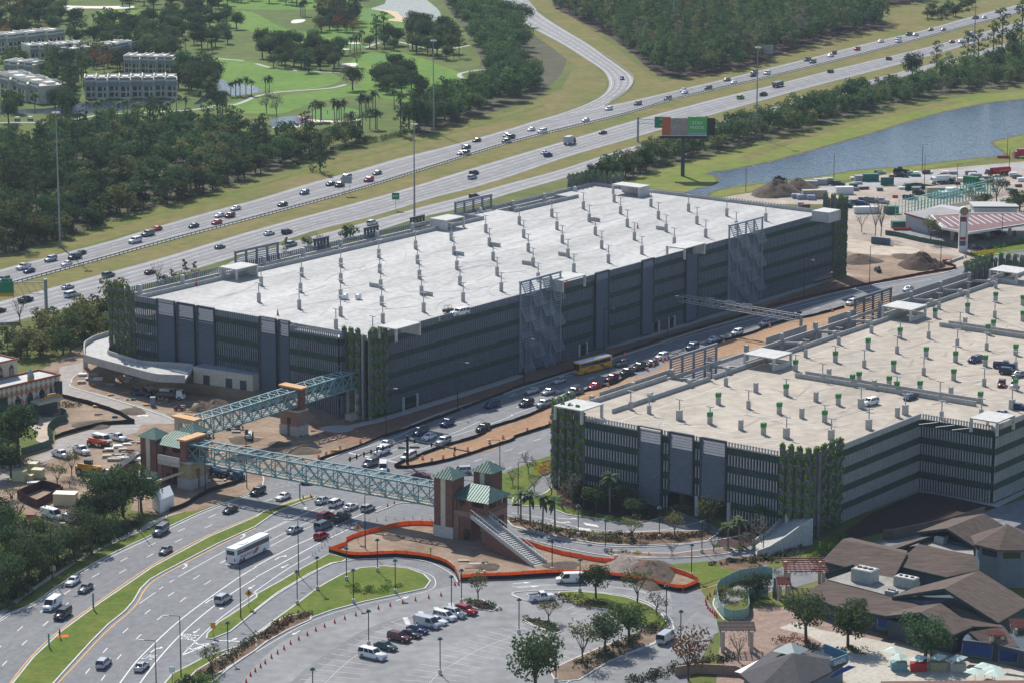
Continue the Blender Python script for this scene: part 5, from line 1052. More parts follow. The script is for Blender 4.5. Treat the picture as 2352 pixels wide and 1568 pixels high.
resort('white-gabled apartment block with tan sloping roofs at the left edge', (-10, 212), (88, 240), 14, 8.0, 5, 2)
resort('apartment block with white stepped roofs between trees behind the canal block', (70, 148), (208, 140), 13, 8, 7, 3)
resort('row of white stepped roofs behind the long canal-side apartment block', (285, 170), (400, 172), 13, 7.5, 6, 4)
resort('furthest grey-roofed apartment block at the upper left edge', (-10, 124), (150, 108), 13, 8, 7, 5)
resort('narrow apartment block with white roof boxes amid trees', (178, 152), (320, 130), 12, 7, 6, 6)
resort('small apartment wing with stepped roofs left of the canal block', (10, 182), (80, 186), 12, 7.5, 4, 7)
# brown shingled complex, bottom right
T33 = lambda pts: [T(3, 3, [(p[0], p[1])])[0]+(p[2],) for p in pts]
sc_ = thing('shop_complex', 'large cluster of brown shingled gable roofs with dark green eaves', 'building', at(2150, 1420))
def rf_(pts, m=shingle, name='roof_slope', th=.35, root=None):
    P_ = [at(x, y, z) for x, y, z in T33(pts)]; mb = MB(); mb.slab(P_, th); o = mb.build(name, m, root or sc_)
    mb = MB(); 
    for i in range(len(P_)): mb.bar(P_[i]-Vector((0, 0, .32)), P_[(i+1) % len(P_)]-Vector((0, 0, .32)), .16, .5)
    mb.build('eave_board', dkgreen, root or sc_)
rf_([(1365, 175, 5.2), (1700, 48, 5.2), (1985, 3, 7.8), (1640, 140, 7.8)]); rf_([(1640, 140, 7.8), (1985, 3, 7.8), (2240, 160, 4.8), (1885, 300, 4.8)])
rf_([(690, 238, 6.6), (1275, 372, 6.6), (1150, 605, 3.6), (495, 440, 3.6)]); rf_([(690, 238, 6.6), (1275, 372, 6.6), (1275, 345, 4.8), (760, 225, 4.8)])
rf_([(1385, 283, 7.6), (1905, 396, 7.6), (1935, 525, 6.0), (1640, 588, 4.8), (1170, 480, 4.8)]); rf_([(1110, 310, 4.6), (1500, 195, 4.6), (1560, 190, 5.2), (1160, 330, 5.2)])
rf_([(1140, 768, 6.0), (1330, 690, 6.0), (1940, 528, 9.2), (1620, 692, 9.2)]); rf_([(1620, 692, 9.2), (1940, 528, 9.2), (2420, 830, 5.0), (2115, 1008, 5.0)])
rf_([(330, 725, 4.0), (545, 622, 5.6), (1130, 772, 5.6), (1440, 862, 5.6), (1080, 945, 4.0), (600, 850, 3.6)])
rf_([(1075, 945, 4.6), (1250, 868, 4.6), (1590, 828, 6.8), (1400, 912, 6.8)]); rf_([(1400, 912, 6.8), (1590, 828, 6.8), (1890, 1042, 4.2), (1705, 1118, 4.2)])
rf_([(1850, 1092, 4.6), (2165, 1040, 5.6), (2310, 1235, 3.6), (1960, 1190, 3.4)]); rf_([(1150, 330, 3.9), (1420, 290, 3.9), (1170, 480, 3.9), (1000, 420, 3.9)])
rf_([(1890, 1042, 4.3), (1620, 900, 5.2), (1700, 840, 6), (2110, 1010, 4.8), (2170, 1045, 4.6)])
rf_([(520, 560, 4.0), (760, 480, 4.0), (790, 470, 4.4), (540, 545, 4.4)])
fl = MB(); fl.prism([at(x, y, z) for x, y, z in T33([(545, 610, 4), (780, 530, 4), (1180, 600, 4), (1400, 640, 4), (1150, 768, 4)])], 3.6, 4.0); fl.build('flat_roof', mat('flat_roof_grey', (.30, .28, .25), .9, .25, .3), sc_)
fl = MB(); fl.prism([at(x, y, z) for x, y, z in T33([(1390, 280, 4), (1640, 190, 4), (1880, 300, 4), (1890, 385, 4), (1640, 340, 4)])], 3.6, 4.0); fl.build('flat_roof', mat('flat_roof_grey', (.30, .28, .25)), sc_)
for fp, hh in (([(1365, 175, 5.2), (1700, 48, 5.2), (2240, 160, 4.8), (1885, 300, 4.8)], 4.6), ([(760, 225, 4.8), (1275, 345, 4.8), (1150, 605, 3.6), (495, 440, 3.6)], 3.3), ([(1385, 283, 7.6), (1905, 396, 7.6), (1640, 588, 4.8), (1170, 480, 4.8)], 4.3), ([(1150, 768, 6), (1330, 690, 6), (1940, 528, 9.2), (2420, 830, 5), (2115, 1008, 5)], 4.5),
  ([(330, 725, 4), (545, 622, 5.6), (1130, 772, 5.6), (1440, 862, 5.6), (1080, 945, 4), (600, 850, 3.6)], 3.2), ([(1075, 945, 4.6), (1250, 868, 4.6), (1590, 828, 6.8), (1890, 1042, 4.2), (1705, 1118, 4.2)], 3.8), ([(1850, 1092, 4.6), (2165, 1040, 5.6), (2310, 1235, 3.6), (1960, 1190, 3.4)], 3.0), ([(545, 610, 4), (780, 530, 4), (1180, 600, 4), (1400, 640, 4), (1150, 768, 4)], 3.5)):
    mb = MB(); mb.prism(inset([at(x, y, z) for x, y, z in T33(fp)], .6), 0, hh); mb.build('wall', mat('dark_siding', (.06, .085, .11), .8, .2, .6), sc_)
mb = MB(); mb.slab([at(x, y, z) for x, y, z in T33([(1200, 790, 5.5), (1400, 760, 5.8), (1620, 800, 6.2), (1450, 840, 5.2)])], .2); mb.build('gable_panel', blueg, sc_)
cx_ = at(*T33([(2195, 330, 0)])[0][:2], 6.5); oc = MB(); wl_ = MB(); wd_ = MB()
for k in range(8):
    a0, a1 = 2*pi*k/8+.39, 2*pi*(k+1)/8+.39; ap = cx_+Vector((0, 0, 5.2)); f_ = lambda a_, r_, z_: Vector((cx_.x+cos(a_)*r_, cx_.y+sin(a_)*r_, z_))
    oc.hexa([f_(a0, 7.8, 8.1), f_(a1, 7.8, 8.1), ap-Vector((0, 0, .3)), ap-Vector((0, 0, .31))][:3], [f_(a0, 7.8, 8.4), f_(a1, 7.8, 8.4), ap]); wd_.box((f_(a0, 6.56, 6.9)+f_(a1, 6.56, 6.9))/2, (.12, 3.6, 1.3), rz=(a0+a1)/2)
wl_.prism([f_(2*pi*k/8+.39, 6.5, 0) for k in range(8)], 0, 8.1); oc.build('octagon_roof', shingle, sc_); wl_.build('octagon_wall', blueg, sc_); wd_.build('window', glass, sc_)
def boxat(root, x, y, z, sx_, sy, sz, m, nm, ax=AX, ij=(3, 3)):
    p = at(*T(*ij, [(x, y)])[0], z); return MB().box(p+Vector((0, 0, sz/2)), (sx_, sy, sz), ax=ax).build(nm, m, root)
for lab, x, y, z, a_, b_, c_ in (('tall pale rooftop air handler on the flat roof', 890, 625, 4.01, 3.4, 4.6, 2.6), ('wide rooftop condenser with four fans', 1270, 675, 4.01, 2.4, 4.6, 2.0), ('small square rooftop unit beside the gable', 1590, 275, 4.01, 2.2, 2.2, 1.4), ('low rooftop unit at the flat roof edge', 1135, 755, 4.01, 1.8, 2.2, .9)):
    t = thing('rooftop_unit', lab, 'rooftop unit', at(*T(3, 3, [(x, y)])[0], z)); boxat(t, x, y, z, a_, b_, c_, mat('unit_metal', (.42, .44, .40), .5, .08, .5), 'casing'); MB().box(t.location+Vector((0, 0, c_+.06)), (a_*.9, b_*.9, .12), ax=AX).build('lid', conc_lt, t)
    for k in range(3): p = at(*T(3, 3, [(x, y)])[0], z); MB().tube(p+GV*(k-1)*b_*.28+Vector((0, 0, c_+.12)), p+GV*(k-1)*b_*.28+Vector((0, 0, c_+.3)), a_*.16, 10).build('fan', black, t)
rf_([(1790, 1185, 3.6), (2060, 1212, 3.6), (2055, 1325, 2.3), (1780, 1290, 2.3)], mat('blue_canvas', (.008, .018, .06), 1.0, spec=0), 'awning', .1); rf_([(2130, 1262, 3.6), (2300, 1290, 3.6), (2290, 1372, 2.3), (2118, 1350, 2.3)], mat('blue_canvas', (.008, .018, .06)), 'awning', .1); rf_([(1010, 965, 3.4), (1100, 985, 3.4), (1090, 1060, 2.4), (1000, 1040, 2.4)], mat('blue_canvas', (.008, .018, .06)), 'awning', .1)
rf_([(1040, 1545, 2.8), (2400, 1535, 2.8), (2400, 1640, 3.6), (1040, 1640, 3.6)], mat('bottom_roof', (.15, .08, .065), .9, .3, 1.5))
fl = MB(); fl.prism([at(x, y, 0) for x, y, z in T33([(1780, 1330, 0), (2060, 1360, 0), (2400, 1450, 0), (2400, 1300, 0), (1850, 1200, 0)])], 0, 3.5); fl.build('wall', mat('dark_siding', (.06, .085, .11)), sc_)
for k in range(4): t = thing('market_cart', ordlab(k, 4, 'small market cart with pale canopy among the plaza parasols'), 'cart', at(*T(3, 3, [(1200+k*180, 1440+10*(k % 2))])[0])); p = t.location.copy(); MB().box(p+Vector((0, 0, .8)), (3, 1.6, 1.6)).build('counter', [teal, red_p, olive, conc][k], t); pyr(MB(), Vector((p.x, p.y, 0)), 3.6, 2.4, 2.5, .7, AX).build('canopy', mat('mint_canvas', (.55, .66, .58)), t); MB().box(p+Vector((0, 0, 2.0)), (.12, .12, 1.0)).build('post', galv, t)
mb = MB(); wallalong(mb, [at(*p_) for p_ in T(2, 3, [(1500, 1500), (1700, 1470), (1880, 1480), (2060, 1490), (2180, 1540)])], 1.9, .4, 0); one(mb, 'patio_wall', mat('patio_stucco', (.32, .22, .17), .85, .15, .6), 'low brown patio wall at the bottom edge beside the corner shop', 'wall')
# grey shop with name sign
bs = thing('shop', 'dark grey shingled corner shop with blue name sign and small lantern roof', 'shop', at(1990, 1560))
ap = at(*T(3, 3, [(235, 1290)])[0], 7.2)
def bq(x, y, z): return at(*T(3, 3, [(x, y)])[0], z)
ring = [bq(-260, 1480, 4), bq(110, 1205, 4), bq(730, 1370, 4), bq(545, 1478, 4), bq(300, 1600, 4), bq(-100, 1620, 4)]
for i in range(6):
    mb = MB(); mb.hexa([ring[i]-Vector((0, 0, .3)), ring[(i+1) % 6]-Vector((0, 0, .3)), ap-Vector((0, 0, .3))], [ring[i], ring[(i+1) % 6], ap]) ; mb.build('roof_slope', shingle2, bs)
mb = MB(); mb.prism(inset(ring, .8), 0, 3.9); mb.build('wall', blueg, bs); mb = MB(); pyr(mb, Vector((bq(210, 1270, 6.4).x, bq(210, 1270, 6.4).y, 0)), 5, 5, 6.6, 1.5, AX); mb.build('lantern_roof', mat('lead_roof', (.30, .36, .34), .5), bs)
s0, s1 = bq(570, 1440, 3.8), bq(735, 1375, 3.8); e = (s1-s0); e.z = 0; e.normalize(); n = Vector((e.y, -e.x, 0)); n = n if n.y < 0 else -n
mb = MB(); mb.bar(s0+Vector((0, 0, .9)), s1+Vector((0, 0, .9)), .2, 1.8); mb.build('sign_board', mat('sign_blue', (.10, .22, .30), .5), bs)
mb = MB(); s2 = bq(520, 1290, 3.8); mb.bar(s1+Vector((0, 0, 1)), s2+Vector((0, 0, 1)), .2, 1.8); mb.build('sign_board', mat('sign_blue_back', (.05, .18, .28), .5), bs)
def sign_text(s, root, p0, e, n, size, m=white, w=1.0):
    c = D.curves.new('w', 'FONT'); c.body = s; c.size = size; c.align_x = 'CENTER'; c.align_y = 'CENTER'; c.extrude = .02; o = D.objects.new('w', c); COL.objects.link(o); bpy.context.view_layer.update()
    me = D.meshes.new_from_object(o); D.objects.remove(o); base = Vector(root.location)
    for v in me.vertices: v.co = p0+e*v.co.x*w+Vector((0, 0, 1))*v.co.y+n*v.co.z-base
    me.materials.clear(); me.materials.append(m); o = D.objects.new('lettering', me); COL.objects.link(o); o.parent = root; return o
sign_text('BASIN', bs, s0.lerp(s1, .5)+n*.14+Vector((0, 0, .9)), e, n, 1.25)
mb = MB(); mb.slab([bq(545, 1490, 3.0), bq(740, 1400, 3.0), bq(805, 1410, 2.3), bq(590, 1510, 2.3)], .1); mb.build('awning', mat('blue_awning', (.02, .07, .28), .7), bs)
tn = thing('tent', 'white canopy roof corner beside the grey shingled shop', 'tent', at(1780, 1560)); pyr(MB(), at(1780, 1565), 14, 9, 3, 2, AX).build('canopy', mat('white_canvas', (.8, .8, .8), .7), tn)
for x, y in ((1150, 1345), (1990, 1490), (2060, 1520), (1900, 1540), (2080, 1560)):
    t = thing('parasol', 'pale fabric parasol on the plaza by the shingled complex, %s' % ordlab({1150: 0, 1900: 1, 1990: 2, 2060: 3, 2080: 4}[x], 5, 'one of five'), 'parasol', bq(x, y, 0), group='parasols on the plaza')
    p = bq(x, y+30, 0); MB().tube(p, p+Vector((0, 0, 2.6)), .06).build('pole', white, t); pyr(MB(), Vector((p.x, p.y, 0)), 3.2, 3.2, 2.4, .7, AX).build('canopy', mat('mint_canvas', (.36, .44, .39), .8), t)
def pergola(lab, x, y, w, d, h, n_, ax=AX, ij=(3, 3), m=timber):
    p = at(*T(*ij, [(x, y)])[0]); t = thing('pergola', lab, 'pergola', p); X, Y = ax
    for s_, t_ in ((-1, -1), (1, -1), (1, 1), (-1, 1)): MB().box(p+X*s_*w*.42+Y*t_*d*.4+Vector((0, 0, h/2)), (.7, .7, h), ax=ax).build('post', tanm, t)
    mb = MB()
    for k in range(n_): mb.box(p+X*(-w/2+w*k/(n_-1))+Vector((0, 0, h+.15)), (.14, d, .3), ax=ax)
    for k in range(7): mb.box(p+Y*(-d/2+d*k/6)+Vector((0, 0, h+.42)), (w+.6, .12, .22), ax=ax)
    mb.build('beams', m, t)
XR = Vector((1, 0, 0)); YR = Vector((0, 1, 0)); AXR = (XR, YR)
pergola('red timber pergola with grid roof between mint fence and shingled building', 330, 690, 8.4, 9, 4.6, 9, AXR); pergola('small red pergola over a gate by the mint fence', 140, 770, 2.2, 5, 3.0, 4, AXR)
pergola('tall square red-topped pillar pergola by the blue awnings', 2090, 1330, 2.4, 3, 4.6, 6, AXR); pergola('grey gateway pergola with two stout pillars at the plaza entrance', 2060, 1250, 6.5, 5, 4.2, 7, AXR, (2, 3), mat('grey_timber', (.20, .16, .14), .8))
pergola('red slatted pergola at the right edge of the photo', 2330, 1240, 4, 5, 4.5, 6, AXR)
# gas station
gs = thing('gas_station', 'gas station with large red and white striped canopy and pumps', 'gas station', at(2200, 560))
T31 = lambda x, y, z: at(*T(3, 1, [(x, y)])[0], z)
q = [T31(1600, 520, 5.6), T31(1845, 565, 5.6), T31(2480, 470, 5.6), T31(2480, 385, 5.6), T31(1860, 385, 5.6), T31(1500, 410, 5.6)]
mb = MB(); mb.prism([(p.x, p.y) for p in q], 4.8, 5.6); mb.build('canopy', white, gs)
mb = MB()
qi = inset(q, .5)
mb.flat(qi, 5.63); mb.build('canopy_top', mat('canopy_maroon', (.12, .045, .05), .7, 0, .2, (.22, .12, .12), streak=(radians(-15), 8)), gs)
ls = MB()
for k in range(14):
    x = 1640+k*60; ls.bar(T31(x, 520-(x-1640)*.09, 5.68), T31(x-130, 430-(x-1640)*.05, 5.68), .5, .05)
ls.build('canopy_ribs', mat('rib_pale', (.55, .52, .50), .7), gs)
mb = MB(); mb.prism([T31(1262, 540, 0), T31(1500, 590, 0), T31(1700, 540, 0), T31(1860, 480, 0), T31(1590, 440, 0)], 0, 5.0); mb.build('store_wall', mat('grey_siding', (.42, .42, .44), .8), gs)
mb = MB(); mb.prism([T31(1255, 390, 5.3), T31(1510, 460, 5.3), T31(1870, 400, 5.3), T31(1590, 335, 5.3)], 5.0, 5.4); mb.build('store_roof', mat('store_roof_grey', (.32, .31, .30), .9, .1, .2), gs)
mb = MB(); mb.bar(T31(1255, 396, 5.2), T31(1510, 468, 5.2), .3, .5); mb.bar(T31(1600, 527, 5.3), T31(1845, 572, 5.3), .2, .3); mb.bar(T31(1845, 572, 5.3), T31(2480, 478, 5.3), .2, .3); mb.build('red_stripe', mat('maroon_stripe', (.20, .03, .05), .6), gs)
for x, y in ((1690, 640), (2020, 625), (2220, 600), (1700, 600), (2050, 570)):
    p = T31(x, y, 0); MB().box(p+Vector((0, 0, 2.4)), (1.0, .6, 4.79)).build('canopy_column', conc_lt, gs); MB().box(p+Vector((1.6, 0, .9)), (1.0, .7, 1.8)).build('fuel_pump', mat('pump_red', (.45, .05, .06), .5), gs)
mb = MB(); p = T31(1435, 500, 0); mb.box(p+Vector((1, -6, 2.2)), (5, .3, 3)); mb.build('window', glass, gs)
k_ = thing('kiosk', 'small pale car wash building with red stripe behind the gas station canopy', 'building', T31(2070, 410, 0))
p = T31(2070, 420, 0); MB().box(p+Vector((0, 0, 2)), (15, 9, 4)).build('wall', mat('pale_wall', (.5, .52, .55), .8), k_); MB().box(p+Vector((0, 0, 4.2)), (16, 10, .4)).build('roof', mat('kiosk_roof', (.45, .45, .42), .8), k_); MB().box(p+Vector((0, -5.05, 4.0)), (16, .1, .25)).build('red_stripe', mat('maroon_stripe', (.2, .03, .05)), k_)
ps = thing('pylon_sign', 'tall white pylon sign with round emblem top and maroon price panels', 'sign', at(2211, 579)); p = at(2211, 579)
MB().box(p+Vector((0, 0, 6.2)), (2.9, 1.2, 12.4)).build('pylon', white, ps)
for z, h_, m in ((11.0, 1.6, 'r'), (4.6, .9, 'r'), (3.0, 1.7, 'g')): MB().box(p+Vector((-.2, -.65, z)), (1.7, .08, h_)).build('panel', mat('price_panel_'+m, (.30, .03, .05) if m == 'r' else (.12, .10, .12), .5), ps)
mb = MB(); mb.box(p+Vector((-1.2, -.63, 7)), (.16, .05, 9.5)); mb.box(p+Vector((.85, -.63, 7)), (.16, .05, 9.5)); mb.build('edge_stripe', mat('maroon_stripe', (.2, .03, .05)), ps)
mb = MB(); mb.tube(p+Vector((0, -.7, 13.6)), p+Vector((0, .7, 13.6)), 1.55, 20); mb.build('emblem_disc', mat('mint_disc', (.55, .68, .60), .6), ps)
mb = MB(); mb.tube(p+Vector((0, -.76, 13.6)), p+Vector((0, -.71, 13.6)), 1.25, 20); mb.build('emblem_face', mat('emblem_brown', (.33, .13, .05), .6), ps)
mb = MB()
for x in (-.55, 0, .55): mb.box(p+Vector((x, -.79, 13.6)), (.2, .04, 1.5)); mb.box(p+Vector((x+.15, -.79, 14.2)), (.4, .04, .2))
mb.build('emblem_mark', mat('emblem_gold', (.6, .45, .2), .6), ps)
# timber coaster-like lattice screen, yard containers, dirt piles
lt = thing('scaffold_lattice', 'long mint green lattice frame fence between the yard and the gas station', 'lattice', T31(1500, 380, 0)); rr = random.Random(5)
pa, pb = T31(1170, 430, 0), T31(2020, 230, 0)
for rowi in range(3):
    off_ = Vector((rowi*4, rowi*5, 0)); mb = MB()
    for k in range(30):
        p = pa.lerp(pb, k/29)+off_; h_ = 5.5+1.3*sin(k*.7+rowi); mb.bar(p, p+Vector((0, 0, h_)), .16)
        if k < 29:
            q_ = pa.lerp(pb, (k+1)/29)+off_
            for z in (1.2, 2.4, 3.6, 4.8, 5.6): mb.bar(p+Vector((0, 0, z)), q_+Vector((0, 0, z)), .1)
    mb.build('lattice', mat('mint_paint', (.22, .50, .44), .6), lt)
def cone_pile(lab, x, y, r, h, m, seed, cat='dirt pile', sy=1.0):
    rr = random.Random(seed); p = at(x, y); v = [(p.x, p.y, h)]; f = []; N = 26; rings = 9
    for j in range(1, rings+1):
        for i in range(N):
            a_ = 2*pi*i/N; q = r*j/rings*(1+.12*sin(3*a_+seed)+rr.uniform(-.05, .05)); z = h*(1-(j/rings)**1.15)*rr.uniform(.82, 1.08)+rr.uniform(-.1, .15)*h*.5
            v.append((p.x+cos(a_)*q, p.y+sin(a_)*q*sy, max(z, .02) if j < rings else .0))
    f += [(0, 1+i, 1+(i+1) % N) for i in range(N)]
    for j in range(rings-1):
        for i in range(N): a0 = 1+j*N+i; a1 = 1+j*N+(i+1) % N; f.append((a0, a0+N, a1+N, a1))
    me = D.meshes.new('dirt_pile'); me.from_pydata([(a-p.x, b-p.y, c) for a, b, c in v], [], f); me.materials.append(m); me.shade_smooth(); o = D.objects.new('dirt_pile', me); COL.objects.link(o); o.location = (p.x, p.y, .05); tag(o, lab, cat)
soil = mat('dark_soil', (.085, .055, .042), .95, .3, .5, detail=10, bump=.8); soil2 = mat('brown_soil', (.125, .092, .068), .95, .35, .5, detail=10, bump=.8)
cone_pile('big dark soil pile beside the street near the gas station sign', 2115, 612, 7.5, 4.6, soil, 1); cone_pile('large brown soil heap at the left of the canal yard', 1782, 446, 10, 5.5, soil2, 2); cone_pile('smaller brown soil heap at the back of the canal yard', 1832, 436, 8, 4.4, soil2, 3)
cone_pile('small earth mound in the yard below the cream utility building', 463, 941, 3.4, 2.0, soil2, 4); cone_pile('brush and earth mound behind the far footbridge', 500, 940, 5.5, 2.8, soil2, 5); cone_pile('dark earth mound inside the orange fence near the lawn', 1494, 1318, 5.4, 2.9, soil2, 6, sy=2); cone_pile('grey earth mound inside the orange fence right of the stairs', 1440, 1300, 4.5, 1.8, mat('grey_soil', (.24, .20, .17), .95, .25, .5, bump=.8), 7, sy=2)
for i, (x, y, r, h) in enumerate(((1120, 1302, 3, .7), (905, 1235, 2.6, .5), (560, 1010, 4, .8), (640, 1020, 3, .6), (700, 1035, 4, .9), (300, 945, 4, .6), (215, 975, 5, .8), (1290, 1300, 4, .9), (1930, 600, 5, 1.2), (2080, 590, 5, .9))): cone_pile(ordlab(i, 10, 'low scrape of loose earth on the building site'), x, y, r, h, soil2, 30+i)
cone_pile('brown spoil heap next to the right end of the white-roofed garage', 1975, 600, 7, 2.4, soil2, 8)
def crate(lab, cat, x, y, s, m, nm='container', ij=None, rz=0, lid=None):
    p = at(x, y) if ij is None else at(*T(*ij, [(x, y)])[0]); t = thing(nm, lab, cat, p, rz=0); ax = (Vector((cos(rz), sin(rz), 0)), Vector((-sin(rz), cos(rz), 0)))
    MB().box(p+Vector((0, 0, s[2]/2+.1)), s, ax=ax).build('body', m, t); mb = MB(); mb.box(p+Vector((0, 0, s[2]+.14)), (s[0]+.12, s[1]+.12, .08), ax=ax); mb.build('lid', lid or m, t)
    mb = MB()
    for k in range(int(s[0]/.9)): mb.box(p+ax[0]*(-s[0]/2+.5+k*.9)-ax[1]*(s[1]/2+.03)+Vector((0, 0, s[2]/2+.1)), (.1, .06, s[2]*.9), ax=ax)
    mb.build('ribs', m, t)
tanc = mat('tan_container', (.46, .40, .30), .7, .08, .5); grc = mat('green_container', (.03, .16, .12), .6); wc = mat('white_box', (.72, .72, .70), .5)
for a in [('tan shipping container next to blue and white rubbish', 'container', 425, 250, (9, 2.6, 2.8), tanc), ('white enclosed trailer in the canal yard', 'trailer', 700, 215, (6.5, 2.4, 2.6), wc), ('dark green mesh-sided container near the canal bank', 'container', 940, 95, (6, 2.6, 2.6), grc), ('grey low container by the canal bank', 'container', 850, 95, (4.5, 2.4, 2), galv), ('grey precast box left of the yard row', 'container', 390, 145, (5, 2.6, 2), galv), ('grey precast box middle of the yard row', 'container', 478, 128, (5, 2.6, 2), galv), ('grey precast box right of the yard row', 'container', 548, 118, (4, 2.6, 2), galv),
          ('green fabric screen panel standing in the yard', 'screen', 1095, 135, (5, .3, 2.8), grc), ('beige container at the head of the mint lattice', 'container', 1500, 240, (4, 3, 3.4), tanc), ('white site cabin behind the lattice', 'cabin', 1695, 230, (5, 3, 2.8), wc), ('white storage box beside the black pickup', 'container', 1590, 245, (7, 2.6, 2), wc), ('dark green dumpster next to the bare cypress trees', 'container', 1130, 395, (5, 2.5, 2.6), grc), ('white storage container behind the cypress trees', 'container', 900, 390, (9, 2.5, 2.2), wc), ('blue portable toilet in the yard', 'portable toilet', 822, 385, (1.4, 1.4, 2.2), bluem), ('small green dumpster beside the red barrier', 'container', 1200, 530, (5, 2.5, 2.4), grc)]:
    crate(*a[:2], a[2], a[3], a[4], a[5], ij=(3, 1), rz=.1)
for k in range(6): crate(ordlab(k, 6, 'blue-grey portable toilet in the row on pale sand'), 'portable toilet', 962+k*29, 670+k*3, (1.15, 1.2, 2.3), mat('toilet_blue', (.08, .14, .18), .5), 'portable_toilet', (3, 1), -.1, galv)
crate('blue-grey portable toilet beside the trailer on the dirt', 'portable toilet', 1405, 590, (1.2, 1.2, 2.3), mat('toilet_grey', (.2, .24, .28), .5), 'portable_toilet', (0, 2), 0)
yb = mat('yellow_beige', (.55, .50, .30), .6)
for i, (x, y, s) in enumerate([(185, 1275, (3, 2.2, 2.4)), (290, 1210, (3, 2.2, 2.6)), (350, 1245, (2.6, 2.2, 2.0)), (270, 1270, (1.6, 1.5, 1.2))]): crate(ordlab(i, 4, 'pale yellow equipment cabinet in the fenced plot'), 'cabinet', x, y, s, yb, 'equipment_cabinet', (0, 2), -.2)
crate('large beige generator box in the red-fenced plot', 'generator', 605, 1490, (5, 3, 2.6), mat('beige_box', (.62, .54, .36), .6), 'generator', (0, 2), -.12, mat('pale_lid', (.8, .75, .6), .6))
tt = thing('tent', 'small white gable tent by the tree at the construction corner', 'tent', at(376, 1168)); q = [at(350, 1166), at(368, 1178), at(400, 1164)]; q.append(q[0]+q[2]-q[1])
MB().prism([(p.x, p.y) for p in q], 0, 3.0).build('side_wall', mat('white_canvas', (.8, .8, .8)), tt); m0, m1 = (q[0]+q[1])/2, (q[3]+q[2])/2; up_ = Vector((0, 0, 4.6)); u3 = Vector((0, 0, 3.01))
mb = MB(); mb.quad(q[1]+u3, q[2]+u3, m1+up_, m0+up_).quad(q[3]+u3, q[0]+u3, m0+up_, m1+up_).quad(q[0]+u3, q[1]+u3, m0+up_).quad(q[2]+u3, q[3]+u3, m1+up_); mb.build('roof', mat('white_canvas', (.8, .8, .8)), tt)
# ================================================================== VEHICLES
def loft(mb, st, mi=0, cap=True):          # st: list of (x, half width, z low, z shoulder, z top, top half width)
    rings = []
    for x, w, zl, zs, zt, tw in st: rings.append([Vector(p) for p in ((x, -w*.96, zl), (x, -w, (zl+zs)/2), (x, -w*.98, zs), (x, -tw, zt), (x, 0, zt+.03), (x, tw, zt), (x, w*.98, zs), (x, w, (zl+zs)/2), (x, w*.96, zl))])
    n = len(mb.v); k = 9
    for r in rings: mb.v += [tuple(p) for p in r]
    for i in range(len(rings)-1):
        for j in range(k): a = n+i*k+j; b_ = n+i*k+(j+1) % k; mb.f.append((a, b_, b_+k, a+k)); mb.m.append(mi)
    mb.f.append(tuple(n+j for j in reversed(range(k)))); mb.f.append(tuple(n+(len(rings)-1)*k+j for j in range(k))); mb.m += [mi, mi]
    return mb
SPEC = {  # L, W, H, belt, body stations (x fraction from rear -.5 to front .5, top z), cabin base/top x
 's': (4.75, 1.82, 1.44, .92, [(-.5, .62), (-.485, .88), (-.33, .95), (.16, .93), (.40, .80), (.48, .68), (.5, .52)], (-.40, -.22, .02, .19), .70),
 'h': (4.2, 1.78, 1.52, .92, [(-.5, .66), (-.49, .9), (-.33, .95), (.2, .93), (.42, .82), (.485, .7), (.5, .52)], (-.49, -.38, .05, .24), .72),
 'u': (4.8, 1.92, 1.74, 1.06, [(-.5, .7), (-.495, 1.0), (-.33, 1.08), (.2, 1.07), (.42, .98), (.485, .85), (.5, .6)], (-.492, -.43, .06, .22), .76),
 'U': (5.6, 2.02, 1.92, 1.18, [(-.5, .75), (-.497, 1.1), (-.33, 1.2), (.22, 1.2), (.44, 1.12), (.49, .95), (.5, .6)], (-.495, -.46, .10, .22), .80),
 'm': (5.1, 1.98, 1.76, 1.0, [(-.5, .7), (-.495, 1.0), (-.33, 1.04), (.22, 1.02), (.42, .88), (.485, .74), (.5, .55)], (-.492, -.45, .12, .31), .76),
 'p': (5.7, 2.0, 1.86, 1.12, [(-.5, .75), (-.495, 1.1), (-.33, 1.12), (.18, 1.14), (.44, 1.08), (.49, .9), (.5, .6)], (-.10, -.06, .12, .20), .78),
 'v': (5.7, 2.02, 2.1, 1.15, [(-.5, .7), (-.497, 1.1), (-.33, 1.2), (.30, 1.15), (.45, .98), (.49, .85), (.5, .55)], (-.495, -.485, .22, .34), .86)}
wheel_me = {}
def wheelmesh(r, w):
    mb = MB(); mb.tube((0, -w/2, 0), (0, w/2, 0), r, 14); mb.tube((0, -w/2-.015, 0), (0, w/2+.015, 0), r*.62, 10, mi=1); me = mb.build('wheel', [tyre, hub]); m = me.data; D.objects.remove(me); return m
lampw = mat('headlamp_glass', (.75, .75, .72), .15, spec=.8); lampr = mat('taillight_red', (.35, .01, .01), .25, spec=.6)
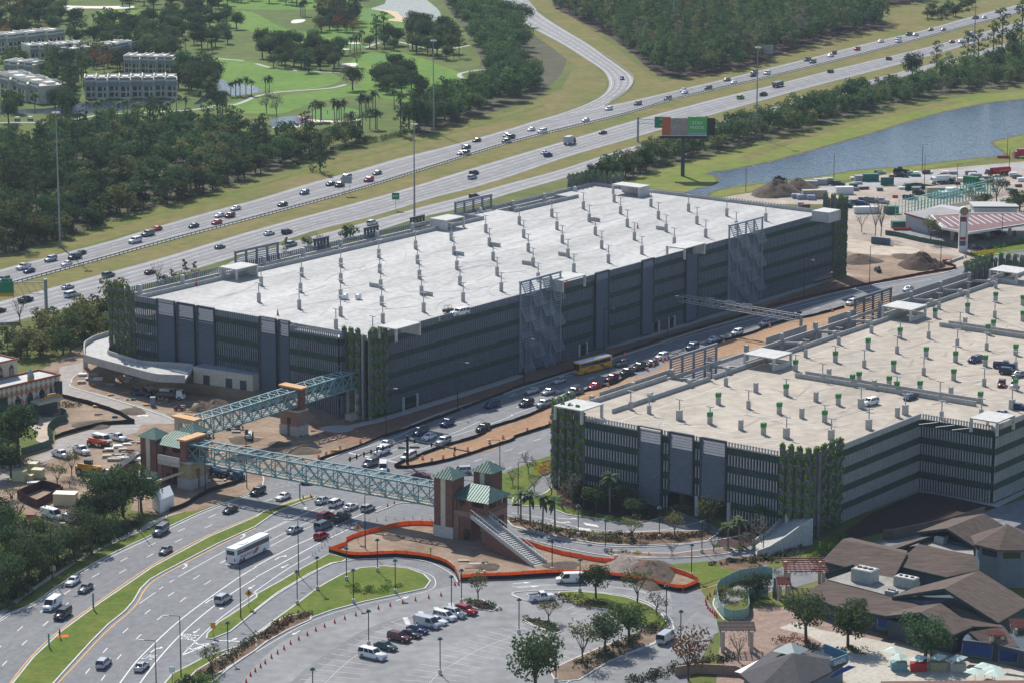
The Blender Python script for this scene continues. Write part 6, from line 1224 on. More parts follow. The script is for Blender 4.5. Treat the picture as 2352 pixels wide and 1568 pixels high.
def carproto(k):
    L, Wd, H, belt, bs_, cb_, tw = SPEC[k]; w = Wd/2; t = thing('parked_car', None, None, (0, 0, 0), world=False); b0 = (0, 0, 0)
    mb = MB(); loft(mb, [(f*L, w*(.90 if abs(f) > .47 else 1), .24, zt*.72, zt, w*(.80 if abs(f) > .47 else .92)) for f, zt in bs_])
    if k == 'p':
        for s in (-1, 1): mb.box((-.30*L, s*w*.90, 1.25), (.38*L, .1, .3))
        mb.box((-.492*L, 0, 1.25), (.06, Wd*.9, .3))
    x0, x1, x2, x3 = [f*L for f in cb_]; zr_ = H-.06; tr = w*tw
    rf = MB(); rf.hexa([Vector(p) for p in ((x1-.05, -tr, zr_), (x2+.03, -tr, zr_), (x2+.03, tr, zr_), (x1-.05, tr, zr_))], [Vector(p) for p in ((x1+.05, -tr*.9, H), (x2-.1, -tr*.9, H), (x2-.1, tr*.9, H), (x1+.05, tr*.9, H))])
    gl = MB(); bw = w*.93; gl.hexa([Vector(p) for p in ((x0, -bw, belt-.06), (x3, -bw, belt-.08), (x3, bw, belt-.08), (x0, bw, belt-.06))], [Vector(p) for p in ((x1-.05, -tr, zr_), (x2+.03, -tr, zr_), (x2+.03, tr, zr_), (x1-.05, tr, zr_))])
    for s in (-1, 1):      # pillars
        for (xa, xb) in ((x0, x1-.05), (x3, x2+.03)): rf.bar((xa, s*(bw+.0), belt-.04), (xb, s*(tr+.01), zr_), .13, .09)
        for f in ((.36, .66) if k in 'uUmv' else (.5,)): xm = x0+(x3-x0)*f; xt = x1+(x2-x1)*f; rf.bar((xm, s*(bw+.01), belt-.04), (xt, s*(tr+.01), zr_), .12, .06)
        if k == 'v': rf.hexa([Vector(p) for p in ((x0, s*bw*1.005, belt-.1), (x0+L*.52, s*bw*1.005, belt-.1), (x0+L*.52, s*(bw*1.02), belt-.1), (x0, s*bw*1.02, belt-.1))], [Vector(p) for p in ((x0, s*tr*1.01, zr_), (x0+L*.52, s*tr*1.01, zr_), (x0+L*.52, s*tr*1.03, zr_), (x0, s*tr*1.03, zr_))])
        rf.box((x3-.15, s*(w+.08), belt+.02), (.16, .2, .14))
    bd_ = mb.build('body', PAINT['w'], t, b0); MB(); rf.build('roof', PAINT['w'], t, b0); gl.build('window', glass, t, b0)
    if k == 'p': MB().box((-.30*L, 0, 1.14), (.36*L, Wd*.78, .04)).build('cargo_bed', black, t, b0)
    r = .34 if k in 'shm' else .38; wm = wheelmesh(r, .24)
    for fx_ in (-.31, .32):
        for s in (-1, 1):
            o = D.objects.new('wheel', wm); COL.objects.link(o); o.parent = t; o.location = (fx_*L, s*(w-.10), r)
    for s in (-1, 1):
        MB().box((.488*L, s*w*.66, .68 if k in 'shm' else .86), (.10, .34, .15)).build('headlight', lampw, t, b0)
        MB().box((-.494*L, s*w*.72, .80 if k in 'shm' else .98), (.09, .30, .2)).build('taillight', lampr, t, b0)
    MB().box((.497*L, 0, .55), (.07, Wd*.55, .2)).build('grille', black, t, b0)
    bd_.data.shade_smooth(); KIDS[t.name] = list(t.children); t.location = (0, -500, -50); return t
PROTO = {k: carproto(k) for k in SPEC}; CARS = []
KNAME = {'s': 'sedan', 'h': 'hatchback', 'u': 'SUV', 'U': 'large SUV', 'm': 'minivan', 'p': 'pickup truck', 'v': 'van'}
def car(x, y, k, c, hx, hy, zone, z=0, lab=None):
    p = at(x, y, z+.75); p.z = z+(.075 if z == 0 else .02); CARS.append((x, y, k, c, p, (hx, hy), zone, z, lab))
def heading(x, y, hx, hy, z=0):
    d = at(x+hx, y+hy, z)-at(x, y, z); return atan2(d.y, d.x)
def L_(s, zone, hx, hy, z=0, dx=0, dy=0):
    for e in s.split():
        x, y, kc = e.split(','); car(float(x), float(y), kc[0], kc[1], hx, hy, zone, z)
FZ = 'on the far carriageway of the highway'; NZ = 'on the near carriageway of the highway'; CZ = 'on the narrow collector road beside the highway'
L_('8,642,ug 54,613,pw 67,621,sb 116,595,us 172,590,Ud 185,580,sd 153,605,sw 310,553,Uw 340,537,Ug 360,525,sr 445,518,st 498,510,sr 504,494,sw 528,495,un 541,478,sw 649,469,sd 699,442,uc 759,422,sd 780,425,ud 795,408,Us 847,413,ur 866,397,sg', FZ, -100, 27)
L_('1059,351,sw 1069,352,ud 1071,338,sb 1095,322,sd 1163,324,ud 1164,311,us 1172,315,pd 1220,297,sw 1245,302,Uw 1345,276,ss 1398,250,uw 1465,238,ug 1534,226,ug 1569,207,hw 1573,212,sw 1627,203,ud 1670,183,sg 1686,189,sw 1730,173,ud 1733,166,ug 1762,168,uw 1855,137,pg 1867,142,ug 1908,128,sw 1915,122,ud 1969,113,ur 2023,95,sw 2063,89,uw 2064,95,pw 2088,79,pt 2103,80,ss 2138,68,sd 2167,68,sg 2241,41,pt 2261,40,ss 2291,27,ug 2306,33,sw 2336,20,ug', FZ, -100, 25)
L_('59,688,pd 164,676,mw 156,658,ss 249,631,ug 345,624,sn 505,566,sg -2,712,sd 618,535,sw 659,532,ud 1089,397,ud 1085,407,us 1251,350,sw 1259,356,ub 1385,304,sd 1701,224,ul 1754,217,pd 1908,164,ud 2042,135,un 2187,96,sn 2208,96,ss 2231,78,us 2236,84,ub', NZ, 100, -26)
L_('669,560,us 855,512,uw 1089,451,ud 1381,374,sd 1543,329,sw 1844,228,hw 1954,220,Uw', CZ, 100, -28)
car(1429, 180, 's', 'b', 5, 30, 'on the curving highway ramp')
SZ = 'on the street between the two garages'
L_('2086,663,sw 1956,695,uw 1826,725,ub 1693,763,uw 1758,742,us 1637,779,sw 1590,796,uc 1520,818,uw 1495,833,st 1467,842,ud 1441,854,pd 1426,834,ug 1405,868,un 1366,885,sr 1284,873,us 1221,896,ss 1260,898,ss 1209,925,ud 1248,926,us 1130,928,ub', SZ, -100, 32)
car(1320, 899, 'p', 'g', -100, 30, SZ)
L_('1027,970,ub 1109,982,ud 966,990,mb 985,1001,sw 1018,1012,us 885,1017,ss 876,1035,Uw 938,1046,mw 851,1062,mg', 'queueing at the traffic lights', -100, 42)
car(880, 1073, 'v', 'w', -5, 60, 'turning below the traffic signal mast'); car(968, 1091, 's', 'n', 100, 6, 'crossing beyond the near footbridge'); car(1058, 1080, 'u', 's', -100, 5, 'crossing beyond the near footbridge'); car(713, 1102, 's', 'd', 100, -10, 'half hidden under the near footbridge')
BZ = 'on the wide road below the near footbridge'
L_('592,1127,ud 650,1138,sw 529,1168,sd', BZ, -100, 45); L_('742,1146,ss 772,1153,uw 806,1161,sw 845,1164,hs 748,1183,ur 784,1187,pd 743,1205,mc 738,1228,hr 677,1213,ss', BZ, 100, -45)
LZ = 'on the wide road left of the grass median'
L_('369,1217,Ug 380,1261,sg 167,1332,sw 196,1348,sg 120,1387,vw 144,1409,Ud', LZ, -100, 72)
RZ_ = 'on the wide road right of the grass median'
car(513, 1373, 'u', 's', 100, -62, RZ_); car(238, 1520, 'u', 's', 100, -95, RZ_); car(325, 1527, 's', 's', 100, -95, RZ_)
PZ = 'parked in the lower lot'
for x, y, k, c in ((856, 1502, 'U', 'w'), (886, 1482, 's', 't'), (917, 1462, 'u', 'n'), (944, 1453, 's', 'd'), (959, 1443, 's', 'b'), (982, 1430, 'v', 's'), (1004, 1423, 's', 'w'), (1022, 1413, 'm', 'w'), (1045, 1407, 'u', 's'), (1071, 1400, 'u', 'r')): car(x, y, k, c, 100, 24, PZ)
car(1309, 1329, 'v', 'w', -100, 3, 'on the drive beside the orange fence'); car(1244, 1370, 'p', 'w', 100, -10, 'in the upper end of the lower lot'); car(1530, 1463, 'v', 's', 100, -70, 'on the drive by the autumn tree')
WZ = 'in the construction yard west of the footbridges'
car(327, 901, 'p', 'b', 100, 12, WZ); car(392, 903, 'v', 'w', 100, 10, WZ); car(235, 1009, 'v', 'w', 100, 26, WZ); car(270, 1003, 'p', 'w', 100, 22, WZ); car(187, 1033, 'p', 'w', 100, 40, WZ); car(140, 1042, 'p', 'w', 100, 30, WZ); car(120, 1181, 'v', 'w', 100, 28, 'behind the trees at the left edge'); car(164, 1190, 'u', 'w', 100, 25, 'behind the trees at the left edge')
car(1056, 718, 'U', 'w', -100, 20, 'on the white roof deck', ZD)
RB_ = 'parked on the tan roof deck'
for x, y, k, c, a_, b_ in ((1998, 922, 'u', 'w', -100, 25), (2091, 909, 's', 'b', -100, 40), (2240, 824, 'u', 'b', -100, 30), (2308, 838, 'p', 'b', 100, 5), (2318, 852, 'u', 'd', 100, 10), (2340, 858, 's', 'g', -100, 30), (2301, 879, 'h', 'n', -20, 60), (2329, 881, 'h', 'w', -20, 60), (2343, 932, 's', 'b', 100, 10), (2306, 948, 's', 's', 100, 20)): car(x, y, k, c, a_, b_, RB_, ZB)
YZ = 'parked in the canal-side yard'
for x, y, k, c in [(588*3+a/4, 392.3+b/4, k, c) for a, b, k, c in ((690, 295, 'p', 'd'), (740, 300, 'p', 'd'), (820, 295, 'p', 'd'), (870, 305, 'u', 'b'), (900, 270, 'p', 'b'), (950, 275, 'p', 'g'), (735, 320, 'p', 'd'), (1040, 280, 'p', 's'), (1400, 205, 'p', 'd'), (1305, 245, 'p', 'b'), (640, 120, 'p', 'd'), (1225, 40, 'p', 'd'), (1610, 95, 'v', 'w'), (1675, 100, 'v', 't'), (1910, 700, 's', 'd'), (2120, 570, 'p', 'd'), (1960, 610, 'u', 'd'))]: car(x, y, k, c, 100, 8, YZ if y < 540 else 'at the gas station')
grp = {}
for i, q in enumerate(CARS): grp.setdefault((KNAME[q[2]], q[3], q[6]), []).append(i)
LABEL = {}
for (kn, c, zn), L in grp.items():
    L.sort(key=lambda i: CARS[i][0])
    for j, i in enumerate(L): LABEL[i] = ordlab(j, len(L), '%s %s %s' % (CARC[c][0], kn, zn))
firsts = set(); NMS = {'s': 'sedan_car', 'h': 'hatchback_car', 'u': 'suv_car', 'U': 'large_suv', 'm': 'minivan', 'p': 'pickup_truck', 'v': 'van'}
for i, (x, y, k, c, p, hd, zn, z, lab) in enumerate(CARS):
    pr = PROTO[k]; rz = heading(x, y, *hd, z); mm = {ch.name: PAINT[c] for ch in KIDS[pr.name] if ch.name.split('.')[0] in ('body', 'roof')}
    r = pr.copy(); COL.objects.link(r); r.location = p; r.rotation_euler = (0, 0, rz); r.name = NMS[k]; s_c = random.uniform(.95, 1.04); r.scale = (s_c,)*3
    for ch in KIDS[pr.name]:
        if y < 300 and ch.name.split('.')[0] in ('headlight', 'taillight', 'grille'): continue
        q = ch.copy(); COL.objects.link(q); q.parent = r
        if ch.name in mm: q.material_slots[0].link = 'OBJECT'; q.material_slots[0].material = mm[ch.name]
    r['label'] = LABEL[i]; r['category'] = {'U': 'SUV', 'u': 'SUV', 'p': 'pickup', 'v': 'van', 'm': 'minivan'}.get(k, 'car'); r['group'] = 'vehicles '+zn
for pr in PROTO.values():
    for ch in list(pr.children): D.objects.remove(ch)
    D.objects.remove(pr)
KIDS = {k: v for k, v in KIDS.items() if not k.startswith('parked')}
# coaches
def coach(lab, x, y, hx, hy, m, word_, wm, L=13.4, side=1, roofm=white):
    t = thing('coach_bus', lab, 'bus', at(x, y)); rz = heading(x, y, hx, hy); X = Vector((cos(rz), sin(rz), 0)); Y = Vector((-sin(rz), cos(rz), 0)); c = at(x, y); c.z = .07; ax = (X, Y); V = lambda a_, b_, z: c+X*a_+Y*b_+Vector((0, 0, z))
    mb = MB(); r0 = [(-L/2, -1.27), (L/2-.25, -1.27), (L/2, -.9), (L/2, .9), (L/2-.25, 1.27), (-L/2, 1.27)]
    mb.hexa([V(a_, b_, .35) for a_, b_ in r0], [V(a_, b_, 3.35) for a_, b_ in r0]); mb.build('body', m, t)
    mb = MB(); mb.hexa([V(a_, b_, 3.35) for a_, b_ in r0], [V(a_*.985, b_*.9, 3.55) for a_, b_ in r0]); mb.box(V(-2, 0, 3.62), (2.4, 1.4, .14), ax=ax); mb.build('roof', roofm, t)
    mb = MB()
    for s in (-1, 1): mb.box(V(.1, s*1.275, 2.55), (L-1.1, .04, 1.0), ax=ax)
    mb.build('side_window', glass, t); MB().box(V(L/2+.01, 0, 2.2), (.06, 2.0, 1.7), ax=ax).build('windscreen', glass, t); MB().box(V(-L/2-.01, 0, 2.6), (.06, 1.9, .9), ax=ax).build('rear_window', glass, t)
    wm_ = wheelmesh(.5, .3)
    for a_ in (-.36*L, -.27*L, .33*L):
        for s in (-1, 1): o = D.objects.new('wheel', wm_); COL.objects.link(o); o.parent = t; o.location = V(a_, s*1.17, .5)-Vector(t.location); o.rotation_euler.z = rz
    for s in (-1, 1):
        MB().box(V(L/2+.02, s*.95, .8), (.06, .4, .2), ax=ax).build('headlight', lampw, t); MB().box(V(-L/2-.03, s*1.05, 1.2), (.06, .25, .6), ax=ax).build('taillight', lampr, t); MB().bar(V(L/2-.1, s*1.3, 3.0), V(L/2+.3, s*1.5, 2.4), .1).build('mirror', black, t)
    n = Y*side; e = -X*side if False else X*(1 if n.y < 0 and X.x > 0 else 1)
    e = X if (X.cross(Vector((0, 0, 1)))).dot(n) > 0 else -X
    sign_text(word_[0], t, V(word_[1], side*1.285, word_[3]), e, n, word_[2], wm)
    mb = MB()
    for k_, dz in ((0, 0), (1, .0), (2, 0)):
        o_ = word_[4]+k_*.5; mb.hexa([V(o_, side*1.28, .8), V(o_+.25, side*1.28, .8), V(o_+1.9, side*1.28, 1.9), V(o_+1.2, side*1.28, 1.75)], [V(o_, side*1.30, .8), V(o_+.25, side*1.30, .8), V(o_+1.9, side*1.30, 1.9), V(o_+1.2, side*1.30, 1.75)])
    mb.build('swoosh_mark', wm, t)
coach('white coach bus with dark windows and red lettering on the wide road', 570, 1278, 100, -47, white, ('TRAILWAYS', -2.4, 1.0, 1.35, -.2), mat('coach_red', (.35, .04, .05), .5), side=-1)
coach('yellow coach bus with white roof driving between the garages', 1361, 852, -100, 26, PAINT['y'], ('MEARS', 1.6, .8, 1.5, -4.0), mat('swoosh_black', (.05, .045, .05), .5), side=1)
def truck(lab, x, y, hx, hy, L, cabm, boxm, kind, z=0):
    t = thing('truck', lab, 'truck', at(x, y, z)); rz = heading(x, y, hx, hy); X = Vector((cos(rz), sin(rz), 0)); Y = Vector((-sin(rz), cos(rz), 0)); c = at(x, y); c.z = .06; ax = (X, Y); V = lambda a_, b_, zz: c+X*a_+Y*b_+Vector((0, 0, zz))
    mb = MB(); mb.hexa([V(L/2-2.2, -1.1, .5), V(L/2, -1.1, .5), V(L/2, 1.1, .5), V(L/2-2.2, 1.1, .5)], [V(L/2-2.1, -1, 2.5), V(L/2-.7, -1, 2.5), V(L/2-.7, 1, 2.5), V(L/2-2.1, 1, 2.5)]); mb.build('cab', cabm, t)
    MB().hexa([V(L/2-.35, -.95, 1.5), V(L/2-.30, -.95, 1.5), V(L/2-.30, .95, 1.5), V(L/2-.35, .95, 1.5)], [V(L/2-.68, -.85, 2.4), V(L/2-.6, -.85, 2.4), V(L/2-.6, .85, 2.4), V(L/2-.68, .85, 2.4)]).build('windscreen', glass, t)
    MB().box(V(0, 0, .75), (L-.4, 1.0, .3), ax=ax).build('chassis', black, t); mb = MB()
    if kind == 'tank': mb.tube(V(-L/2+.2, 0, 2.0), V(L/2-2.5, 0, 2.0), 1.15, 14)
    elif kind == 'box': mb.box(V(-1.1, 0, 2.1), (L-2.4, 2.4, 2.7), ax=ax)
    elif kind == 'flat': mb.box(V(-1.1, 0, 1.15), (L-2.4, 2.4, .2), ax=ax); mb.box(V(-1.1, 0, 1.5), (L-3.4, 1.6, .5), ax=ax)
    else: mb.hexa([V(-L/2, -1.1, 1.1), V(L/2-2.5, -1.1, 1.1), V(L/2-2.5, 1.1, 1.1), V(-L/2, 1.1, 1.1)], [V(-L/2-.2, -1.25, 2.5), V(L/2-2.3, -1.25, 2.5), V(L/2-2.3, 1.25, 2.5), V(-L/2-.2, 1.25, 2.5)])
    mb.build({'tank': 'tank', 'box': 'box_body', 'flat': 'flatbed'}.get(kind, 'dump_body'), boxm, t); wm_ = wheelmesh(.5, .3)
    for a_ in (-.36*L, -.2*L, .33*L):
        for s in (-1, 1): o = D.objects.new('wheel', wm_); COL.objects.link(o); o.parent = t; o.location = V(a_, s*1.05, .5)-Vector(t.location); o.rotation_euler.z = rz
truck('grey dump truck on the near carriageway of the highway', 1787, 200, 100, -26, 8.5, mat('truck_grey', (.13, .13, .14), .5), mat('dump_grey', (.2, .19, .18), .6), 'dump')
truck('boxy armoured truck with white roof on the near carriageway', 1309, 332, 100, -26, 6.8, mat('truck_dark', (.05, .06, .09), .5), mat('truck_white_top', (.5, .5, .5), .5), 'box')
truck('white tanker truck in the canal-side yard', *T(3, 1, [(1580, 120)])[0], -100, 5, 8, white, white, 'tank'); truck('green refuse truck in the canal-side yard', *T(3, 1, [(1890, 140)])[0], 100, 10, 8, mat('truck_green', (.02, .17, .07), .5), mat('truck_green', (.02, .17, .07)), 'box')
truck('maroon tanker truck at the back of the canal-side yard', *T(3, 1, [(2110, 45)])[0], -100, 8, 11, PAINT['n'], PAINT['r'], 'tank'); truck('red bus-like box truck at the right edge above the yard', 2350, 362, -100, 5, 9, PAINT['r'], PAINT['r'], 'box')
truck('flatbed trailer rig with equipment behind the white crew van', 391, 916, 100, 4, 8, white, mat('flatbed_load', (.18, .15, .13), .8), 'flat')
# ================================================================== MACHINES AND CONSTRUCTION KIT
def boomlift(lab, x, y, hx, hy, m, L=9, rise=5, end=None, z=0, h=.6):
    t = thing('boom_lift', lab, 'boom lift', at(x, y)); rz = heading(x, y, hx, hy); X = Vector((cos(rz), sin(rz), 0)); Y = Vector((-sin(rz), cos(rz), 0)); c = at(x, y); ax = (X, Y); V = lambda a_, b_, zz: c+X*a_+Y*b_+Vector((0, 0, zz))
    MB().box(V(0, 0, .8), (3.2, 2.0, .9), ax=ax).build('chassis', m, t); MB().box(V(-.3, 0, 1.7), (2.2, 1.5, .9), ax=ax).build('turret', m, t); wm_ = wheelmesh(.5, .35)
    for a_ in (-1.1, 1.1):
        for s in (-1, 1): o = D.objects.new('wheel', wm_); COL.objects.link(o); o.parent = t; o.location = V(a_, s*1.0, .5)-Vector(t.location); o.rotation_euler.z = rz
    MB().bar(V(-1, 0, 2.0), V(L, 0, 2.0+rise), .45, .5).build('boom', mat('boom_cream', (.55, .48, .33), .5), t); MB().bar(V(L, 0, 2+rise), V(L+1.6, 0, 1.4+rise), .25).build('jib', m, t)
    mb = MB()
    for a_, b_ in ((0, -.9), (1.2, -.9), (1.2, .9), (0, .9)): mb.bar(V(L+1.6+a_, b_, .9+rise), V(L+1.6+a_, b_, 2.0+rise), .09)
    for zz in (.9, 1.45, 2.0): mb.bar(V(L+1.6, -.9, zz+rise), V(L+2.8, -.9, zz+rise), .09); mb.bar(V(L+1.6, .9, zz+rise), V(L+2.8, .9, zz+rise), .09); mb.bar(V(L+2.8, -.9, zz+rise), V(L+2.8, .9, zz+rise), .09)
    mb.build('basket', orm, t)
boomlift('boom lift with orange basket raised beside the curved ramp and garage', 308, 842, 100, -10, orm, 8, 5.5); boomlift('boom lift reaching to the olive bridge pier by the white tent', 352, 1130, 100, -12, orm, 8, 2.2); boomlift('blue boom lift lying low in the yard under the road bridge', 545, 1100, -100, -25, bluem, 9, .8)
def loader(lab, x, y, hx, hy, m, s=1.0, nm='telehandler', cat='construction machine'):
    t = thing(nm, lab, cat, at(x, y)); rz = heading(x, y, hx, hy); X = Vector((cos(rz), sin(rz), 0)); Y = Vector((-sin(rz), cos(rz), 0)); c = at(x, y); ax = (X, Y); V = lambda a_, b_, zz: c+X*a_*s+Y*b_*s+Vector((0, 0, zz*s))
    MB().box(V(0, 0, 1.2), (4.6*s, 1.6*s, .9*s), ax=ax).build('chassis', m, t); MB().box(V(-.2, .6, 2.0), (1.5*s, .9*s, 1.3*s), ax=ax).build('cab', glass, t); MB().bar(V(-2, -.3, 1.9), V(2.9, -.3, 1.5), .4*s, .5*s).build('boom', m, t); MB().box(V(3.1, -.2, .8), (.3*s, 1.8*s, 1.0*s), ax=ax).build('bucket', black, t)
    wm_ = wheelmesh(.65*s, .4*s)
    for a_ in (-1.5, 1.5):
        for q in (-1, 1): o = D.objects.new('wheel', wm_); COL.objects.link(o); o.parent = t; o.location = V(a_, q*.95, .65)-Vector(t.location); o.rotation_euler.z = rz
loader('yellow telehandler beside the skip in the western yard', 203, 1088, 100, 8, yel, 1.25); loader('orange compact telehandler next to the white crew van', 222, 1024, 100, 10, orm); loader('small dark red roller on the dirt below the trailer', 411, 942, 100, 5, mat('roller_red', (.25, .04, .06), .5), .55); loader('red scissor lift base on the dirt behind the far footbridge', 535, 985, 100, 0, mat('lift_red', (.5, .05, .05), .5), .8)
loader('red platform lift on dirt between the two footbridges', 467, 1004, 100, 0, mat('lift_red', (.5, .05, .05)), .8); loader('white and green drill rig on dirt right of the far footbridge', 572, 1008, 10, -60, mat('rig_white', (.5, .55, .5), .5), .9); loader('dark loader parked near the canal bank', 1790, 418, 100, 4, black, .9); loader('dark mini excavator at the garage end dirt', 2016, 625, 50, 30, black, .7)
loader('black excavator at the back of the yard', 2068, 402, 100, 4, black, 1.2); loader('blue equipment on the ground under the road bridge', 500, 1092, 100, 20, bluem, 1.0)
utv = thing('utility_cart', 'black utility cart with canopy beside the white SUV on the roof', 'utility cart', at(1029, 716, ZD)); p = at(1029, 718, ZD)
MB().box(p+Vector((0, 0, .7)), (3.0, 1.5, .6), ax=AX).build('body', black, utv); MB().box(p+Vector((0, 0, 1.95)), (1.7, 1.4, .08), ax=AX).build('canopy', mat('canopy_tan', (.3, .25, .2)), utv)
mb = MB()
for a_, b_ in ((-.8, -.6), (.8, -.6), (.8, .6), (-.8, .6)): mb.bar(p+GU*a_+GV*b_+Vector((0, 0, .9)), p+GU*a_+GV*b_+Vector((0, 0, 1.95)), .08)
mb.build('canopy_post', black, utv)
wm_ = wheelmesh(.33, .25)
for a_ in (-1, 1):
    for s in (-1, 1): o = D.objects.new('wheel', wm_); COL.objects.link(o); o.parent = utv; o.location = GU*a_*1.0+GV*s*.75+Vector((0, 0, .33)); o.rotation_euler.z = PS
for i, (x, y) in enumerate(((40, 279), (70, 278))):
    t = thing('golf_cart', ('left' if i == 0 else 'right')+' of two golf carts with white roofs on the course path', 'golf cart', at(x, y), group='golf carts on the path'); p = at(x, y)
    MB().box(p+Vector((0, 0, .6)), (2.4, 1.2, .6)).build('body', PAINT['t'], t); MB().box(p+Vector((0, 0, 1.85)), (1.9, 1.2, .08)).build('roof', white, t); mb = MB()
    for a_, b_ in ((-.85, -.5), (.85, -.5), (.85, .5), (-.85, .5)): mb.bar(p+Vector((a_, b_, .8)), p+Vector((a_, b_, 1.85)), .06)
    mb.build('roof_post', black, t)
    for a_ in (-.8, .8):
        for s in (-1, 1): o = D.objects.new('wheel', wm_); COL.objects.link(o); o.parent = t; o.location = (a_, s*.55, .25); o.scale = (.75,)*3
for i, (a_, b_) in enumerate(((820, 1180), (940, 1180))):
    q = T(1, 1, [(a_, b_)])[0]; crate(('left' if i == 0 else 'right')+' of two small white machines on the white roof deck', 'machine', *q, (1.4, 1.0, 1.4), white, 'roof_machine') if False else None
    p = at(*q, ZD); t = thing('roof_machine', ('left' if i == 0 else 'right')+' of two small white machines on the white roof deck', 'machine', p); MB().box(p+Vector((0, 0, .75)), (1.5, 1.1, 1.2), ax=AX).build('casing', white, t); MB().box(p+Vector((.5, -.3, 1.5)), (.5, .4, .5)).build('hood', white, t)
# fences of netting and silt fabric
def fence(lab, pts, h, m, nm, cat, z0=0, low=None, posts=True, jit=.08):
    w = wp(pts) if nm == 'plank_fence' else so_(pts, 0, 5); t = thing(nm, lab, cat, w[len(w)//2]); w = resam(w, max(8, int(sum((w[i+1]-w[i]).length for i in range(len(w)-1))/2.4)))
    w = [p+Vector((random.uniform(-.12, .12), random.uniform(-.12, .12), 0)) for p in w]
    if low: wallalong(MB(), w, low, .06, z0+.05).build('silt_skirt', silt, t); mb = MB(); wallalong(mb, w, h, .05, z0+low+.06, jit=jit); mb.build('netting', m, t)
    else: wallalong(MB(), w, h, .06, z0+.05, jit=jit).build('fabric', m, t)
    if posts:
        mb = MB()
        for p in w[::1]: mb.box((p.x, p.y, (h+(low or 0)+.15)/2), (.07, .07, h+(low or 0)+.1))
        mb.build('fence_stakes', bark, t)
fence('orange netting fence curving round the back of the dirt plot', T(1, 3, [(690, 350), (830, 300), (830, 260), (1000, 200), (1120, 170), (1300, 125), (1480, 110), (1640, 118), (1850, 118)]), .95, orange_n, 'netting_fence', 'fence', .05)
fence('orange netting fence along the front of the brick stair tower plot', T(1, 3, [(675, 365), (780, 395), (880, 420), (1100, 415), (1300, 405), (1550, 430), (1700, 470), (1820, 545), (1862, 625)]), .7, orange_n, 'netting_fence', 'fence', .0, low=.75)
fence('orange netting fence behind the stairs reaching to the lawn', T(2, 3, [(70, 275), (250, 330), (400, 375), (620, 420), (850, 455), (1200, 470), (1400, 520), (1600, 585), (1700, 630), (1715, 670)]), .95, orange_n, 'netting_fence', 'fence', .05)
fence('orange netting fence with black skirt along the drive by the white van', T(1, 3, [(1880, 630), (2100, 612), (2350, 605)])+T(2, 3, [(200, 590), (450, 578), (700, 588), (1000, 615), (1250, 660), (1500, 720), (1560, 730), (1715, 672)]), .7, orange_n, 'netting_fence', 'fence', 0, low=.75)
fence('black silt fence along the kerb in front of the white-roofed garage', T(1, 2, [(590, 1085), (900, 985), (1170, 880), (1500, 770), (1900, 620), (2350, 450)]), .75, silt, 'silt_fence', 'fence')
fence('black silt fence between garage dirt and street beside the yellow bus', T(2, 2, [(0, 430), (300, 345), (560, 262)])+T(2, 1, [(1300, 1580), (1800, 1430), (2350, 1270)]), .6, silt, 'silt_fence', 'fence')
fence('red silt fence along the street below the dark soil pile', T(3, 1, [(0, 1262), (500, 1140), (1000, 1035), (1500, 940), (1720, 905), (1700, 880), (1580, 855)]), .8, mat('red_silt', (.12, .02, .03), .8), 'silt_fence', 'fence')
fence('black silt fence on the street side of the orange clay median', T(1, 2, [(1275, 1150), (1400, 1085), (1500, 1050), (1750, 960), (2050, 870), (2150, 800), (2350, 735)])+T(2, 2, [(130, 690), (360, 595)]), .75, silt, 'silt_fence', 'fence')
fence('black silt fence on the lower side of the orange clay median', T(1, 2, [(1280, 1160), (1450, 1155), (1800, 1085), (2350, 910)])+T(2, 2, [(0, 890), (360, 775)]), .75, silt, 'silt_fence', 'fence')
fence('black silt fence behind the planter wall of the tan-roofed garage', T(2, 2, [(560, 500), (700, 450), (860, 410), (960, 380), (1100, 300)]), .7, silt, 'silt_fence', 'fence')
fence('black silt fence along the street behind the tan-roofed garage', T(2, 2, [(1440, 160), (1700, 90), (1940, 0)])+T(2, 1, [(2200, 1500)])+T(3, 1, [(100, 1400), (400, 1340), (700, 1260)]), .7, silt, 'silt_fence', 'fence')
fence('black silt fence curving along the dirt plot by the harlequin building', T(0, 2, [(550, 510), (700, 545), (900, 600), (1050, 650), (1150, 700), (1235, 750)]), 1.1, silt, 'silt_fence', 'fence')
fence('black silt fence on the lower edge of the western dirt plot', T(0, 2, [(1235, 748), (1000, 760), (800, 800), (620, 850), (500, 890)]), 1.0, silt, 'silt_fence', 'fence')
fence('black silt fence along the yard edge under the road footbridge', T(0, 2, [(1560, 1560), (1700, 1510), (1850, 1420), (2000, 1350), (2150, 1310), (2250, 1260)]), 1.0, silt, 'silt_fence', 'fence')
fence('dark green fabric fence by the harlequin building entrance', T(0, 2, [(450, 930), (490, 900), (440, 850), (500, 770), (600, 740), (610, 690), (560, 670)]), 2.0, mat('green_fabric', (.06, .12, .09), .8, .2, .5), 'fabric_fence', 'fence')
fence('green fabric fence along the service road at left', T(0, 2, [(200, 1050), (300, 1020), (400, 990), (480, 960)]), 2.0, mat('green_fabric', (.06, .12, .09)), 'fabric_fence', 'fence')
fence('dark red plank fence around the equipment plot', T(0, 2, [(160, 1440), (400, 1340), (560, 1390)]), 2.0, mat('dark_plank', (.07, .02, .025), .8, .3, 1), 'plank_fence', 'fence', jit=0)
fence('lower dark red plank fence in front of the equipment plot', T(0, 2, [(170, 1450), (340, 1530), (580, 1400)]), 2.0, mat('dark_plank', (.07, .02, .025)), 'plank_fence', 'fence', jit=0)
fence('green fabric fence sweeping from bare trees to the gas station sign', T(3, 1, [(1080, 590), (1200, 610), (1400, 655), (1600, 690), (1740, 715)]), 1.6, mat('green_fabric', (.06, .12, .09)), 'fabric_fence', 'fence')
